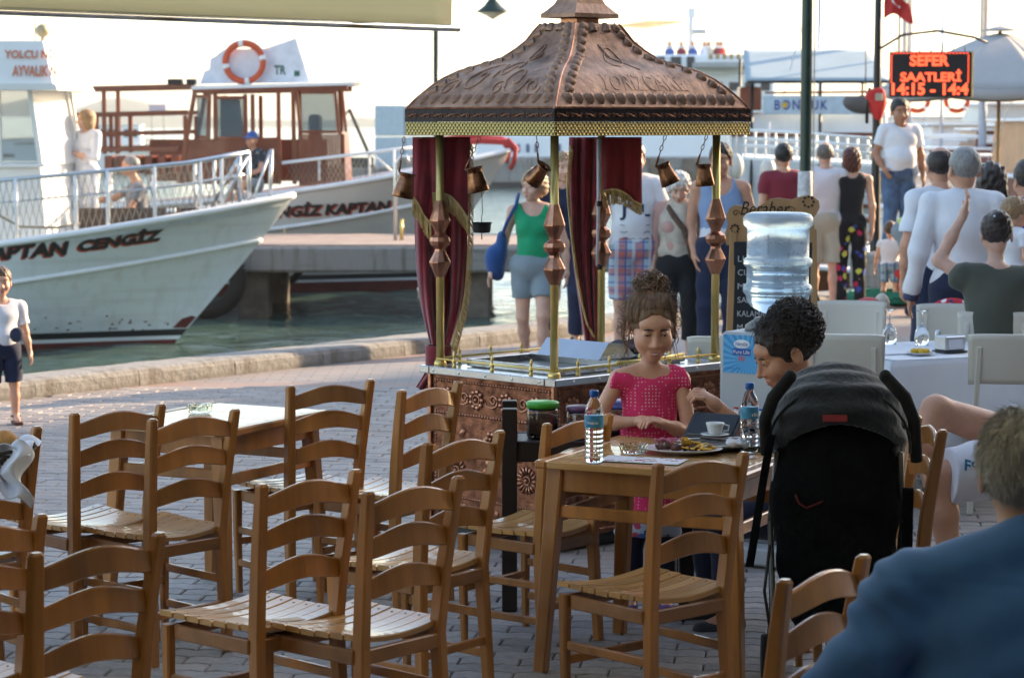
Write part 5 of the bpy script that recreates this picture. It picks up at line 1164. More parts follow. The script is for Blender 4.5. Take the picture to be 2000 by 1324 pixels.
def curls(name, mat, parent, hd, n, c, r, region, R0=.012, rad=.0022, turns=1.6, seed=0, mesh=None):
    rr = np.random.RandomState(seed); hc, Q, s = hd; b = MB(); k = 0; c = V3(c); r = V3(r)
    while k < n:
        d = rr.normal(size=3); d /= np.linalg.norm(d); p = c + r * d
        if not region(p): continue
        k += 1; a = rr.normal(size=3); a /= np.linalg.norm(a); u = np.cross(a, d); u /= np.linalg.norm(u); w = np.cross(a, u); ph = rr.rand() * 6; q0 = R0 * rr.uniform(.6, 1.3); tn = turns * rr.uniform(.6, 1.3); pts = []
        for i in range(13): f = i / 12; g = ph + f * tn * 6.283; pts.append(p + (u * math.cos(g) + w * math.sin(g)) * q0 + a * (f - .5) * .03)
        b.tube([Vector(hc + Q @ (x * s)) for x in pts], [rad * s * (.5 + .5 * math.sin(math.pi * min(1, .15 + i / 13))) for i in range(13)], 5, False)
    return tag(b.build(name, mat, parent), kind='stuff')

# ------------------------------------------------------------------ girl in pink
pinkd = dots('pink_dots', (.68, .035, .14), (.80, .45, .52), 74, .24)
GL = Vector((.548, 9.32, 0))
o, gj, ghd = person('young girl in a pink dotted top with a messy bun, smiling at the table', GL, 4, 1.27,
    dict(head=(0.0, -.060, 1.625), neck=(0, .0, 1.385), pelvis=(0, .05, .84), shL=(.168, -.01, 1.325), shR=(-.168, -.01, 1.335), elL=(.215, -.07, 1.035), wrL=(.035, -.22, 1.115), elR=(-.315, -.06, 1.09), wrR=(-.085, -.17, 1.12), hipL=(.085, .05, .82), hipR=(-.085, .05, .82), knL=(.09, .02, .45), knR=(-.09, .02, .45), anL=(.10, .05, .09), anR=(-.10, .05, .09)),
    skin_k, None, (c_navy, 'tight', 1.85), None, cloth('purple_shoe', (.14, .06, .28)), yaw=4, pitch=17, hs=1.55, bulk=.95, age='child', res=.0075, hres=.0035, curl=.9, lipm=lip2, name='person', palms=dict(dL=(-.75, -.45, .25), dR=(.75, -.5, .2), L=(0, .2, -1), R=(0, .2, -1), tL=(0, .3, 1), tR=(0, .3, 1)), seed=31)
s = 1.27 / 1.75; up = V3((0, -.02, 1.)); 
def girl_top():
    F = [ell(V3((0, .012, 1.20)) * s, V3((.158, .135, .20)) * s), ell(V3((0, .035, 1.02)) * s, V3((.150, .132, .18)) * s), ell(V3((0, .05, .86)) * s, V3((.168, .125, .18)) * s), cone(V3((-.115, .0, 1.325)) * s, V3((.115, .0, 1.325)) * s, .066 * s, .066 * s)]
    for q in (-1, 1): F.append(cone(V3((q * .13, 0, 1.335)) * s, V3((q * .205, -.01, 1.325)) * s, .068 * s, .064 * s))
    F.append(cone(V3((0, .05, .82)) * s, V3((0, .05, .62)) * s, .15 * s, .185 * s)); f = smin(F, .03 * s); bb = f.bb
    for q in (-1, 1): f = smax(f, half(V3((q * .212, 0, 1.33)) * s, (q * 1., 0, .25)), .003); f = smax(f, neg(ell(V3((q * .245, -.01, 1.20)) * s, V3((.075, .16, .095)) * s)), .005)
    f = smax(f, neg(ell(V3((0, -.055, 1.435)) * s, V3((.080, .11, .098)) * s)), .004); f = smax(f, neg(ell(V3((0, .05, 1.47)) * s, V3((.09, .09, .10)) * s)), .004)
    f = smax(f, half((0, 0, .60 * s), (0, 0, -1)), .004); f.bb = (bb[0], bb[1]); return folds(f, .0045, 26, 9)
sdf_obj('sleeveless_top', girl_top(), .0065, pinkd, o)
f = smin([cone(V3((0, .05, .64)) * s, V3((0, .05, .42)) * s, .16 * s, .20 * s)], .01); f = smax(f, half((0, 0, .46 * s), (0, 0, -1)), .004); f.bb = (V3((-.16, -.12, .32)), V3((.16, .2, .60))); sdf_obj('flowered_skirt', folds(f, .008, 26, 4), .01, flowers('flower_skirt', (.45, .52, .62), ((.50, .06, .12), (.06, .12, .35)), 14), o)
h_g = hairm('hair_girl', (.17, .092, .045), .5)
f = smax(smax(ell((0, .020, .036), (.083, .103, .095)), neg(ell((0, -.118, -.022), (.076, .085, .112))), .006), half((0, 0, -.030), (0, -.55, -1)), .006)
f = folds(f, .0015, 130); sdf_obj('hair', localf(f, ghd[0], ghd[1], ghd[2], .22), .0042, h_g, o)
rr = np.random.RandomState(4); b = MB(); hc, Q, hs_ = ghd; cc = V3((0, .020, .036)); rr3 = V3((.0845, .1045, .0965)); tgt = V3((0, .25, .98)); tgt /= np.linalg.norm(tgt)
for k in range(640):
    a = rr.uniform(-math.pi, math.pi); lowf = abs(math.sin(a / 2))            # a=0: front
    z0 = .32 * (1 - lowf) - .62 * lowf ** 1.3 + rr.uniform(-.06, .12) if abs(a) > .75 else .62 - .25 * abs(a) + rr.uniform(-.03, .05)
    d0 = V3((math.sin(a), -math.cos(a) * .95, 0)) * math.sqrt(max(.05, 1 - z0 ** 2)) + V3((0, 0, z0)); d0 /= np.linalg.norm(d0); pts = []; w = rr.normal(size=3) * .05
    for i in range(9):
        f_ = i / 8; d = d0 * (1 - f_) + tgt * f_ + w * math.sin(f_ * math.pi); d /= np.linalg.norm(d); pts.append(cc + rr3 * d * (1.0 + .035 * math.sin(f_ * 3.1) + rr.uniform(0, .012)))
    b.tube([Vector(hc + Q @ (x * hs_)) for x in pts], [.0007 * hs_] + [.0013 * hs_] * 7 + [.001 * hs_], 4, False)
tag(b.build('hair_strands', h_g, o), kind='stuff')
curls('bun_curls', h_g, o, ghd, 170, (0, .050, .138), (.050, .044, .030), lambda p: True, .017, .0019, 1.2, 5)
curls('loose_curls', h_g, o, ghd, 190, (0, .05, .015), (.104, .085, .115), lambda p: p[1] > .01 and p[2] < .09, .018, .0009, .9, 6)
strands('flyaways', h_g, o, ghd, 420, (0, .020, .036), (.086, .106, .098), lambda p: p[2] > -.04 - .5 * p[1] and (p[2] > .10 or p[1] > -.02), .045, .0006, 4, (0, .8, .8), .9, seg=3)
b = MB()
for q in (-1, 1):
    for k in range(16):
        x0_ = q * (.080 + rr.uniform(0, .008)); y0_ = rr.uniform(-.02, .05); b.tube([Vector(hc + Q @ (V3((x0_ + q * .022 * math.sin(t * 3 + k) * t, y0_ + .02 * t * math.sin(k), .02 - .15 * t * (.6 + .5 * (k % 3) / 2))) * hs_)) for t in np.linspace(0, 1, 8)], .0011, 3, False)
tag(b.build('loose_wisps', h_g, o), kind='stuff')
MB().tube([Vector(hc + Q @ (V3((x, -.0915 + abs(x) * .25, -.0690 + x * x * 9)) * hs_)) for x in (-.013, -.006, 0, .006, .013)], [.001, .0028, .003, .0028, .001], 6).build('teeth', teeth, o)
# ------------------------------------------------------------------ mother
ML = Vector((1.20, 9.32, -.055)); SEATM = dict(SEAT, head=(0, -.135, 1.175), neck=(0, -.03, 1.0), pelvis=(0, .10, .50), shL=(.165, -.04, .965), shR=(-.165, -.04, .965), elL=(.17, -.25, .80), wrL=(.12, -.46, .975), elR=(-.18, -.20, .72), wrR=(-.12, -.40, .80))
o, mj, mhd = person('dark curly haired woman in black bending over the table behind the stroller', ML, -76, 1.68, SEATM, skin_a, (c_black, 'fit', .35, -.05), (c_navy, 'tight', 1.8), None, shoe_d, yaw=0, pitch=24, fem=True, res=.010, hres=.004, curl=1.1, seed=32, hs=1.24, bulk=.98, palms=dict(dL=(.05, -.75, .62), L=(-.5, -.5, -.6), tL=(0, -.3, 1)))
f = smax(smax(ell((0, .022, .036), (.083, .104, .096)), neg(ell((0, -.116, -.022), (.078, .085, .108))), .006), half((0, 0, -.034), (0, -.45, -1)), .006); f = smin([f, ell((0, .085, .085), (.062, .058, .055)), ell((0, .10, .02), (.055, .04, .06))], .02)
sdf_obj('hair', localf(folds(f, .004, 120), mhd[0], mhd[1], mhd[2], .24), .005, h_dark, o)
curls('curls', h_dark, o, mhd, 620, (0, .070, .060), (.086, .088, .092), lambda p: p[1] > .02 and p[2] > -.06, .012, .0021, 1.5, 8)
curls('front_curls', h_dark, o, mhd, 90, (0, .022, .040), (.086, .106, .098), lambda p: p[2] > .065 and p[1] < .05 and p[1] > -.07, .009, .0014, .8, 9)
strands('fine_hairs', h_dark, o, mhd, 700, (0, .020, .036), (.085, .105, .097), lambda p: p[2] > -.01 - .45 * p[1] and (p[2] > .085 or p[1] > -.03), .04, .0008, 3, (0, 1, .3), .6, seg=3)
# ------------------------------------------------------------------ person with crossed legs and white shorts
fso = cloth('white_sport_shorts', (.62, .61, .66)); FL_ = Vector((2.37, 10.2, -.02))
o, fj, fhd = person('seated person in white sports shorts with blue trim, bare knee drawn up', FL_, -70, 2.0, dict(SEAT, hipL=(.12, .02, .50), hipR=(-.12, .02, .50), head=(0, .46, 1.12), neck=(0, .40, .97), shL=(.18, .38, .92), shR=(-.18, .38, .92), elR=(-.26, .46, .66), wrR=(-.24, .34, .46), knL=(.06, -.54, .44), anL=(.10, -.50, .09), knR=(-.10, -.46, .665), anR=(-.02, -.68, .36), wrL=(.26, .34, .46), elL=(.27, .46, .66)), skin_a, (c_white, 'loose', .6, 0), None, None, shoe_w, res=.010, seed=33, face=False)
s = 2.0 / 1.75
def seat_shorts():
    F = [ell(V3((0, .02, .50)) * s, V3((.18, .14, .13)) * s)]
    a = smax(cone(V3((.12, .02, .50)) * s, V3((.06, -.62, .43)) * s, .110 * s, .108 * s), half(V3((.06, -.51, .45)) * s, (-.1, -1, 0)), .004); a.bb = (V3((-.1, -.75, .3)), V3((.3, .2, .7))); F.append(a)
    a = smax(cone(V3((-.12, .02, .52)) * s, V3((-.10, -.30, .62)) * s, .105 * s, .10 * s), half(V3((-.10, -.14, .62)) * s, (0, -1, .6)), .004); a.bb = (V3((-.3, -.5, .3)), V3((.1, .2, .9))); F.append(a)
    return folds(smin(F, .02), .008, 22, 3)
sdf_obj('shorts', seat_shorts(), .010, fso, o); trim = M('blue_trim', (.02, .18, .32), .6)
text_obj('shorts_print', 'FSO', .12, trim, o, lambda x, y, z: (.205 + .002 * z, -.57 + x, .545 + y * 1.1 - x * .28), h=.045, bold=.02, ext=.5)
MB().tube([(.16 + .03 * math.sin(k / 3), -.545 + .04 * k, .45 + .012 * math.sin(k * .8)) for k in range(9)], .004, 5).build('piping', trim, o)
# ------------------------------------------------------------------ man in blue, back to us
BL = Vector((1.13, 5.15, .03)); s = 1.80 / 1.75
o, bj, bhd = person('large man in a blue shirt sitting with his back to us, bottom right', BL, 170, 1.80, dict(SEAT, head=(0, -.035, 1.145), neck=(0, .055, .965), shL=(.225, .03, .915), elL=(.385, -.02, .62), wrL=(.28, -.30, .62), shR=(-.225, .03, .915), elR=(-.385, -.02, .62), wrR=(-.28, -.3, .62)), skin_b, None, (c_navy, 'loose', 1.8), None, shoe_d, res=.012, hres=.006, bulk=1.06, seed=34, hs=1.12, face=True)
def bigshirt():
    F = [ell(V3((0, .035, .80)) * s, V3((.225, .155, .215)) * s), ell(V3((0, .0, .60)) * s, V3((.27, .19, .24)) * s), cone(V3((-.10, .045, .935)) * s, V3((.10, .045, .935)) * s, .080 * s, .080 * s), cone(V3((0, .06, 1.0)) * s, V3((.225, .03, .905)) * s, .062 * s, .070 * s), cone(V3((0, .06, 1.0)) * s, V3((-.225, .03, .905)) * s, .062 * s, .070 * s)]
    for q in (-1, 1): F += [cone(V3((q * .238, .03, .885)) * s, V3((q * .385, -.02, .62)) * s, .092 * s, .088 * s), cone(V3((q * .385, -.02, .62)) * s, V3((q * .30, -.26, .62)) * s, .070 * s, .055 * s)]
    f = smin(F, .035); f = smax(f, neg(ell(V3((0, -.02, 1.04)) * s, V3((.062, .075, .07)) * s)), .005); f0 = f; bb = f.bb
    yoke = lambda p: .0025 * np.exp(-((p[..., 2] - .93 * s) / .006) ** 2)
    g = lambda p: f0(p) + yoke(p) + .008 * np.sin(p[..., 0] * 38 + 9 * p[..., 2]) * np.exp(-((p[..., 2] - .83) / .07) ** 2) * .5 + .007 * np.sin(p[..., 0] * 20 + p[..., 2] * 46) + .006 * np.sin(np.abs(p[..., 0]) * 60 - p[..., 2] * 52 + 2 * np.sin(p[..., 2] * 17)) * np.clip((np.abs(p[..., 0]) - .15) * 6, 0, 1)
    g.bb = bb; return folds(g, .007, 17, 8)
sdf_obj('blue_shirt', bigshirt(), .008, c_denimshirt, o)
MB().grid(lambda u, v: ((.083 + .012 * (1 - v)) * math.sin(u * 5.2 + .54 + math.pi * 1), .045 - (.080 + .012 * (1 - v)) * math.cos(u * 5.2 + .54 + math.pi * 1) * -1 * -1, .965 + .062 * v - .012 * math.cos(u * 5.2 + .54)), 30, 5, .006).build('collar_band', c_denimshirt, o)
f = smin([cone((-.05 * s, .085 * s, .985 * s), (.05 * s, .085 * s, .985 * s), .034 * s, .034 * s), cone((.05 * s, .085 * s, .985 * s), (.082 * s, -.01, .98 * s), .032 * s, .026 * s), cone((-.05 * s, .085 * s, .985 * s), (-.082 * s, -.01, .98 * s), .032 * s, .026 * s)], .02); sdf_obj('collar', f, .007, c_denimshirt, o)
hm = hairm('hair_foreground', (.44, .41, .38), .45)
f = smax(smax(ell((0, .018, .032), (.083, .103, .095)), neg(ell((0, -.118, -.038), (.076, .088, .105))), .006), half((0, 0, -.022), (0, -.80, -1)), .006)
sdf_obj('hair', localf(folds(f, .002, 120), bhd[0], bhd[1], bhd[2], .22), .005, hm, o)
strands('hair_strands', hm, o, bhd, 5200, (0, .018, .032), (.083, .103, .095), lambda p: p[2] > -.032 - .78 * p[1] and (p[1] > -.04 or p[2] > .06), .026, .0009, 5, (0, .25, -1), .45)
stl = thing('wooden_stool', 'wooden stool under the man in the blue shirt', 'stool', BL * 1.0, R(10)); stl.location.z = 0; MB().box((0, 0, .43), (.38, .36, .035), .006).build('seat', wood_seat, stl)
for x in (-.15, .15):
    for y in (-.14, .14): MB().bar((x * 1.1, y * 1.1, 0), (x, y, .41), .034, .034, .004).build('leg', wood, stl)
# ------------------------------------------------------------------ stroller
st = thing('stroller', 'black folding stroller with grey hood and red label parked by the table', 'stroller', (1.115, 8.02, 0), R(-4)); blackf = M('stroller_black', (.005, .005, .006), .95, v=.5, vs=9, bump=.5, bs=60, spec=.15); greyf = M('stroller_hood', (.019, .022, .027), .9, v=.4, vs=6, bump=.5, bs=40, spec=.25, sheen=.3)
rodm = M('stroller_frame', (.10, .095, .09), .4, .6)
f = ell((0, .03, .925), (.262, .27, .235)); f = smax(f, neg(ell((0, .05, .905), (.250, .26, .225))), .003); f = smax(f, half((0, -.14, .90), (0, -.80, -.55)), .004); f = smax(f, half((0, .05, .90), (0, .35, -1)), .004)
wr_ = lambda p, f=f: f(p) + .0045 * np.sin((p[..., 1] + .55 * p[..., 2]) * 60 + 4 * np.cos(p[..., 0] * 9)) + .003 * np.sin(p[..., 2] * 95 + 11 * p[..., 0] ** 2 * 9)
wr_.bb = (V3((-.28, -.26, .72)), V3((.28, .32, 1.19))); sdf_obj('hood', folds(wr_, .004, 22, 2), .0065, greyf, st)
b = MB(); b.tube([(.258 * math.cos(a), -.125 + .0 * math.sin(a), .89 + .205 * math.sin(a)) for a in np.linspace(-.1, math.pi + .1, 25)], .006, 6); b.build('hood_piping', greyf, st)
f = smin([ell((0, -.06, .86), (.240, .10, .20)), ell((0, -.03, .66), (.250, .12, .22)), ell((0, .0, .48), (.22, .14, .16))], .08); sdf_obj('back_panel', folds(f, .014, 16, 6), .009, blackf, st)
f = smin([ell((0, .16, .46), (.19, .22, .08)), ell((0, .33, .33), (.17, .07, .14))], .05); sdf_obj('seat', folds(f, .008, 16, 7), .012, blackf, st)
f = smin([ell((0, .02, .30), (.17, .17, .09))], .03); sdf_obj('basket', folds(f, .01, 20, 8), .014, blackf, st)
gripm = M('foam_grip', (.008, .008, .008), .9, bump=.3, bs=200)
for q, tp_ in ((-1, [(-.265, -.10, .86), (-.272, -.13, .98), (-.245, -.17, 1.06), (-.185, -.20, 1.135)]), (1, [(.285, -.10, .84), (.272, -.12, .98), (.235, -.15, 1.06), (.16, -.17, 1.135)])):
    MB().tube(tp_, [.022, .024, .024, .022], 12).sphere(tp_[-1], .023, 10, 8).build('handle_grip', gripm, st)
    MB().tube([(q * .225, -.10, .87), (q * .245, -.03, .62), (q * .23, .10, .30), (q * .22, .26, .09)], .011, 8).build('frame_tube', rodm, st)
    MB().tube([(q * .245, -.03, .62), (q * .235, -.12, .30), (q * .225, -.17, .09)], .011, 8).build('frame_tube', rodm, st)
    for y in (.26, -.17):
        w_ = MB().lathe([(.045, -.016), (.075, -.018), (.08, -.01), (.08, .01), (.075, .018), (.045, .016)], 20, (q * .245, y, .08), ax=Matrix.Rotation(R(90), 3, 'Y')).build('wheel', rubber, st); MB().lathe([(0, -.012), (.046, -.012), (.046, .012), (0, .012)], 14, (q * .245, y, .08), ax=Matrix.Rotation(R(90), 3, 'Y')).build('hub', rodm, w_)
lab = MB().box((-.025, -.232, 1.0), (.088, .006, .024), .001, Matrix.Rotation(R(-30), 4, 'X')).build('red_label', M('label_red', (.20, .010, .014), .7), st)
b = MB(); b.tube([(-.16, -.152, .73), (-.145, -.155, .70), (-.12, -.157, .685), (-.08, -.158, .70), (-.03, -.158, .725), (.02, -.157, .74), (.06, -.155, .77)], .004, 6); b.build('red_trim', M('trim_red', (.10, .006, .006), .8), st)
b = MB(); b.grid(lambda u, v: (-.235 - .075 * v - .03 * u, -.16 + .03 * v + .02 * math.sin(v * 5), .93 - .45 * v), 4, 12, .012); b.build('hanging_strap', blackf, st)
b = MB(); b.tube([(-.25, -.12, .55), (-.27, -.16, .40), (-.25, -.15, .28), (-.22, -.12, .20)], .006, 6); b.build('cord', black_m, st)
b = MB(); b.grid(lambda u, v: (.235 + .04 * u, -.10 + .02 * v, .75 - .4 * v), 4, 10, .015); b.build('side_flap', blackf, st)

st.scale = (.92, 1, 1)
# ------------------------------------------------------------------ things on the girl's table
def tb(s_, t_, z=TTOP): p = TP + TU * s_ + TW * t_; return Vector((p.x, p.y, z))
def ontab(px, py, z=TTOP): return onz(px, py, z)
wat_m = M('bottle_water', (.92, .97, 1.), .02, v=0, trans=1., ior=1.33); pet = M('bottle_pet', (.93, .96, .98), .04, v=0, trans=1., ior=1.22); lab_b = M('bottle_label', (.015, .20, .45), .4, v=.3, vs=18, col2=(.12, .42, .62)); capb = M('bottle_cap', (.01, .10, .42), .35)
def bottle(label, p, txt, rz, fill=.52):
    o = thing('water_bottle', label, 'bottle', p, rz, 'small water bottles'); r = .0335; prof = [(0, .004), (.022, .0), (.030, .004), (r, .012)]
    for k in range(6): z = .018 + k * .0165; prof += [(r, z), (r - .0022, z + .006), (r - .0022, z + .009), (r, z + .0145)]
    prof += [(r, .122), (r - .001, .124), (r - .001, .172), (r, .175), (.0325, .185), (.028, .203), (.020, .220), (.0135, .232), (.0125, .240), (.0125, .252)]
    MB().lathe(prof, 28).build('bottle_body', pet, o)
    k = int(len(prof) * .5); wp = [(max(0, a - .0009), z + .0008) for a, z in prof if z < .25 * fill + .02]; wp += [(wp[-1][0], .25 * fill), (0, .25 * fill)]; MB().lathe(wp, 24).build('water', wat_m, o)
    lb = MB().lathe([(r + .0006, .128), (r + .0008, .129), (r + .0008, .170), (r + .0006, .171)], 28); lb.build('label', lab_b, o)
    text_obj('label_text', txt, .042, M('label_white', (.75, .78, .8), .5), o, lambda x, y, z: ((r + .0016) * math.sin((x - .012) / r), -(r + .0016) * math.cos((x - .012) / r), .138 + y), h=.014, sub=1, bold=.02)
    MB().lathe([(.0155, .236), (.0162, .238), (.0162, .255), (.0150, .259), (0, .259)], 24).build('cap', capb, o); return o
bottle('half full water bottle with blue cap standing on the near corner of the table', ontab(1160, 903), 'güzelpınar', R(-25), .56)
bottle('nearly empty water bottle with blue cap standing beside the stroller', ontab(1463, 884), 'ıkli', R(30), .30)
def ashtray(label, p):
    o = thing('ashtray', label, 'ashtray', p, 0, 'glass ashtrays'); n = 36; prof = [(.0, 0), (.040, 0), (.046, .006), (.053, .030), (.053, .034), (.049, .034), (.044, .012), (0, .009)]; b = MB(); vs = []
    for (q, z) in prof:
        for k in range(n): a = 2 * math.pi * k / n; dip = .009 if (z > .03 and k % 9 < 2) else 0; w = 1 + (.035 if (k % 2 and .004 < z < .033 and q > .045) else 0); vs.append((q * w * math.cos(a), q * w * math.sin(a), z - dip))
    b.add(vs, [(i * n + k, i * n + (k + 1) % n, (i + 1) * n + (k + 1) % n, (i + 1) * n + k) for i in range(len(prof) - 1) for k in range(n)], False); b.build('glass_bowl', M('ash_glass', (.85, .88, .78), .05, v=0, trans=1., ior=1.42), o); return o
ashtray('ribbed glass ashtray between the water bottle and the food plate', ontab(1237, 884)); ashtray('glass ashtray alone on the bare left table', onz(390, 806, TTOP))
pp = ontab(1332, 884); pl = thing('food_plate', 'oval white plate of meatballs, salad and yellow fries on the girl\'s table', 'plate', pp, R(-14)); china = M('china', (.74, .75, .77), .18, v=.02, coat=.4)
b = MB(); b.lathe([(0, .004), (.07, .003), (.085, .003), (.13, .016), (.135, .019), (.131, .020), (.088, .008), (0, .008)], 40); b.v = [(x * 1.12, y * .80, z) for x, y, z in b.v]; b.build('dish', china, pl)
meat = M('meat', (.10, .035, .02), .6, v=.5, vs=60, bump=1., bs=120); onion = M('onion_salad', (.42, .10, .17), .5, v=.4, vs=50, bump=.5); fries = M('fries', (.70, .40, .05), .5, v=.25, vs=30); leafm = M('lettuce', (.16, .30, .05), .5, v=.4, vs=30)
rr = np.random.RandomState(12)
for k in range(5): x, y = -.075 + .030 * k, -.015 + .02 * (k % 2); sdf_obj('meatball', folds(ell((x, y, .022), (.024, .016, .013)), .0022, 220, k), .0028, meat, pl)
for k in range(22):
    x, y = rr.uniform(-.085, -.02), rr.uniform(.0, .045); a = rr.rand() * 3; b = MB(); b.tube([(x + .018 * math.cos(a + t), y + .012 * math.sin(a + t), .03 + .012 * math.sin(t * 1.5) + rr.uniform(0, .006)) for t in np.linspace(0, 2.4, 6)], [.001, .0028, .003, .003, .0026, .001], 5); b.build('onion_slice', onion, pl)
for k in range(26):
    big = k < 5; x, y = (rr.uniform(.0, .04), rr.uniform(-.01, .02)) if big else (rr.uniform(.02, .11), rr.uniform(-.035, .02)); a = rr.rand() * 3.14; L = rr.uniform(.018, .028); z = .017 + rr.uniform(0, .016) + (.016 if big else 0)
    b = MB(); tilt = Matrix.Rotation(a, 4, 'Z') @ Matrix.Rotation(rr.uniform(-.6, .6) + (.8 if big else 0), 4, 'Y'); b.box((x, y, z), (L * 1.6, .012 if not big else .024, .0045), .0014, tilt); b.build('potato_slice', fries, pl)
for k in range(9):
    x, y = rr.uniform(.03, .08), rr.uniform(.015, .05); ph = rr.rand() * 6; b = MB(); b.grid(lambda u, v: (x + .03 * (u - .5), y + .022 * (v - .5), .022 + .01 * math.sin(u * 6 + ph) * math.cos(v * 7 + ph) + .01 * (k % 3) / 2), 7, 6, .001); b.build('lettuce_leaf', leafm if k % 3 else M('cucumber', (.45, .55, .30), .4), pl)
ms = thing('paper_placemat', 'white printed paper placemat lying under the edge of the plate', 'placemat', tb(.24, .13), math.atan2(TU.y, TU.x) + R(6)); paper = M('paper', (.62, .62, .68), .6, v=.03)
MB().box((.12, .02, .001), (.30, .14, .0018), .0).build('sheet', paper, ms); rr = random.Random(2)
for k in range(16): x, y = rr.uniform(0, .25), rr.uniform(-.04, .08); MB().tube([(x + .012 * math.cos(t), y + .009 * math.sin(t * 1.7), .0024) for t in np.linspace(0, 4, 7)], .0011, 4).build('red_squiggle', M('print_red', (.5, .12, .14), .7), ms)
tbt = thing('tablet', 'dark tablet in a grey case tilted up behind the plate', 'tablet', ontab(1395, 858) + Vector((0, .02, .0)), R(-28)); b = MB(); b.box((0, 0, .048), (.21, .012, .135), .003, Matrix.Rotation(R(-52), 4, 'X')); b.build('case', M('tablet_case', (.05, .05, .052), .45), tbt); MB().box((0, -.005, .054), (.185, .006, .115), .002, Matrix.Rotation(R(-52), 4, 'X')).build('screen', M('tablet_screen', (.02, .02, .025), .12), tbt)
tr = thing('dark_tray', 'flat dark tray with a pale rim at the back of the girl\'s table', 'tray', tb(.52, .60), math.atan2(TU.y, TU.x) + R(38)); b = MB(); b.box((0, 0, .012), (.34, .22, .010), .004); b.build('tray_body', darkwood, tr); b = MB(); b.tube([(-.17, -.11, .022), (.17, -.11, .022), (.17, .11, .022), (-.17, .11, .022)], .004, 6, closed=True); b.build('rim', china, tr)
wl = thing('bill_folder', 'brown leather bill folder with papers lying right of the plate', 'folder', ontab(1420, 868), R(-20)); leather = M('leather', (.07, .045, .032), .5, v=.3, vs=20, bump=.3)
MB().box((0, 0, .006), (.20, .10, .012), .003).build('cover', leather, wl); MB().box((-.01, .004, .015), (.19, .095, .006), .001).build('papers', paper, wl); MB().box((0, 0, .022), (.19, .098, .006), .003, Matrix.Rotation(R(4), 4, 'Y')).build('cover', leather, wl)
cu = thing('coffee_cup', 'small white coffee cup on its saucer behind the bill folder', 'cup', ontab(1402, 858, .80) + Vector((0, .12, -.004)), 0); MB().lathe([(0, 0), (.03, 0), (.055, .008), (.056, .010), (0, .006)], 24).build('saucer', china, cu); MB().lathe([(.018, .008), (.026, .012), (.034, .045), (.036, .052), (.033, .051), (.02, .014), (0, .012)], 24).build('cup_body', china, cu); MB().tube([(.033, 0, .045), (.052, 0, .04), (.05, 0, .022), (.03, 0, .02)], .0035, 6).build('handle', china, cu)
nk = thing('napkin', 'crumpled white paper napkin beside the coffee cup', 'napkin', ontab(1440, 872, .795), 0); sdf_obj('napkin_ball', folds(ell((0, 0, .012), (.045, .03, .012)), .006, 90, 3), .0035, paper, nk)
# basket at the left edge
tC = make_table((-2.45, 7.75), (1, .1), (-.1, 1), .66, .70, 'wooden table beyond the left edge of the picture under the bread basket')
bk = thing('bread_basket', 'dark woven bread basket lined with a white napkin at the left edge', 'basket', (-1.80, 8.06, .775), 0); wick = M('wicker', (.05, .032, .022), .7, v=.4, vs=40)
b = MB()
for k in range(7): b.tube([((.115 + .006 * k) * math.cos(a), (.10 + .005 * k) * math.sin(a), .008 + .013 * k + .003 * math.sin(a * 12 + k * 3.14)) for a in np.linspace(0, 6.283, 49)[:-1]], .0065, 5, closed=True)
tag(b.build('weave', wick, bk), kind='stuff')
b = MB(); b.grid(lambda u, v: ((.15 - .16 * u) + .02 * math.sin(v * 9), -.10 - .03 * math.sin(u * 7) - .03 * v + .02 * math.sin(v * 8 + u * 5), .115 - .20 * v * (1.1 - .6 * u) + .02 * math.sin(u * 9)), 26, 26, .003); b.build('napkin_corner', linen, bk)
b = MB(); b.grid(lambda u, v: (-.14 + .30 * u, -.12 + .24 * v, .10 + .022 * math.sin(u * 11 + 2 * v) * math.cos(v * 9) - .05 * math.exp(-((u - .45) ** 2 + (v - .5) ** 2) * 14)), 30, 26, .003); b.build('napkin', linen, bk)
bread = M('bread', (.45, .22, .06), .7, v=.4, vs=20, bump=.4)
for x, y in ((-.03, 0), (.04, .03), (-.06, .05)): sdf_obj('bread_piece', folds(ell((x, y, .115), (.05, .032, .03)), .003, 60, 1), .006, bread, bk)
# ------------------------------------------------------------------ water cooler
jug = M('jug_plastic', (.70, .84, .97), .28, v=.0, trans=.62, ior=1.18, rv=.04); cg = M('cooler_grey', (.42, .43, .44), .42, v=.03); cgd = M('cooler_dark', (.17, .175, .185), .4, v=.05)
cc_ = gp(1502, 10.55); co = thing('water_cooler', 'grey water cooler with a big blue bottle upside down on top', 'water cooler', cc_, R(-31))
b = MB(); b.box((0, 0, .84), (.32, .33, .42), .02); b.box((0, .06, .34), (.32, .21, .62), .015); b.box((0, -.02, .05), (.32, .31, .08), .01); b.build('cabinet', cg, co)
b = MB(); b.box((0, -.048, .35), (.27, .01, .52), .008); b.build('recess_panel', cgd, co)
b = MB(); b.lathe([(.10, 1.05), (.098, 1.075), (.06, 1.10), (.055, 1.11)], 28); b.build('bottle_collar', cgd, co)
for x, m_ in ((-.06, red_p), (.06, capb)):
    t_ = MB().box((x, -.172, .70), (.026, .03, .022), .004).tube([(x, -.18, .69), (x, -.195, .67)], .007, 8).build('tap', white_p, co); MB().box((x, -.188, .716), (.020, .014, .008), .002).build('tap_lever', m_, t_)
pm = M('poster_blue', (.05, .33, .62), .35, v=0)
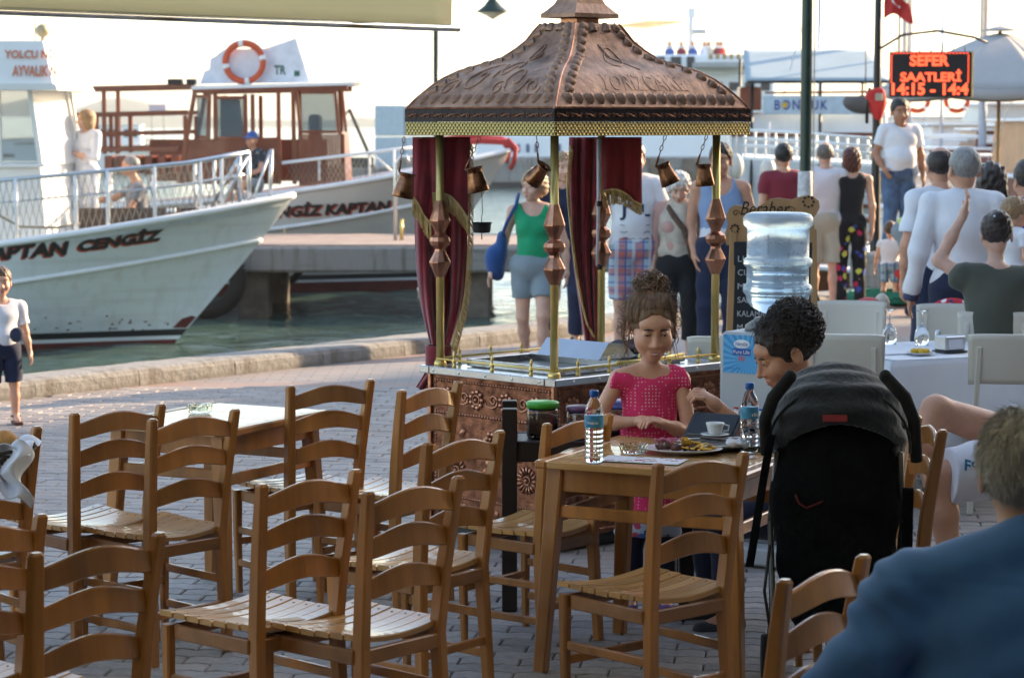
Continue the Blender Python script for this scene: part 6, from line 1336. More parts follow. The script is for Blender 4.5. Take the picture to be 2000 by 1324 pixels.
def rays(n, L, oc):
    sp = n.new('ShaderNodeSeparateXYZ'); L.new(oc, sp.inputs[0]); a = nmath(n, L, 'ARCTAN2', nmath(n, L, 'SUBTRACT', sp.outputs[2], .93), nmath(n, L, 'ADD', sp.outputs[0], .02)); s = nmath(n, L, 'SINE', nmath(n, L, 'MULTIPLY', a, 26))
    sp2 = nmath(n, L, 'MULTIPLY', nmath(n, L, 'GREATER_THAN', s, 0), .35); c = nmix(n, L, sp2, (.03, .28, .60), (.25, .60, .82)); return c
recolor(pm, rays); b = MB(); b.box((-.0, -.1665, .955), (.27, .002, .17), .0); po = b.build('poster', pm, co)
wtx = M('poster_white', (.78, .80, .82), .5); btx = M('poster_navy', (.02, .08, .35), .5)
MB().sphere((-.045, -.1675, 1.00), (.040, .0012, .020), 20, 6).build('emblem', wtx, po)
MB().box((-.045, -.1678, .965), (.088, .0014, .030), .0, None).build('emblem_band', btx, po)
text_obj('poster_text', 'Nestlé', .058, btx, po, lambda x, y, z: (-.074 + x, -.1695, .992 + y), h=.018); text_obj('poster_text', 'Pure Life', .078, wtx, po, lambda x, y, z: (-.084 + x, -.1692, .957 + y), h=.016)
text_obj('poster_text', 'III', .03, M('print_red', (.5, .12, .14), .7), po, lambda x, y, z: (-.06 + x, -.1683, .925 + y), h=.022, bold=.03); text_obj('poster_text', 'nestlepurelife', .075, btx, po, lambda x, y, z: (-.125 + x, -.1683, .885 + y), h=.010)
jp = [(.030, 1.085), (.030, 1.11), (.075, 1.125), (.115, 1.15), (.133, 1.175), (.137, 1.20), (.142, 1.205), (.149, 1.215), (.149, 1.238), (.142, 1.248), (.134, 1.252), (.134, 1.325), (.142, 1.33), (.149, 1.34), (.149, 1.358), (.142, 1.366), (.134, 1.370), (.134, 1.50), (.142, 1.506), (.150, 1.516), (.150, 1.545), (.140, 1.562), (.115, 1.570), (0, 1.572)]
jg = thing('water_jug', 'large translucent blue water bottle standing on the cooler', 'bottle', tuple(at(1522, 240, 10.55)[:2]) + (0,), 0); jp = [(r_ * 1.04, z + .01) for r_, z in jp]
MB().lathe(jp, 48).build('jug_body', jug, jg)
jw = M('jug_water', (.72, .86, .97), .03, v=0, trans=.9, ior=1.33); wp = [(max(0, a - .004), z + .001) for a, z in jp if z < 1.36]; wp.append((0, wp[-1][1])); MB().lathe(wp, 40).build('water', jw, jg)
b = MB(); b.box((-.06, -.128, 1.44), (.006, .006, .09), .002); b.build('molding', jug, jg)
# ------------------------------------------------------------------ menu board
mb_ = thing('menu_board', 'wooden menu board with a scalloped top reading Beraber and chalk writing', 'sign', gp(1512, 12.9), R(-9)); pine = M('pine_board', (.42, .25, .11), .55, v=.2, vs=6, st=(1, 1, .2)); slate = M('chalkboard', (.018, .022, .028), .75, v=.3, vs=6); chalk = M('chalk', (.55, .56, .58), .9)
# frame posts, panel, head
for x in (-.235, .235): MB().bar((x * 1.08, -.06, .0), (x * .92, .02, 1.40), .040, .022, .004).build('side_rail', pine, mb_)
MB().box((0, -.02, .75), (.43, .012, 1.16), .002, Matrix.Rotation(R(-3), 4, 'X')).build('chalk_panel', slate, mb_)
MB().bar((0, .32, 0), (0, .03, 1.3), .035, .02, .004).build('rear_leg', pine, mb_)
hp = [(-.245, 1.33), (-.25, 1.40), (-.235, 1.44), (-.245, 1.49), (-.23, 1.53), (-.20, 1.55), (-.15, 1.545), (-.115, 1.535), (-.09, 1.535), (-.05, 1.56), (-.02, 1.585), (.03, 1.59), (.09, 1.58), (.13, 1.595), (.17, 1.605), (.205, 1.60), (.235, 1.575), (.24, 1.54), (.225, 1.505), (.205, 1.48), (.215, 1.42), (.21, 1.33)]
hp = [(x * 1.05, z - .02) for x, z in hp]
MB().prism(hp, -.012, .012, Matrix.Translation((0, .025, 0)) @ Matrix.Rotation(R(90), 4, 'X')).build('head_board', pine, mb_); inkb = M('burnt_lettering', (.03, .018, .01), .8)
text_obj('lettering', 'Beraber', .26, inkb, mb_, lambda x, y, z: (-.18 + x + .25 * y, .011, 1.475 + y), h=.075)
for cx, cz, r0 in ((.19, 1.55, .028), (-.21, 1.40, .02)):
    for k in range(8): a = k * .785; MB().sphere((cx + r0 * math.cos(a), .010, cz + r0 * math.sin(a)), (.007, .003, .007), 7, 4).build('carved_petal', inkb, mb_)
b = MB(); b.tube([(.09 + .028 * (1 - t / 9) * math.cos(t), .012, 1.50 + .028 * (1 - t / 9) * math.sin(t)) for t in np.linspace(0, 7, 22)], .0022, 4); b.build('carved_scroll', inkb, mb_)
b = MB(); b.tube([(-.205 + .02 * (1 - t / 9) * math.cos(t), .012, 1.485 + .02 * (1 - t / 9) * math.sin(t)) for t in np.linspace(0, 7, 22)], .0022, 4); b.build('carved_scroll', inkb, mb_)
for k, wd in enumerate(('LUFER', 'CUPRA', 'MEZE', 'SALATA', 'KALAMAR', 'M. TAVA', 'M. DOLMA', 'KOFTE', 'BUGU', 'SEBZELI', 'IZGARA', 'TAVUK BUT')):
    text_obj('chalk_line', wd, .09 + .012 * len(wd), chalk, mb_, lambda x, y, z, k=k: (-.19 + x, -.030 - .0 - (1.22 - .075 * k - .75) * -.052, 1.22 - .075 * k + y), h=.032)
# ------------------------------------------------------------------ white laid table and cream chairs
tt = gp(1838, 12.75); lt = thing('laid_table', 'restaurant table under a long white tablecloth on the right', 'table', tt, R(22))
for x in (-.45, .45):
    for y in (-.35, .35): MB().box((x, y, .36), (.05, .05, .72), .004).build('leg', cream, lt)
MB().box((0, 0, .73), (1.05, .85, .03), .004).build('tabletop', cream, lt)
clt = thing('tablecloth', 'white tablecloth with pointed folded corners hanging over the laid table', 'tablecloth', tt, R(22))
def perim(u):
    a, c = .535, .435; P = [(-a, -c), (a, -c), (a, c), (-a, c)]; k = (u % 1) * 4; i = int(k) % 4; t = k - int(k); p, q = P[i], P[(i + 1) % 4]; return p[0] + (q[0] - p[0]) * t, p[1] + (q[1] - p[1]) * t, t
def skirt(u, v):
    x, y, t = perim(u); cr = math.exp(-(min(t, 1 - t) / .13) ** 2); L = math.hypot(x, y); out = (.02 + .05 * v + .10 * cr * v + .018 * math.sin(u * 46) * v + .012 * math.sin(u * 83) * v); drop = .47 + .17 * cr
    return x * (1 + out / L), y * (1 + out / L), .752 - drop * v - (.0 if v else 0)
b = MB(); b.grid(skirt, 160, 16, .003); b.build('skirt', linen, clt)
b = MB(); b.grid(lambda u, v: ((u - .5) * 1.07, (v - .5) * .87, .754 + .0016 * math.sin(u * 30) * math.sin(v * 22)), 30, 26, .003); b.build('top_cloth', linen, clt)
def white_chair(label, p, rz):
    t = thing('cream_chair', label, 'chair', p, R(rz), 'cream chairs round the laid table')
    b = MB(); b.grid(lambda u, v: ((u - .5) * (.40 + .02 * v), .20 + .035 * math.sin(u * math.pi) + .05 * v, .67 + .255 * v - .008 * (abs(u - .5) * 2) ** 6), 16, 8, .014); b.build('backrest', cream, t)
    for s_ in (-1, 1):
        MB().bar((s_ * .185, .235, 0), (s_ * .165, .19, .46), .028, .034, .004).build('leg', cream, t); MB().bar((s_ * .165, .19, .44), (s_ * .155, .262, .86), .026, .030, .004).build('back_post', cream, t); MB().bar((s_ * .18, -.19, 0), (s_ * .17, -.18, .44), .028, .028, .004).build('leg', cream, t); MB().box((s_ * .168, 0, .42), (.02, .34, .04), .003).build('seat_rail', cream, t)
    b = MB(); b.grid(lambda u, v: ((u - .5) * .40, -.21 + .42 * v, .455 - .012 * math.sin(u * math.pi) * math.sin(v * math.pi)), 10, 10, .016); b.build('seat', cream, t)
    return t
white_chair('cream chair left of the white table, its back turned to us', gp(1664, 11.95) + Vector((0, .1, 0)), 168)
white_chair('cream chair on the far left side of the white table', gp(1664, 13.75), 30 - 40)
white_chair('cream chair beyond the white table, directly in front of another cream chair', gp(1862, 13.5), -14)
white_chair('cream chair on which the woman in olive sits', gp(1905, 13.6) + Vector((.09, -.15, 0)), 172)
white_chair('nearest cream chair at the right edge beside the napkin box', gp(1968, 12.05), 176)
white_chair('cream chair showing only as a sliver between cart and water cooler', gp(1440, 11.9), 168)
def wineglass(label, px, py):
    p = onz(px, py, .757); o = thing('wine_glass', label, 'glass', p, 0, 'upturned wine glasses'); s_ = 1.05
    MB().lathe([(.036, 0), (.040, .03), (.040, .05), (.034, .085), (.012, .110), (.0045, .118), (.004, .175), (.006, .182), (.036, .190), (.037, .192), (.0, .193)], 28).build('glass_body', glass, o)
    return o
wineglass('upturned wine glass nearest the left end of the white table', 1737, 672); wineglass('upturned wine glass beside the metal napkin box', 1800, 674); wineglass('upturned wine glass behind the curly haired woman\'s head', 1612, 655) if False else None
nb2 = thing('napkin_box', 'shiny metal napkin box on a dark base on the white table', 'box', onz(1855, 688, .757), R(28)); MB().box((0, 0, .006), (.15, .12, .012), .003).build('base', black_m, nb2); MB().box((0, 0, .052), (.135, .10, .078), .006).build('metal_case', chrome, nb2); MB().box((0, -.052, .05), (.09, .004, .045), .001).build('napkins', paper, nb2)
sh = thing('salt_shaker', 'small metal shaker standing behind the napkin box', 'shaker', onz(1832, 672, .757), 0); MB().lathe([(.018, 0), (.02, .01), (.017, .06), (.013, .075), (0, .08)], 16).build('shaker_body', chrome, sh)
lp = thing('lemon_plate', 'small white plate of lemon wedges on the white tablecloth', 'plate', onz(1797, 693, .757), 0); MB().lathe([(0, .002), (.05, .002), (.078, .014), (.080, .016), (.05, .006), (0, .006)], 28).build('dish', china, lp); lem = M('lemon', (.72, .45, .03), .4, v=.1)
for k, (x, y, a) in enumerate(((-.03, 0, .3), (0, .012, -.2), (.03, -.004, .5), (.01, -.02, 0))): b = MB(); b.lathe([(0, -.026), (.012, -.018), (.018, 0), (.012, .018), (0, .026)], 12, (x, y, .02), ax=(Matrix.Rotation(a, 3, 'Z') @ Matrix.Rotation(R(90), 3, 'Y'))); b.build('lemon_wedge', lem, lp)
fn = thing('folded_napkin', 'folded white napkin with cutlery at the left end of the white table', 'napkin', onz(1752, 690, .757), R(20)); b = MB(); b.grid(lambda u, v: ((u - .5) * .2, (v - .5) * .14, .004 + .006 * math.sin(u * 5) * math.sin(v * 4)), 12, 8, .004); b.build('cloth', linen, fn)
# second stroller and child's seat beyond the tables
rs_ = thing('stroller', 'red and black stroller folded back behind the cream chairs', 'stroller', gp(1655, 17.3), R(20)); redc = M('stroller_red', (.40, .02, .03), .7)
MB().tube([(-.30, 0, .62), (-.33, -.02, .72), (-.27, -.03, .74), (-.20, 0, .62), (-.05, 0, .54), (.12, 0, .47)], .022, 10).build('handle', gripm, rs_); MB().tube([(-.26, 0, .68), (-.36, .05, 1.15), (-.38, .06, 1.35)], .014, 8).build('push_rod', black_m, rs_)
f = smin([ell((.20, 0, .60), (.09, .16, .10)), ell((.10, 0, .50), (.14, .16, .07))], .05); sdf_obj('seat_pad', folds(f, .006, 25), .012, redc, rs_); f = ell((.28, -.05, .66), (.05, .07, .07)); sdf_obj('seat_lining', folds(f, .006, 35), .012, c_cream, rs_)
for x in (-.2, .25):
    for y in (-.2, .2): w_ = MB().lathe([(.05, -.016), (.088, -.018), (.09, 0), (.088, .018), (.05, .016)], 18, (x, y, .09), ax=Matrix.Rotation(R(90), 3, 'X')).build('wheel', rubber, rs_); MB().lathe([(0, -.012), (.05, -.012), (.05, .012), (0, .012)], 12, (x, y, .09), ax=Matrix.Rotation(R(90), 3, 'X')).build('hub', rodm, w_)
for y in (-.18, .18): MB().tube([(-.2, y, .09), (0, y * .8, .45), (.12, y * .8, .5)], .011, 6).build('frame_tube', black_m, rs_); MB().tube([(.25, y, .09), (.05, y * .8, .42)], .011, 6).build('frame_tube', black_m, rs_)
rd = thing('red_cushion', 'round red and white patterned bag standing behind the far cream chair', 'bag', gp(1868, 14.2), 0); sdf_obj('cushion_body', folds(ell((0, 0, .76), (.17, .10, .17)), .006, 20), .014, flowers('red_pattern', (.50, .02, .04), ((.7, .7, .7), (.03, .04, .12)), 16), rd); MB().box((0, 0, .30), (.3, .18, .60), .02).build('cushion_stand', c_cream, rd)
# green hose, cable and red life rings near the toddler
hs2 = thing('green_hose', 'coiled green hose lying on the quay behind the toddler', 'hose', gp(1715, 25.7), 0); gh = M('hose_green', (.01, .16, .09), .5)
b = MB(); rr = random.Random(6)
for q in range(7): b.tube([(.9 * math.cos(t) + .45 * q / 3 - .3 + rr.uniform(-.05, .05), .35 * math.sin(t) + rr.uniform(-.04, .04), .03 + .018 * q) for t in np.linspace(0, 6.283, 26)[:-1]], .022, 6, closed=True)
b.build('hose_coil', gh, hs2)
rbx = thing('red_bollard', 'small red mooring box by the toddler\'s feet', 'bollard', gp(1768, 25.6), 0); MB().lathe([(.12, 0), (.12, .04), (.07, .08), (.07, .28), (.12, .33), (.12, .38), (0, .42)], 20).build('bollard_body', red_p, rbx)
# ------------------------------------------------------------------ poles, LED sign, flag
lpst = thing('lamp_post', 'thick dark green lamp post with a white taped band, in front of the boats', 'lamp post', gp(1574, 22.5), 0)
b = MB(); b.lathe([(.10, 0), (.10, .03), (.062, .12), (.056, .6), (.052, 3.2), (.045, 6.5), (0, 6.5)], 18); b.build('pole', green_p, lpst)
MB().lathe([(.066, 1.02), (.070, 1.03), (.072, 1.30), (.069, 1.51), (.064, 1.52)], 18).build('tape_band', M('white_tape', (.62, .62, .62), .6, v=.5, vs=14, col2=(.68, .68, .68)), lpst); MB().box((.075, 0, 2.2), (.012, .02, 4.2), .002).build('conduit', M('grey_conduit', (.5, .48, .42), .5), lpst)
ld = thing('led_sign', 'black LED display with red lettering SEFER SAATLERI hung from a curved arm', 'sign', at(1817, 146, 28.0), R(-3)); k_ = 28.0 / 4600
led = M('led_red', (.3, .02, .01), .6, emit=(1, .09, .03), es=.9); W2, H2 = 157 * k_, 88 * k_
MB().box((0, .03, 0), (W2, .06, H2), .01).build('case', black_m, ld); MB().box((W2 / 2 + .012, .02, -.0), (.02, .08, H2 * 1.02), .003).build('side_frame', brass_b, ld)
for k, (tx, wx, yy, hh, x0_) in enumerate((('SEFER', 76, 16, 22, -40), ('SAATLERİ', 118, -14, 24, -58), ('14:15 - 14:4', 148, -40, 24, -74))):
    text_obj('led_text', tx, wx * k_, led, ld, lambda x, y, z, yy=yy, x0_=x0_: (x0_ * k_ + x, -.004 - .0 * z, yy * k_ + y), h=hh * k_, bold=.035)
b = MB()
for q in range(22): x = (-72 + q * 6.8) * k_; b.box((x, -.003, 41 * k_), (.022, .004, .012)); 
for q in range(11):
    for sx in (-75, 73): b.box((sx * k_, -.003, (36 - q * 5) * k_), (.012, .004, .02))
tag(b.build('led_border', led, ld), kind='stuff')
pole2 = thing('sign_pole', 'slim black pole with curved arm carrying the LED display', 'pole', at(1710, 492, 28.8) if False else gp(1712, 28.6), 0)
MB().lathe([(.09, 0), (.075, .05), (.052, 1.6), (.042, 3.), (.034, 5.5), (0, 5.5)], 14).build('pole', black_m, pole2)
b = MB(); pz = at(1724, 100, 28.0); b.tube([Vector((0, 0, 2.85)), Vector((.25, -.3, 3.02)), Vector((.62, -.55, 3.06)), Vector((1.05, -.6, 2.98)), Vector((1.2, -.6, 2.92))], .016, 8); b.build('curved_arm', black_m, pole2)
for q in range(7): x = (-66 + q * 22) * k_; MB().tube([(x, .02, H2 / 2), (x, .02, H2 / 2 + .06 + .06 * math.sin(q / 6 * 3.1))], .005, 5).build('hanger', black_m, ld)
lj = thing('life_jacket', 'red life jacket hanging on the sign pole', 'life jacket', at(1715, 205, 28.3), 0)
f = smin([ell((0, 0, 0), (.10, .07, .18)), ell((-.05, 0, .10), (.10, .06, .10))], .04); sdf_obj('jacket_body', folds(f, .01, 20), .015, red_p, lj); MB().box((-.0, -.075, .09), (.09, .03, .09), .01).build('pocket', M('pocket_grey', (.40, .38, .30), .7), lj); MB().tube([(-.10, 0, .2), (-.14, -.03, 0), (-.13, 0, -.22)], .02, 8).build('black_strap', black_m, lj)
fl = thing('turkish_flag', 'red flag with white crescent and star high on the sign pole', 'flag', at(1750, 18, 28.6), 0)
def flg(u, v): return (-.14 + .30 * u + .05 * v * u, .03 * math.sin(u * 9 + v * 3), .22 - .34 * v - .10 * u * (1 - v) + .06 * math.sin(u * 5) - .12 * (1 - u) * v * 0)
b = MB(); b.grid(flg, 24, 18, .004); b.build('cloth', red_p, fl)
b = MB(); b.grid(lambda u, v: (lambda a, r0: tuple(Vector(flg(.42 + r0 * math.cos(a) * .9, .45 + r0 * math.sin(a))) + Vector((0, -.008, 0))))(R(40) + u * R(280), .19 - .06 * math.sin(u * math.pi) * v), 24, 3, 0); b.build('crescent', white_p, fl)
MB().prism([(.02 * (1 if k % 2 else .42) * math.cos(k * .628), .02 * (1 if k % 2 else .42) * math.sin(k * .628)) for k in range(10)], -.001, .001, Matrix.Translation((.035, -.03, .02)) @ Matrix.Rotation(R(90), 4, 'X')).build('star', white_p, fl)
# hanging street lamp on its post (foot behind the left curtain)
sl = thing('street_lamp', 'green street lamp with a conical shade above the awning end', 'street lamp', gp(852, 40.3) + Vector((0, 0, .0)), 0); kk = 40.3 / 4600
MB().lathe([(.10, 0), (.07, .1), (.048, .6), (.045, 4.6), (0, 4.6)], 12).build('pole', green_p, sl)
hx = (962 - 852) * kk; hz = 1.98 + (240 - 34) * kk
MB().tube([(0, 0, 4.5), (.3, 0, 4.75), (hx - .1, 0, 4.7), (hx, 0, hz + .42)], .025, 8).build('arm', green_p, sl)
MB().lathe([(.285, hz + .06), (.275, hz + .075), (.15, hz + .17), (.08, hz + .26), (.06, hz + .40), (0, hz + .42)], 24, (hx, 0, 0)).build('lamp_shade', green_p, sl); MB().lathe([(0, hz - .07), (.1, hz - .01), (.25, hz + .062), (0, hz + .064)], 20, (hx, 0, 0)).build('diffuser', M('lamp_diffuser', (.55, .52, .42), .4), sl)
# ------------------------------------------------------------------ boats
WL = -1.2
class Hull:
    def __init__(s, L=9., B=1.45, zb=2.16, rake=1.75, sheer=(.18, .006), zk=-.35, Bw=.78, full=2.6):
        s.L, s.B, s.zb, s.rake, s.sh, s.zk, s.Bw, s.full = L, B, zb, rake, sheer, zk, Bw, full
    def zg(s, x): x = min(0, x); return s.zb + s.sh[0] * x + s.sh[1] * x * x
    def P(s, d, z, side, off=0.):
        xs = -s.rake * (1 - z / s.zb) ** 1.08 if z < s.zb else 0.; x = max(xs - d, -s.L); zg = s.zg(x); v = max(0, min(1, (z - s.zk) / (zg - s.zk)))
        Bv = s.B * (s.Bw + (1 - s.Bw) * v ** 1.6); Lv = s.full * (1.55 - .55 * v); f = math.sin(min(1, d / (Lv * 1.25)) * math.pi / 2) ** (.82 + .5 * (1 - v))
        y = Bv * f * (1 - .12 * max(0, (-x - s.L * .6) / (s.L * .4)) ** 2); return Vector((x, side * (y + off), z))
    def rake_at(s, z): return -s.rake * (1 - z / s.zb) ** 1.08 if z < s.zb else 0.
def make_hull(t, H, bands, nu=46):
    """bands: (name, material, z0, z1 or None for the gunwale)"""
    for nm, m_, z0, z1 in bands:
        b = MB()
        for sd_ in (-1, 1):
            def fn(u, v, sd_=sd_):
                d = H.L * 1.0 * u ** 1.5
                if z1 is not None: return H.P(d, z0 + (z1 - z0) * v, sd_)
                # gunwale: solve for the height at this station
                z = H.zb
                for _ in range(6): x = max((-H.rake * (1 - z / H.zb) ** 1.08 if z < H.zb else 0) - d, -H.L); z = H.zg(x)
                return H.P(d, z0 + (z - z0) * v, sd_)
            b.grid(fn, nu, 14 if z1 is None else 2)
        b.build(nm, m_, t)
def gun(H, d, side, dz=0., off=0.):
    z = H.zb
    for _ in range(6): x = max((-H.rake * (1 - z / H.zb) ** 1.08 if z < H.zb else 0) - d, -H.L); z = H.zg(x)
    p = H.P(d, z, side, off); p.z += dz; return p
def strake(t, H, nm, m_, f, r_, n=40, aft=1.):
    b = MB()
    for sd_ in (-1, 1):
        pts = [gun(H, H.L * aft * (k / n) ** 1.4, sd_, 0, .012) for k in range(n + 1)]
        b.tube([(p.x, p.y, p.z) for p in [H.P((H.L * aft) * (k / n) ** 1.4, f(k / n, pts[k]), sd_, r_ * .4) for k in range(n + 1)]], r_, 6)
    b.build(nm, m_, t)
def deck(t, H, m_, drop=.14):
    b = MB(); b.grid(lambda u, v: (lambda p, q: p.lerp(q, v))(gun(H, .12 + (H.L - .15) * u, -1, -drop, -.03), gun(H, .12 + (H.L - .15) * u, 1, -drop, -.03)), 40, 4); b.build('deck', m_, t)
def frust(b, lo, hi, z0, z1):
    n = len(lo); b.add([(x, y, z0) for x, y in lo] + [(x, y, z1) for x, y in hi], [tuple(range(n))[::-1], tuple(range(n, 2 * n))] + [(i, (i + 1) % n, n + (i + 1) % n, n + i) for i in range(n)])
# ---- near boat
B1 = thing('passenger_boat', 'white passenger boat KAPTAN CENGİZ with its bow pointing right over the quay', 'boat', (at(573, 381, 33.6).x, 33.6, WL), R(2)); H1 = Hull(); zt = lambda y, Y=33.2: CAMZ + (240 - y) / FPX * Y - WL
H1.zb = zt(383, 33.6)
make_hull(B1, H1, (('hull_bottom', hull_r, -.35, .10), ('white_stripe', white_p, .10, .155), ('black_stripe', hull_b, .155, .25), ('hull_side', hull_w, .25, None)))
deck(B1, H1, hull_w, .10)
strake(B1, H1, 'gunwale', white_p, lambda f, p: p.z + .015, .05); strake(B1, H1, 'rub_strake', white_p, lambda f, p: p.z - .62 + .03 * f, .035)
def onhull(H, x0, z0, slope, off=.006, bend=0.):
    def f(x, y, z):
        X = x0 + x; zz = z0 + y + slope * x + bend * x * x; return H.P(H.rake_at(zz) - X, zz, -1, off)
    return f
let_r = M('letter_red', (.42, .05, .025), .5); let_b = M('letter_black', (.012, .012, .014), .5)
# name: red shade under black letters. local x of the pixels 0..310
lx = lambda px, py=500: at(px, py, 32.35).x - B1.location.x
for m_, off, dx, dz in ((let_r, .006, -.028, -.022), (let_b, .011, 0, 0)):
    text_obj('name_lettering', 'GENGİZ' if False else 'CENGİZ', lx(312) - lx(150), m_, B1, onhull(H1, lx(150) + dx, 1.42 + dz, .115, off, .01), h=.20, bold=.06, shear=.25, sub=1)
    text_obj('name_lettering', 'KAPTAN', 1.28, m_, B1, onhull(H1, lx(135) - 1.28 + dx, 1.30 + dz, .06, off), h=.20, bold=.055, shear=.25, sub=1)
# rust and scrapes near the stem
rr = random.Random(8); b = MB()
for k in range(26): x = rr.uniform(-2.6, -1.75) if k < 12 else rr.uniform(-4.2, -2.1); z = rr.uniform(.24, .42) + (.0 if k < 12 else .1 * rr.random()); p = H1.P(H1.rake_at(z) - x, z, -1, .003); b.sphere(tuple(p), (rr.uniform(.01, .06), .004, rr.uniform(.006, .018)), 7, 4)
tag(b.build('scrapes', M('scrape', (.10, .05, .04), .8, v=.5, vs=30), B1), kind='stuff')
MB().add([tuple(H1.P(d, z, -1, .006)) for d, z in ((.02, .26), (.22, .27), (.20, .40), (.10, .44), (.02, .42))], [(0, 1, 2, 3, 4)]).build('red_primer_patch', hull_r, B1)
# cabin
def cx(px, Y=33.2): return at(px, 300, Y).x - B1.location.x
cab1 = M('cabin_white', (.72, .72, .70), .45, v=.05, vs=2)
zdk = 1.30
b = MB(); frust(b, [(cx(-200), -.75), (cx(98), -.75), (cx(142), .55), (cx(142), .9), (cx(-200), .9)], [(cx(-200), -.70), (cx(86), -.70), (cx(126), .5), (cx(126), .85), (cx(-200), .85)], zdk, zt(318)); b.build('cabin_lower', cab1, B1)
for p, q in (((cx(88), -.72), (cx(68), -.66)), ((cx(10), -.72), (cx(6), -.66)), ((cx(136), .5), (cx(112), .46)), ((cx(136), .85), (cx(112), .8))): MB().bar((*p, zt(322)), (*q, zt(176)), .07, .07, .005).build('window_post', cab1, B1)
MB().add([(cx(88), -.735, zt(320)), (cx(136), .52, zt(320)), (cx(113), .48, zt(178)), (cx(69), -.675, zt(178))], [(0, 1, 2, 3)]).build('front_panel', cab1, B1)
MB().add([(cx(-200), -.70, zt(320)), (cx(88), -.70, zt(320)), (cx(68), -.65, zt(180)), (cx(-200), -.65, zt(180))], [(0, 1, 2, 3)]).build('pane', glass_b, B1)
MB().bar((cx(-200), -.75, zt(322)), (cx(96), -.75, zt(322)), .06, .05, .005).build('window_sill', cab1, B1)
b = MB(); frust(b, [(cx(-200), -.98), (cx(128), -.98), (cx(158), .6), (cx(158), 1.1), (cx(-200), 1.1)], [(cx(-200), -.98), (cx(124), -.98), (cx(152), .6), (cx(152), 1.1), (cx(-200), 1.1)], zt(178), zt(166)); b.build('cabin_roof', cab1, B1)
b = MB(); frust(b, [(cx(5), -.90), (cx(118), -.90), (cx(146), .5), (cx(10), .5)], [(cx(-6), -.72), (cx(96), -.72), (cx(112), .4), (cx(-4), .4)], zt(166), zt(84)); vis = b.build('route_board', cab1, B1)
fo = M('faded_orange', (.55, .16, .07), .7)
text_obj('board_lettering', 'YOLCU Nİ', 92 * .0072, fo, B1, lambda x, y, z: (cx(24) + x, -.93 + .18 * (zt(118) + y - zt(166)) / (zt(84) - zt(166)), zt(118) + y), h=.15, bold=.03); text_obj('board_lettering', 'AYVALIK N', 84 * .0072, fo, B1, lambda x, y, z: (cx(40) + x, -.93 + .18 * (zt(152) + y - zt(166)) / (zt(84) - zt(166)), zt(152) + y), h=.15, bold=.03)
MB().lathe([(0, -.05), (.09, -.04), (.10, .0), (.05, .08), (0, .09)], 14, (cx(84), -.2, zt(62)), ax=Matrix.Rotation(R(80), 3, 'X')).tube([(cx(84), -.2, zt(84)), (cx(84), -.2, zt(66))], .03, 6).build('searchlight', M('light_beige', (.40, .33, .2), .5), B1); MB().tube([(cx(72), -.3, zt(84)), (cx(72), -.3, zt(10))], .008, 5).build('antenna', black_m, B1)
for k in range(5): MB().box((cx(215 + 52 * k), .55, 1.62), (.36, .5, .62), .04).build('dark_deck_box', M('deck_box_dark', (.07, .045, .035), .6, v=.4, vs=4), B1)  # dark boxes standing in for the far boat's wood and shadow
MB().box(((cx(142) + cx(468)) / 2, .12, 1.62), (cx(468) - cx(142), .05, .70), .01).build('dark_infill_panel', M('infill_brown', (.085, .05, .035), .7, v=.4, vs=3), B1)  # brown panel added to fill the dark area behind the rail
# people behind the window read as shapes: seats inside
for k in range(4): MB().box((cx(15 + 22 * k), .2, zdk + .45), (.12, .3, .5 + .08 * (k % 2)), .03).build('seat_back', (red_p, boatwood, orange_r, c_green)[k], B1)
# foredeck hatch and ladder
MB().box((cx(120), -.1, 1.42), (1.1, .7, .22), .03).build('deck_hatch', cab1, B1); MB().box((cx(165), -.35, 1.34), (.8, .22, .20), .02).build('deck_locker', white_p, B1)
# rails
gx = lambda px, side=-1: gun(H1, max(.05, -(at(px, 400, 32.6 if side < 0 else 34.2).x - B1.location.x)), side, 0, -.08)
top = [(-60, 360), (60, 352), (200, 338), (300, 328), (390, 318), (440, 308), (485, 298)]
def rz_(px, top_): return float(np.interp(px, [a for a, _ in top_], [c for _, c in top_]))
b = MB(); 
for sd_, Yr in ((-1, 32.5), (1, 34.6)):
    pts = []
    for px, py in top: p = gx(px, sd_); pts.append((p.x, p.y, zt(py, Yr)))
    b = MB(); b.tube(pts, .03, 8); b.build('hand_rail', chrome, B1); b = MB(); b.tube([(x, y, z - .30) for x, y, z in pts], .014, 6); b.build('middle_rail', chrome, B1)
    for px in (-20, 100, 200, 253, 330, 405, 440): p = gx(px, sd_); MB().tube([(p.x, p.y, p.z), (p.x, p.y, zt(rz_(px, top), Yr))], .026, 8).build('rail_post', white_p, B1)
    p = gx(485, sd_); MB().tube([(p.x, p.y, p.z), (p.x, p.y, zt(298, Yr))], .03, 8).build('rail_post', chrome, B1); q = gx(432, sd_); MB().tube([(q.x, q.y, q.z), (p.x, p.y, zt(304, Yr))], .024, 8).build('rail_brace', chrome, B1)
    # netting
    nb_ = MB()
    for k in range(46):
        px = -40 + 11 * k; px2 = min(480, px + 28); a, c = gx(min(px, 480), sd_), gx(px2, sd_); za, zc = zt(rz_(min(px, 480), top), Yr), zt(rz_(px2, top), Yr)
        nb_.tube([(a.x, a.y, a.z), (c.x, c.y, zc)], .005, 3, False); nb_.tube([(a.x, a.y, za), (c.x, c.y, c.z)], .005, 3, False)
    tag(nb_.build('netting', M('net_cord', (.20, .22, .20), .8), B1), kind='stuff')
p = gx(520, -1); MB().tube([(p.x, p.y, p.z), (p.x + .02, p.y + .1, zt(292))], .028, 8).tube([(gx(490).x, gx(490).y, gx(490).z), (p.x, p.y + .1, zt(296))], .02, 8).build('bow_post', chrome, B1)
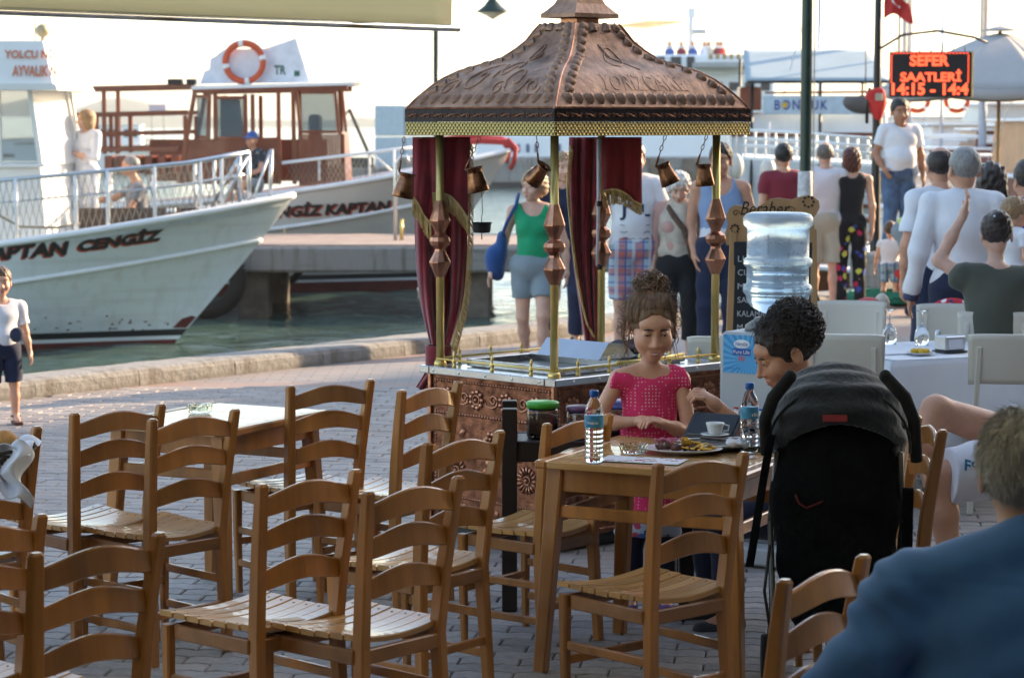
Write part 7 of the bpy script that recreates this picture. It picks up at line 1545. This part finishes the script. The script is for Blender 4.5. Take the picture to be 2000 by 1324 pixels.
MB().tube([(cx(-20), -1.0, zt(370)), (cx(10), -1.2, zt(410)), (cx(60), -1.3, zt(436)), (cx(130), -1.28, zt(438)), (cx(170), -1.2, zt(430))], .018, 6).build('mooring_line', M('rope_grey', (.22, .20, .17), .9), B1)
for k in range(3): MB().sphere((cx(335 + 7 * k), -1.05, zt(407)), (.02, .03, .035), 8, 5).build('cleat', white_p, B1)

# ---- far wooden-cabin boat
YB = 44.6; B2 = thing('wooden_cabin_boat', 'boat with a reddish wooden wheelhouse and name CENGİZ KAPTAN, moored behind the pier', 'boat', (at(997, 296, YB).x, YB, WL), R(1.5)); zt2 = lambda y, Y=44.: CAMZ + (240 - y) / FPX * Y - WL
H2 = Hull(L=10.5, B=1.4, zb=zt2(294, YB), rake=1.80, sheer=(.235, .013), Bw=.8); cx2 = lambda px, Y=43.9: at(px, 300, Y).x - B2.location.x
hull_c = M('hull_cream', (.58, .56, .52), .45, v=.06, vs=1.5)
make_hull(B2, H2, (('hull_bottom', hull_r, -.35, .22), ('white_stripe', white_p, .22, .27), ('black_stripe', hull_b, .27, .36), ('hull_side', hull_c, .36, None))); deck(B2, H2, hull_c, .05)
strake(B2, H2, 'gunwale', white_p, lambda f, p: p.z + .01, .05); strake(B2, H2, 'rub_strake', white_p, lambda f, p: p.z - .72 + .05 * f, .04)
for m_, off, dx, dz in ((let_r, .008, .03, -.02), (let_b, .014, 0, 0)): text_obj('name_lettering', 'CENGİZ KAPTAN', cx2(762) - cx2(506), m_, B2, onhull(H2, cx2(506) + dx, zt2(425, 43.3) + dz, .035, off, .004), h=.27, bold=.05, shear=.2, sub=1)
YC = -.95      # near face of the wheelhouse, local y
def panel(nm, m_, pts, th=.05, y=YC, par=None):
    lo = [(cx2(x), zt2(z)) for x, z in pts]; return MB().prism(lo, -th / 2, th / 2, Matrix.Translation((0, y, 0)) @ Matrix.Rotation(R(90), 4, 'X')).build(nm, m_, par or B2)
panel('cabin_lower', boatwood, [(350, 358), (544, 358), (544, 270), (585, 262) if False else (544, 268), (372, 272)], .06)
for a, c in (((352, 358), (386, 176)), ((410, 275), (413, 186)), ((424, 275), (424, 186)), ((482, 275), (482, 186)), ((496, 275), (496, 186)), ((546, 358), (546, 180)), ((576, 358), (574, 176)), ((588, 262), (580, 176)), ((662, 262), (655, 172)), ((676, 258), (668, 172))):
    MB().bar((cx2(a[0]), YC - .01, zt2(a[1])), (cx2(c[0]), YC - .01, zt2(c[1])), .08 if a[0] < 580 else .06, .08, .008).build('window_post', boatwood, B2)
for x0_, x1_, y0_, y1_ in ((388, 410, 268, 190), (426, 480, 270, 192), (590, 658, 258, 182)):
    fr = MB().bar((cx2(x0_), YC - .02, zt2(y1_)), (cx2(x1_), YC - .02, zt2(y1_)), .05, .06, .005).bar((cx2(x0_), YC - .02, zt2(y0_)), (cx2(x1_), YC - .02, zt2(y0_)), .05, .06, .005); fr = tag(fr.build('window_frame', boatwood, B2), kind='stuff'); panel('pane', glass_b, [(x0_, y0_), (x1_, y0_), (x1_, y1_), (x0_, y1_)], .012, YC, fr)
panel('curtain', linen, [(432, 268), (478, 268), (470, 194), (432, 194)], .02, YC + .12)
MB().bar((cx2(380), YC, zt2(178)), (cx2(680), YC, zt2(172)), .09, .12, .01).build('roof_beam', boatwood, B2); MB().bar((cx2(380), .9, zt2(178)), (cx2(680), .9, zt2(172)), .09, .12, .01).build('roof_beam', boatwood, B2)
# slatted front panel, one board after the other
for k in range(17):
    u0, u1 = 584 + 5.3 * k, 584 + 5.3 * (k + 1) - .7; MB().prism([(cx2(u0), zt2(362 - .2 * k)), (cx2(u1), zt2(362 - .2 * k)), (cx2(u1 - .04 * k), zt2(262)), (cx2(u0 - .04 * k), zt2(262))], -.02, .02, Matrix.Translation((0, YC + .02 + .005 * (k % 2), 0)) @ Matrix.Rotation(R(90), 4, 'X')).build('plank', boatwood, B2)
b = MB(); frust(b, [(cx2(675), YC), (cx2(680), .9), (cx2(677), .9), (cx2(672), YC)], [(cx2(668), YC), (cx2(673), .9), (cx2(670), .9), (cx2(665), YC)], zt2(360), zt2(258)); b.build('end_wall', boatwood, B2)
MB().prism([(cx2(352), zt2(358)), (cx2(544), zt2(358)), (cx2(544), zt2(186)), (cx2(385), zt2(186))], -.02, .02, Matrix.Translation((0, .9, 0)) @ Matrix.Rotation(R(90), 4, 'X')).add([], []).build('far_wall', boatwood, B2) if False else None
for a, c in (((352, 358), (386, 176)), ((424, 358), (424, 186)), ((496, 358), (496, 186)), ((576, 358), (574, 176)), ((662, 358), (655, 172))): MB().bar((cx2(a[0]), .9, zt2(a[1])), (cx2(c[0]), .9, zt2(c[1])), .08, .08, .008).build('window_post', boatwood, B2)
MB().box((cx2(610), .2, zt2(250)), (.25, .3, .5), .05).build('helm_console', M('helm', (.03, .03, .035), .5), B2); MB().box((cx2(450), .89, zt2(315)), (3.4, .04, .8), .01).build('far_wall', boatwood, B2)
# roof: white, with raised back board
MB().prism([(cx2(378), zt2(177)), (cx2(690), zt2(168)), (cx2(700), zt2(162)), (cx2(380), zt2(170))], -1.05, 1.05, Matrix.Rotation(R(90), 4, 'X')).build('wheelhouse_roof', white_p, B2)
MB().prism([(cx2(394), zt2(166)), (cx2(606), zt2(163)), (cx2(580), zt2(78)), (cx2(520), zt2(98)), (cx2(440), zt2(100)), (cx2(425), zt2(112)), (cx2(414), zt2(118)), (cx2(412), zt2(138)), (cx2(402), zt2(142))], -.06, .0, Matrix.Translation((0, YC + .12, 0)) @ Matrix.Rotation(R(90), 4, 'X')).build('back_board', M('board_white', (.68, .72, .80), .5), B2)
lr = thing('life_ring', 'orange life ring with white bands on the wooden boat\'s roof board', 'life ring', B2.matrix_basis @ Vector((cx2(481), YC - .02, zt2(125))), R(1.5))
b = MB(); rr_ = .345; b.tube([(rr_ * math.cos(a), 0, rr_ * math.sin(a)) for a in np.linspace(0, 6.283, 33)[:-1]], .062, 10, closed=True); b.build('ring', orange_r, lr)
for a in (.25, 1.75, 3.35, 4.85): MB().tube([(rr_ * math.cos(a + t), 0, rr_ * math.sin(a + t)) for t in (-.12, -.04, .04, .12)], .066, 10).build('white_band', white_p, lr)
MB().tube([(.41 * math.cos(a), -.03, .41 * math.sin(a)) for a in np.linspace(0, 6.283, 25)[:-1]], .008, 5, closed=True).build('rope', linen, lr)
text_obj('roof_mark', 'TR', .22, M('mark_green', (.03, .12, .08), .6), B2, lambda x, y, z: (cx2(537) + x, YC + .112 - .0, zt2(148) + y), h=.17, bold=.03); MB().box((cx2(581), YC + .10, zt2(146)), (.10, .02, .10), .01).build('nav_light', M('mark_green', (0, 0, 0)), B2)
# canopy frame to the left
for (x0_, y0_), (x1_, y1_), w_ in (((120, 176), (385, 170), .10), ((120, 226), (372, 220), .09), ((190, 262), (362, 258), .05), ((150, 292), (350, 290), .12)):
    for yy in (YC, .9): MB().bar((cx2(x0_), yy, zt2(y0_)), (cx2(x1_), yy, zt2(y1_)), w_, .08, .01).build('canopy_rail', boatwood, B2)
for x in (210, 195, 234, 366):
    for yy in (YC, .9): MB().bar((cx2(x), yy, zt2(300)), (cx2(x), yy, zt2(172 if x in (210,) else 226)), .08, .08, .01).build('canopy_post', boatwood, B2)
for x0_, x1_ in ((334, 362), (370, 388)): MB().box(((cx2(x0_) + cx2(x1_)) / 2, YC, zt2(162)), (cx2(x1_) - cx2(x0_), .3, .10), .01).build('roof_light', black_m, B2)
for k in range(6): MB().box((cx2(210 + 26 * k), .1, zt2(322)), (.16, 1.2, .35), .02).build('bench', boatwood, B2)
# forward rail of boat 2
for yy, Yw in ((-1, 43.4),):
    pts = [(cx2(548, Yw), -1.2, zt2(318, Yw)), (cx2(720, Yw), -1.15, zt2(298, Yw)), (cx2(770, Yw), -1.05, zt2(292, Yw)), (cx2(830, Yw), -.7, zt2(286, Yw))]
    MB().tube(pts, .03, 8).build('hand_rail', white_p, B2)
    for px in (620, 718, 766): x = cx2(px, Yw); z = float(np.interp(px, (548, 720, 770, 830), (zt2(318, Yw), zt2(298, Yw), zt2(292, Yw), zt2(286, Yw)))); MB().tube([(x, -1.12, zt2(352, Yw)), (x, -1.12, z)], .024, 8).build('rail_post', white_p, B2)
    MB().tube([(cx2(722, Yw), -1.12, zt2(298, Yw)), (cx2(768, Yw), -1.1, zt2(340, Yw))], .022, 8).build('rail_brace', white_p, B2)
    nb_ = MB()
    for k in range(20): a = 552 + 9 * k; nb_.tube([(cx2(a, Yw), -1.14, zt2(354, Yw)), (cx2(a + 22, Yw), -1.14, zt2(310, Yw))], .005, 3, False); nb_.tube([(cx2(a + 22, Yw), -1.14, zt2(354, Yw)), (cx2(a, Yw), -1.14, zt2(315, Yw))], .005, 3, False)
    tag(nb_.build('netting', M('net_cord', (0, 0, 0)), B2), kind='stuff')
an = thing('red_anchor', 'red painted anchor and chain hanging over the far boat\'s bow', 'anchor', B2.matrix_basis @ Vector((-.35, 0, 2.72)), R(1.5)); rp = M('anchor_red', (.45, .035, .03), .6)
b = MB(); b.tube([(-1.5, 0, -.02), (-.9, 0, .05), (-.2, 0, .12), (.25, 0, .10), (.42, 0, -.05)], .06, 8); b.tube([(-1.4, .1, .12), (-.5, .1, .20), (.2, .1, .16), (.45, 0, .0), (.42, 0, -.28), (.34, 0, -.42)], .045, 8); b.tube([(.30, 0, .15), (.46, -.12, -.02), (.40, -.2, -.30)], .04, 8); b.tube([(.2, 0, .1), (.34, .12, -.1), (.28, .15, -.3)], .035, 8); b.build('anchor_body', rp, an)
# bollard / loop at the pier
lo_ = thing('ladder_loop', 'bent steel ladder loop standing on the pier beside the left curtain', 'ladder', gp(776, 39.8) , 0); kk = 39.8 / FPX
MB().tube([(-.04, 0, 0), (-.04, 0, .95), (-.03, 0, 1.3), (.05, 0, 1.42), (.15, 0, 1.42), (.2, 0, 1.3)], .03, 8).build('loop', chrome, lo_); MB().tube([(.06, .1, 0), (.06, .1, .35)], .03, 8).build('short_post', brass, lo_)

# ------------------------------------------------------------------ background craft on the right
def at_x(px, Y): return at(px, 240, Y).x
def zpx(y, Y): return CAMZ + (240 - y) / FPX * Y
def craft(label, px, Y, L, B, zb, rz, hullm, cabs=(), masts=(), name='sailing_boat', cat='boat', stripe=None, group=None):
    """bow at pixel column px; cabs: (x0, x1, halfwidth, z0, z1, material, n windows); masts: (x, height, radius)"""
    t = thing(name, label, cat, (at_x(px, Y), Y, WL), R(rz), group); H = Hull(L=L, B=B, zb=zb, rake=zb * .8, sheer=(.10, .004), Bw=.75)
    make_hull(t, H, (('hull_bottom', hull_r if stripe is None else stripe, -.35, .15), ('hull_side', hullm, .15, None)), 26); deck(t, H, hull_c, .06); strake(t, H, 'gunwale', white_p if hullm is not white_p else boatwood, lambda f, p: p.z, .04, 22)
    for x0_, x1_, hw, z0, z1, m_, nw in cabs:
        b = MB(); frust(b, [(x0_, -hw), (x1_, -hw), (x1_, hw), (x0_, hw)], [(x0_ + .15, -hw * .92), (x1_ - .1, -hw * .92), (x1_ - .1, hw * .92), (x0_ + .15, hw * .92)], z0, z1); c = b.build('cabin', m_, t); MB().box(((x0_ + x1_) / 2, 0, z1 + .03), (x1_ - x0_ + .1, hw * 2.05, .06), .02).build('cabin_roof', white_p, c)
        for k in range(nw): w_ = (x1_ - x0_ - .4) / nw; MB().box((x0_ + .25 + w_ * (k + .5), -hw * .96 - .01, z0 + (z1 - z0) * .6), (w_ * .8, .05, (z1 - z0) * .42), .01).build('window', M('dark_pane', (.04, .05, .06), .1), c)
    for x, h, r_ in masts:
        MB().tube([(x, 0, zb * .8), (x, 0, zb * .8 + h)], r_, 8).build('mast', chrome, t); MB().tube([(x, 0, zb * .8 + h * .98), (-.2, 0, zb)], .010, 4).build('stay', chrome, t); MB().tube([(x, 0, zb + .8), (x - L * .35, 0, zb + .75)], r_ * .8, 6).build('boom', white_p, t)
    # bow rail
    for sd_ in (-1, 1):
        pts = [gun(H, d, sd_, .45, -.05) for d in (.05, .5, 1., 1.8, 2.6, 3.6)]; MB().tube(pts, .018, 6).build('hand_rail', chrome, t)
        for p in pts[::2]: MB().tube([p, p + Vector((0, 0, -.45))], .014, 5).build('rail_post', chrome, t)
    return t
wood_h = M('varnished_hull', (.20, .07, .025), .35, v=.3, vs=2, coat=.4); blue_h = M('blue_hull', (.05, .10, .20), .4); orange_h = M('orange_hull', (.50, .13, .04), .5)
craft('wooden gulet with a long brown bowsprit pointing left beside the tank top man', 1395, 52, 11, 1.9, 2.1, 168, wood_h, ((-7, -4.6, 1.1, 1.7, 2.6, boatwood, 3),), ((-4.2, 11, .07),))
craft('white sailing yacht moored bow-on left of the lamp post', 1462, 46, 9, 1.5, 1.75, 205, white_p, ((-6, -3., .8, 1.5, 2.1, white_p, 4),), ((-3.6, 12, .05),), group=None)
craft('small white boat with a dark blue waterline behind the man in maroon', 1490, 40, 6, 1.1, 1.3, 200, white_p, ((-4, -2.4, .6, 1.1, 1.7, hull_c, 2),), (), stripe=blue_h)
craft('orange hulled boat lying behind the white railing', 1478, 66, 9, 1.5, 2.8, 180, orange_h, ((-7, -3, 1.1, 2.5, 3.3, white_p, 4),))
craft('white motor yacht with a long covered deck behind the lamp post', 1585, 58, 12, 1.9, 2.3, 182, white_p, ((-9, -2.6, 1.5, 2.1, 3.1, white_p, 5), (-7.5, -4, 1.3, 3.2, 3.6, hull_c, 0)), ((-8, 9, .05),))
craft('boat with a red striped hull behind the woman in black', 1640, 42, 8, 1.3, 1.5, 190, white_p, ((-6, -3, .9, 1.3, 2.2, boatwood, 3),), ((-4.5, 9, .04),), stripe=let_r)
craft('excursion boat with a varnished wooden cabin at the right edge', 1880, 44, 12, 2.0, 1.8, 184, white_p, ((-9, -.9, 1.5, 1.6, 3.2, M('cabin_varnish', (.30, .13, .05), .4, v=.25, vs=3), 6),), ())
craft('tour boat with a tan cabin and a tall white mast behind the smiling man', 1775, 50, 11, 1.8, 2.0, 186, white_p, ((-8, -2, 1.4, 1.9, 3.1, M('cabin_tan', (.38, .25, .12), .5, v=.2), 5),), ((-1.6, 14, .09),))
craft('pale green hulled ferry at the far right behind the parasol pole', 1960, 78, 14, 2.4, 3.2, 180, M('green_hull', (.25, .38, .25), .5), ((-12, -2, 1.9, 3.0, 4.2, white_p, 7),))
for lab_, px_, Y_, L_b, zb_, rz_b, hm_, cb_, ms_ in (
    ('blue hulled fishing boat with a cream wheelhouse, moored just left of the awning boat', 1405, 60, 8, 1.9, 176, blue_h, ((-5.5, -3, .9, 1.7, 2.9, hull_c, 3),), ((-2.5, 5, .05),)),
    ('white sloop with a bare mast seen right of the canopy\'s right corner', 1515, 74, 9, 2.2, 190, white_p, ((-6, -3, .9, 2., 2.6, white_p, 4),), ((-4, 13, .05),)),
    ('varnished dinghy with a cream cover lying low behind the maroon man', 1545, 37, 5, .95, 200, wood_h, ((-3.6, -1.4, .5, .8, 1.15, linen, 0),), ()),
    ('white catamaran like launch with brown trim between the post and the sign pole', 1660, 52, 9, 2.0, 178, hull_c, ((-7, -2.5, 1.2, 1.9, 3.0, boatwood, 4),), ((-5, 8, .05), (-2, 6, .04))),
    ('red hulled boat with white cabin behind the heads on the right', 1850, 38, 7, 1.35, 186, let_r, ((-5, -2, .9, 1.3, 2.3, white_p, 4),), ((-3.2, 8, .04),)),
    ('white launch with an orange roof close behind the woman with brown hair', 1990, 36, 7, 1.5, 182, white_p, ((-5, -1.5, 1., 1.4, 2.5, M('roof_orange', (.50, .16, .05), .6), 4),), ((-4, 7, .04),))):
    craft(lab_, px_, Y_, L_b, 1.2, zb_, rz_b, hm_, cb_, ms_, name='moored_boat')
# low white boats far off on the left
craft('white cabin cruiser far off beyond the pier, seen between the wooden boat\'s rails', 372, 150, 9, 1.6, 2.0, 4, white_p, ((-6.5, -3, 1.2, 1.8, 3., white_p, 3),), name='cabin_cruiser'); craft('small white fishing boat far out on the left', 292, 190, 9, 1.6, 1.8, 0, white_p, ((-6.5, -3.6, 1.2, 1.6, 2.8, white_p, 2),), (), name='fishing_boat')
# white railing along the boats
rl = thing('white_railing', 'long white railing of a gangway in front of the moored boats', 'railing', (0, 0, 0)); 
RY = 36.5; 
for y in (258, 274, 288):
    MB().tube([at(1452, y - 4, RY), at(1580, y + 3, RY - 1), at(1700, y + 12, RY - 2)], .022, 6).build('rail', white_p, rl)
for k in range(13): px = 1455 + 20 * k; MB().tube([at(px, 254 + k, RY - k * .15), at(px, 306 + k, RY - k * .15)], .018, 6).build('rail_post', white_p, rl)
gw = thing('gangway', 'white boarding gangway carrying the long railing', 'gangway', (0, 0, 0)); MB().add([tuple(at(1450, 306, RY)), tuple(at(1705, 320, RY - 2)), tuple(at(1705, 314, RY - 1)), tuple(at(1450, 300, RY + 1)), tuple(at(1450, 311, RY)), tuple(at(1705, 325, RY - 2)), tuple(at(1705, 319, RY - 1)), tuple(at(1450, 305, RY + 1))], [(0, 1, 2, 3), (7, 6, 5, 4), (0, 4, 5, 1), (1, 5, 6, 2), (2, 6, 7, 3), (3, 7, 4, 0)]).build('walkway', white_p, gw)
# fenders
for k, (px, py) in enumerate(((1402, 318), (1418, 330), (1437, 326), (1500, 335))): p = at(px, py, 38.5); fd = thing('fender', ('leftmost pale fender hanging among the moored boats', 'second pale fender from the left, lower than its neighbour', 'pale fender just right of the tank top man', 'rightmost pale fender, left of the maroon T-shirt')[k], 'fender', p, 0, 'fenders among the boats'); sdf_obj('fender_body', ell((0, 0, 0), (.13, .13, .22)), .035, hull_c, fd); MB().tube([(0, 0, .2), (.02, 0, .8)], .012, 5).build('rope', linen, fd)
# boat with the pale blue gull-wing awning and the sign BONC...
YA = 47.; kA = YA / FPX; ab = thing('awning_boat', 'boat with a big pale blue awning roof and a white board lettered BONC', 'boat', (at_x(1580, YA), YA, WL), 0); xa = lambda px: at_x(px, YA) - ab.location.x; za = lambda y: zpx(y, YA) - WL; aw_b = M('awning_blue', (.30, .38, .43), .8, v=.05, vs=2)
b = MB(); b.grid(lambda u, v: (xa(1462 + (1714 - 1462) * u) + (1 - v) * 0 - v * (xa(1462) - xa(1442)) * (1 - u) * 1., 1.2 - 2.6 * v, za(98) + (za(163) - za(98)) * v), 20, 10, .03); b.build('awning_cloth', aw_b, ab)
for px in (1455, 1585, 1700):
    for yy in (-1.3, 1.1): MB().tube([(xa(px), yy, .6), (xa(px), yy, za(163) + (.0 if yy < 0 else .5))], .03, 6).build('awning_post', black_m, ab)
MB().bar((xa(1445), -1.42, za(164)), (xa(1714), -1.42, za(164)), .05, .05, .005).build('awning_edge', black_m, ab)
MB().box(((xa(1476) + xa(1668)) / 2, -1.3, za(207)), (xa(1668) - xa(1476), .06, .36), .01).build('name_board', M('board_blue', (.50, .62, .72), .5), ab); text_obj('name_board_text', 'BONCUK', 100 * kA, M('board_navy', (.03, .06, .28), .6), ab, lambda x, y, z: (xa(1498) + x, -1.345, za(216) + y), h=.19, spacing=1.25, bold=.01)
MB().sphere((xa(1517), -1.345, za(207)), (.05, .006, .06), 10, 6).build('sun_emblem', lem, ab)
MB().box((xa(1453), -1., za(195)), (.42, .6, .45), .02).build('wooden_locker', boatwood, ab); MB().box((xa(1580), 0, za(250)), (2.8, 2.2, .6), .05).build('deckhouse', white_p, ab)
ha = MB(); frust(ha, [(xa(1430), -.9), (xa(1720), -.9), (xa(1720), .9), (xa(1430), .9)], [(xa(1415), -1.4), (xa(1740), -1.4), (xa(1740), 1.4), (xa(1415), 1.4)], -.3, za(262)); ha.build('hull', hull_w, ab); MB().bar((xa(1415), -1.42, za(262)), (xa(1740), -1.42, za(262)), .07, .07, .01).build('gunwale', boatwood, ab)
MB().bar((xa(1480), -1.3, za(184)), (xa(1700), -1.3, za(182)), .06, .04, .01).build('brown_valance', boatwood, ab)
# rigid dinghy hung behind
dg_ = thing('grey_dinghy', 'grey dinghy hanging between the awning boat and the life jacket', 'dinghy', at(1690, 205, 43), R(10)); sdf_obj('dinghy_body', smax(ell((0, 0, .05), (.42, .22, .22)), neg(ell((0, 0, .2), (.36, .17, .2))), .02), .03, M('dinghy_grey', (.09, .08, .08), .6), dg_); MB().tube([(0, 0, .2), (0, 0, 1.2)], .012, 5).build('hoist_line', black_m, dg_)
# large ferry at the far quay
YF = 121.; fe = thing('white_ferry', 'large white ferry with radar mast behind the canopy of the copper cart', 'ferry', (at_x(1250, YF), YF, WL), 0); xf = lambda px: at_x(px, YF) - fe.location.x; zf = lambda y: zpx(y, YF) - WL; fw_ = M('ferry_white', (.72, .76, .80), .5, v=.03, vs=.5)
for nm, x0_, x1_, y0_, y1_, dp in (('hull', 930, 1700, 340, 262, 7), ('lower_deck', 1195, 1560, 262, 196, 6), ('main_deck', 1225, 1500, 196, 150, 5.4), ('bridge', 1262, 1450, 150, 112, 4.8)): MB().box(((xf(x0_) + xf(x1_)) / 2, dp / 2 - 3.5, (zf(y0_) + zf(y1_)) / 2), (xf(x1_) - xf(x0_), dp, zf(y1_) - zf(y0_)), .12).build(nm, fw_, fe)
dpn = M('dark_pane', (0, 0, 0))
for px, w_ in ((1282, 14), (1310, 20), (1338, 15)): MB().box((xf(px), -3.52, zf(127)), (w_ * YF / FPX, .1, 22 * YF / FPX), .02).build('window', dpn, fe)
for k in range(6): MB().box((xf(1376 + 13 * k), -3.52, zf(116)), (8 * YF / FPX, .1, 10 * YF / FPX), .03).build('window', M('warm_pane', (.30, .24, .12), .3), fe)
for k in range(9): MB().box((xf(1240 + 30 * k), -3.52, zf(172)), (18 * YF / FPX, .1, 16 * YF / FPX), .03).build('window', dpn, fe)
for k, px in enumerate((1012, 1030, 1046, 1090)): MB().box((xf(px), -3.53, zf(288)), (6 * YF / FPX, .1, 16 * YF / FPX), .03).build('hull_mark', blue_h, fe)
MB().box((xf(1393), -4.2, zf(133)), (104 * YF / FPX, 1.4, 11 * YF / FPX), .05).build('boat_deck', M('deck_grey', (.32, .33, .34), .6), fe); MB().tube([(xf(1345), -1, zf(112)), (xf(1347), -1, zf(26))], .16, 8).build('mast', fw_, fe); MB().box((xf(1362), -1, zf(66)), (26 * YF / FPX, .4, .25), .05).build('radar', M('radar_grey', (.35, .42, .46), .5), fe); MB().box((xf(1347), -1, zf(30)), (.4, .4, .5), .05).build('mast_head', fw_, fe)
MB().add([(xf(1200), -2, zf(55)), (xf(1262), -2, zf(46)), (xf(1330), -2, zf(47)), (xf(1262), -2.0, zf(58)), (xf(1200), 0, zf(56)), (xf(1262), 0, zf(47)), (xf(1330), 0, zf(48)), (xf(1262), 0, zf(59))], [(0, 3, 2, 1), (4, 5, 6, 7), (0, 1, 5, 4), (1, 2, 6, 5), (2, 3, 7, 6), (3, 0, 4, 7)]).build('deck_awning', canvas, fe)
MB().tube([(xf(1235), -3.3, zf(98)), (xf(1440), -3.3, zf(98))], .05, 5).build('hand_rail', fw_, fe)
rr = random.Random(9)
for k, (px, m_) in enumerate(((1243, c_white), (1307, c_blue), (1330, c_maroon), (1352, c_blue), (1375, c_white), (1384, c_beige), (1400, c_maroon), (1408, red_p))):
    pr = thing('person', ('tiny figure on the ferry\'s top deck, far left', 'tiny figure in blue left of the ferry\'s mast', 'tiny figure in dark red just left of the ferry\'s mast', 'tiny figure in bright blue at the foot of the ferry\'s mast', 'tiny figure in white just right of the ferry\'s mast', 'tiny figure in beige on the ferry\'s deck', 'tiny figure in dark red on the right of the ferry\'s deck', 'rightmost tiny figure in bright red on the ferry\'s deck')[k], 'person', (at_x(px, YF - 2), YF - 2, zpx(112, YF) - 1.05), 0)
    MB().lathe([(.10, 0), (.16, .3), (.19, .75), (.26, .85), (.24, 1.3), (.10, 1.42)], 10).build('clothes', m_, pr); MB().lathe([(.06, 1.40), (.10, 1.46), (.12, 1.6), (.08, 1.74), (0, 1.76)], 10).build('head', skin_a, pr)
# containers and crane on the far quay, left of the canopy
for k, (x0_, x1_, y0_, y1_, lab) in enumerate(((732, 790, 305, 192, 'pale blue container stack on the far quay left of the canopy'), (792, 850, 305, 188, 'second pale container stack partly behind the canopy corner'))):
    ct = thing('container_stack', lab, 'container', (at_x((x0_ + x1_) / 2, 124), 124, -.4), 0); w_ = (x1_ - x0_) * 124 / FPX
    for q in range(2): z0 = .0 + q * 1.66; c_ = MB().box((0, 1.2, z0 + .82), (w_, 2.4, 1.60), .04).build('container', M('container_blue', (.42, .52, .58), .6, v=.1), ct); [MB().box((-w_ / 2 + w_ * (i + .5) / 5, -.02, z0 + .82), (.08, .06, 1.5), .01).build('rib', M('container_blue', (0, 0, 0)), c_) for i in range(5)]
fq2 = thing('quay_platform', 'concrete platform under the pale containers on the far side', 'quay', (at_x(760, 122), 122, WL)); MB().box((0, 4, .45), (9, 10, .9), .05).build('platform', conc, fq2)
cr = thing('loading_crane', 'dark small crane arm beside the far containers', 'crane', (at_x(706, 118), 118, WL), 0); kc = 118 / FPX
MB().bar((-1.0, 0, 0 + (300 - 215) * 0 + 1.2), (.6, 0, 1.2), .5, .5, .05).build('base', black_m, cr); MB().bar((.5, 0, 1.3), (-.6, 0, zpx(214, 118) - WL), .18, .18, .02).build('jib', black_m, cr); MB().bar((-.6, 0, zpx(214, 118) - WL), (-.9, 0, zpx(232, 118) - WL), .1, .1, .01).build('hook_arm', black_m, cr)
ad = thing('billboard', 'small pinkish billboard on the far left shore', 'sign', (at_x(308, 320), 320, WL), 0); MB().box((0, 0, 5.1), (2.3, .2, 1.1), .03).build('panel', M('board_pink', (.45, .35, .42), .6), ad)
for x in (-.8, .8): MB().tube([(x, 0, 0), (x, 0, 4.6)], .06, 6).build('leg', black_m, ad)
# parasol at the right
ps_ = thing('white_parasol', 'big white parasol with a pale wooden pole at the top right', 'parasol', gp(1950, 33.0), 0); kp = 33 / FPX; pcl = M('parasol_cloth', (.40, .39, .385), .8, v=.04)
zr = 1.98 + (240 - 172) * kp; zt_p = 1.98 + (240 - 66) * kp; n = 8
for k in range(n):
    a0, a1 = 6.283 * k / n + .2, 6.283 * (k + 1) / n + .2
    def pf_(u, v, a0=a0, a1=a1):
        a = a0 + (a1 - a0) * u; r_ = 1.72 * v * (1 - .05 * math.sin(u * math.pi) * v); return (r_ * math.cos(a), r_ * math.sin(a), zt_p - (zt_p - zr) * v ** 1.25 - .05 * math.sin(u * math.pi) * v)
    b = MB(); b.grid(pf_, 8, 10, .006); b.build('canopy_panel', pcl, ps_); MB().tube([(0, 0, zt_p - .35), (1.67 * math.cos(a0), 1.67 * math.sin(a0), zr + .02)], .012, 5).build('rib', pine, ps_)
    b = MB(); b.grid(lambda u, v, a0=a0, a1=a1: (1.72 * math.cos(a0 + (a1 - a0) * u), 1.72 * math.sin(a0 + (a1 - a0) * u), zr - .14 * v - .05 * math.sin(u * math.pi)), 8, 2, .005); b.build('valance', pcl, ps_)
MB().tube([(0, 0, 0), (0, 0, zt_p + .02)], .026, 10).build('pole', pine, ps_); MB().lathe([(.24, 0), (.24, .06), (.05, .10), (.04, .3)], 16).build('base', conc, ps_); MB().grid(lambda u, v: (.26 * v * math.cos(6.283 * u), .26 * v * math.sin(6.283 * u), zt_p + .10 - .08 * v), 16, 3, .005).build('vent_cap', pcl, ps_)
# lifebuoys on the tour boats
for k, px in enumerate((1792, 1869)):
    q = thing('life_ring', ('orange life ring on the tour boat, left of the white mast', 'orange life ring on the tour boat, right of the white mast')[k], 'life ring', at(px, 196, 47.5), 0); MB().tube([(.22 * math.cos(a), 0, .22 * math.sin(a)) for a in np.linspace(0, 6.283, 25)[:-1]], .05, 8, closed=True).build('ring', orange_r, q); [MB().tube([(.22 * math.cos(a + t), 0, .22 * math.sin(a + t)) for t in (-.15, 0, .15)], .054, 8).build('white_band', white_p, q) for a in (.8, 2.4, 3.9, 5.5)]
# ------------------------------------------------------------------ sea haze between here and the far shore
hzm = bpy.data.materials.new('haze'); hzm.use_nodes = True; n_ = hzm.node_tree.nodes; n_.remove(n_['Principled BSDF']); pv_ = n_.new('ShaderNodeVolumePrincipled'); pv_.inputs['Density'].default_value = .0003; pv_.inputs['Color'].default_value = (.92, .95, 1, 1)
hzm.node_tree.links.new(pv_.outputs[0], n_['Material Output'].inputs['Volume'])
o = MB().box((300, 1280, 26), (4200, 3000, 60)).build('haze', hzm); tag(o, kind='stuff')
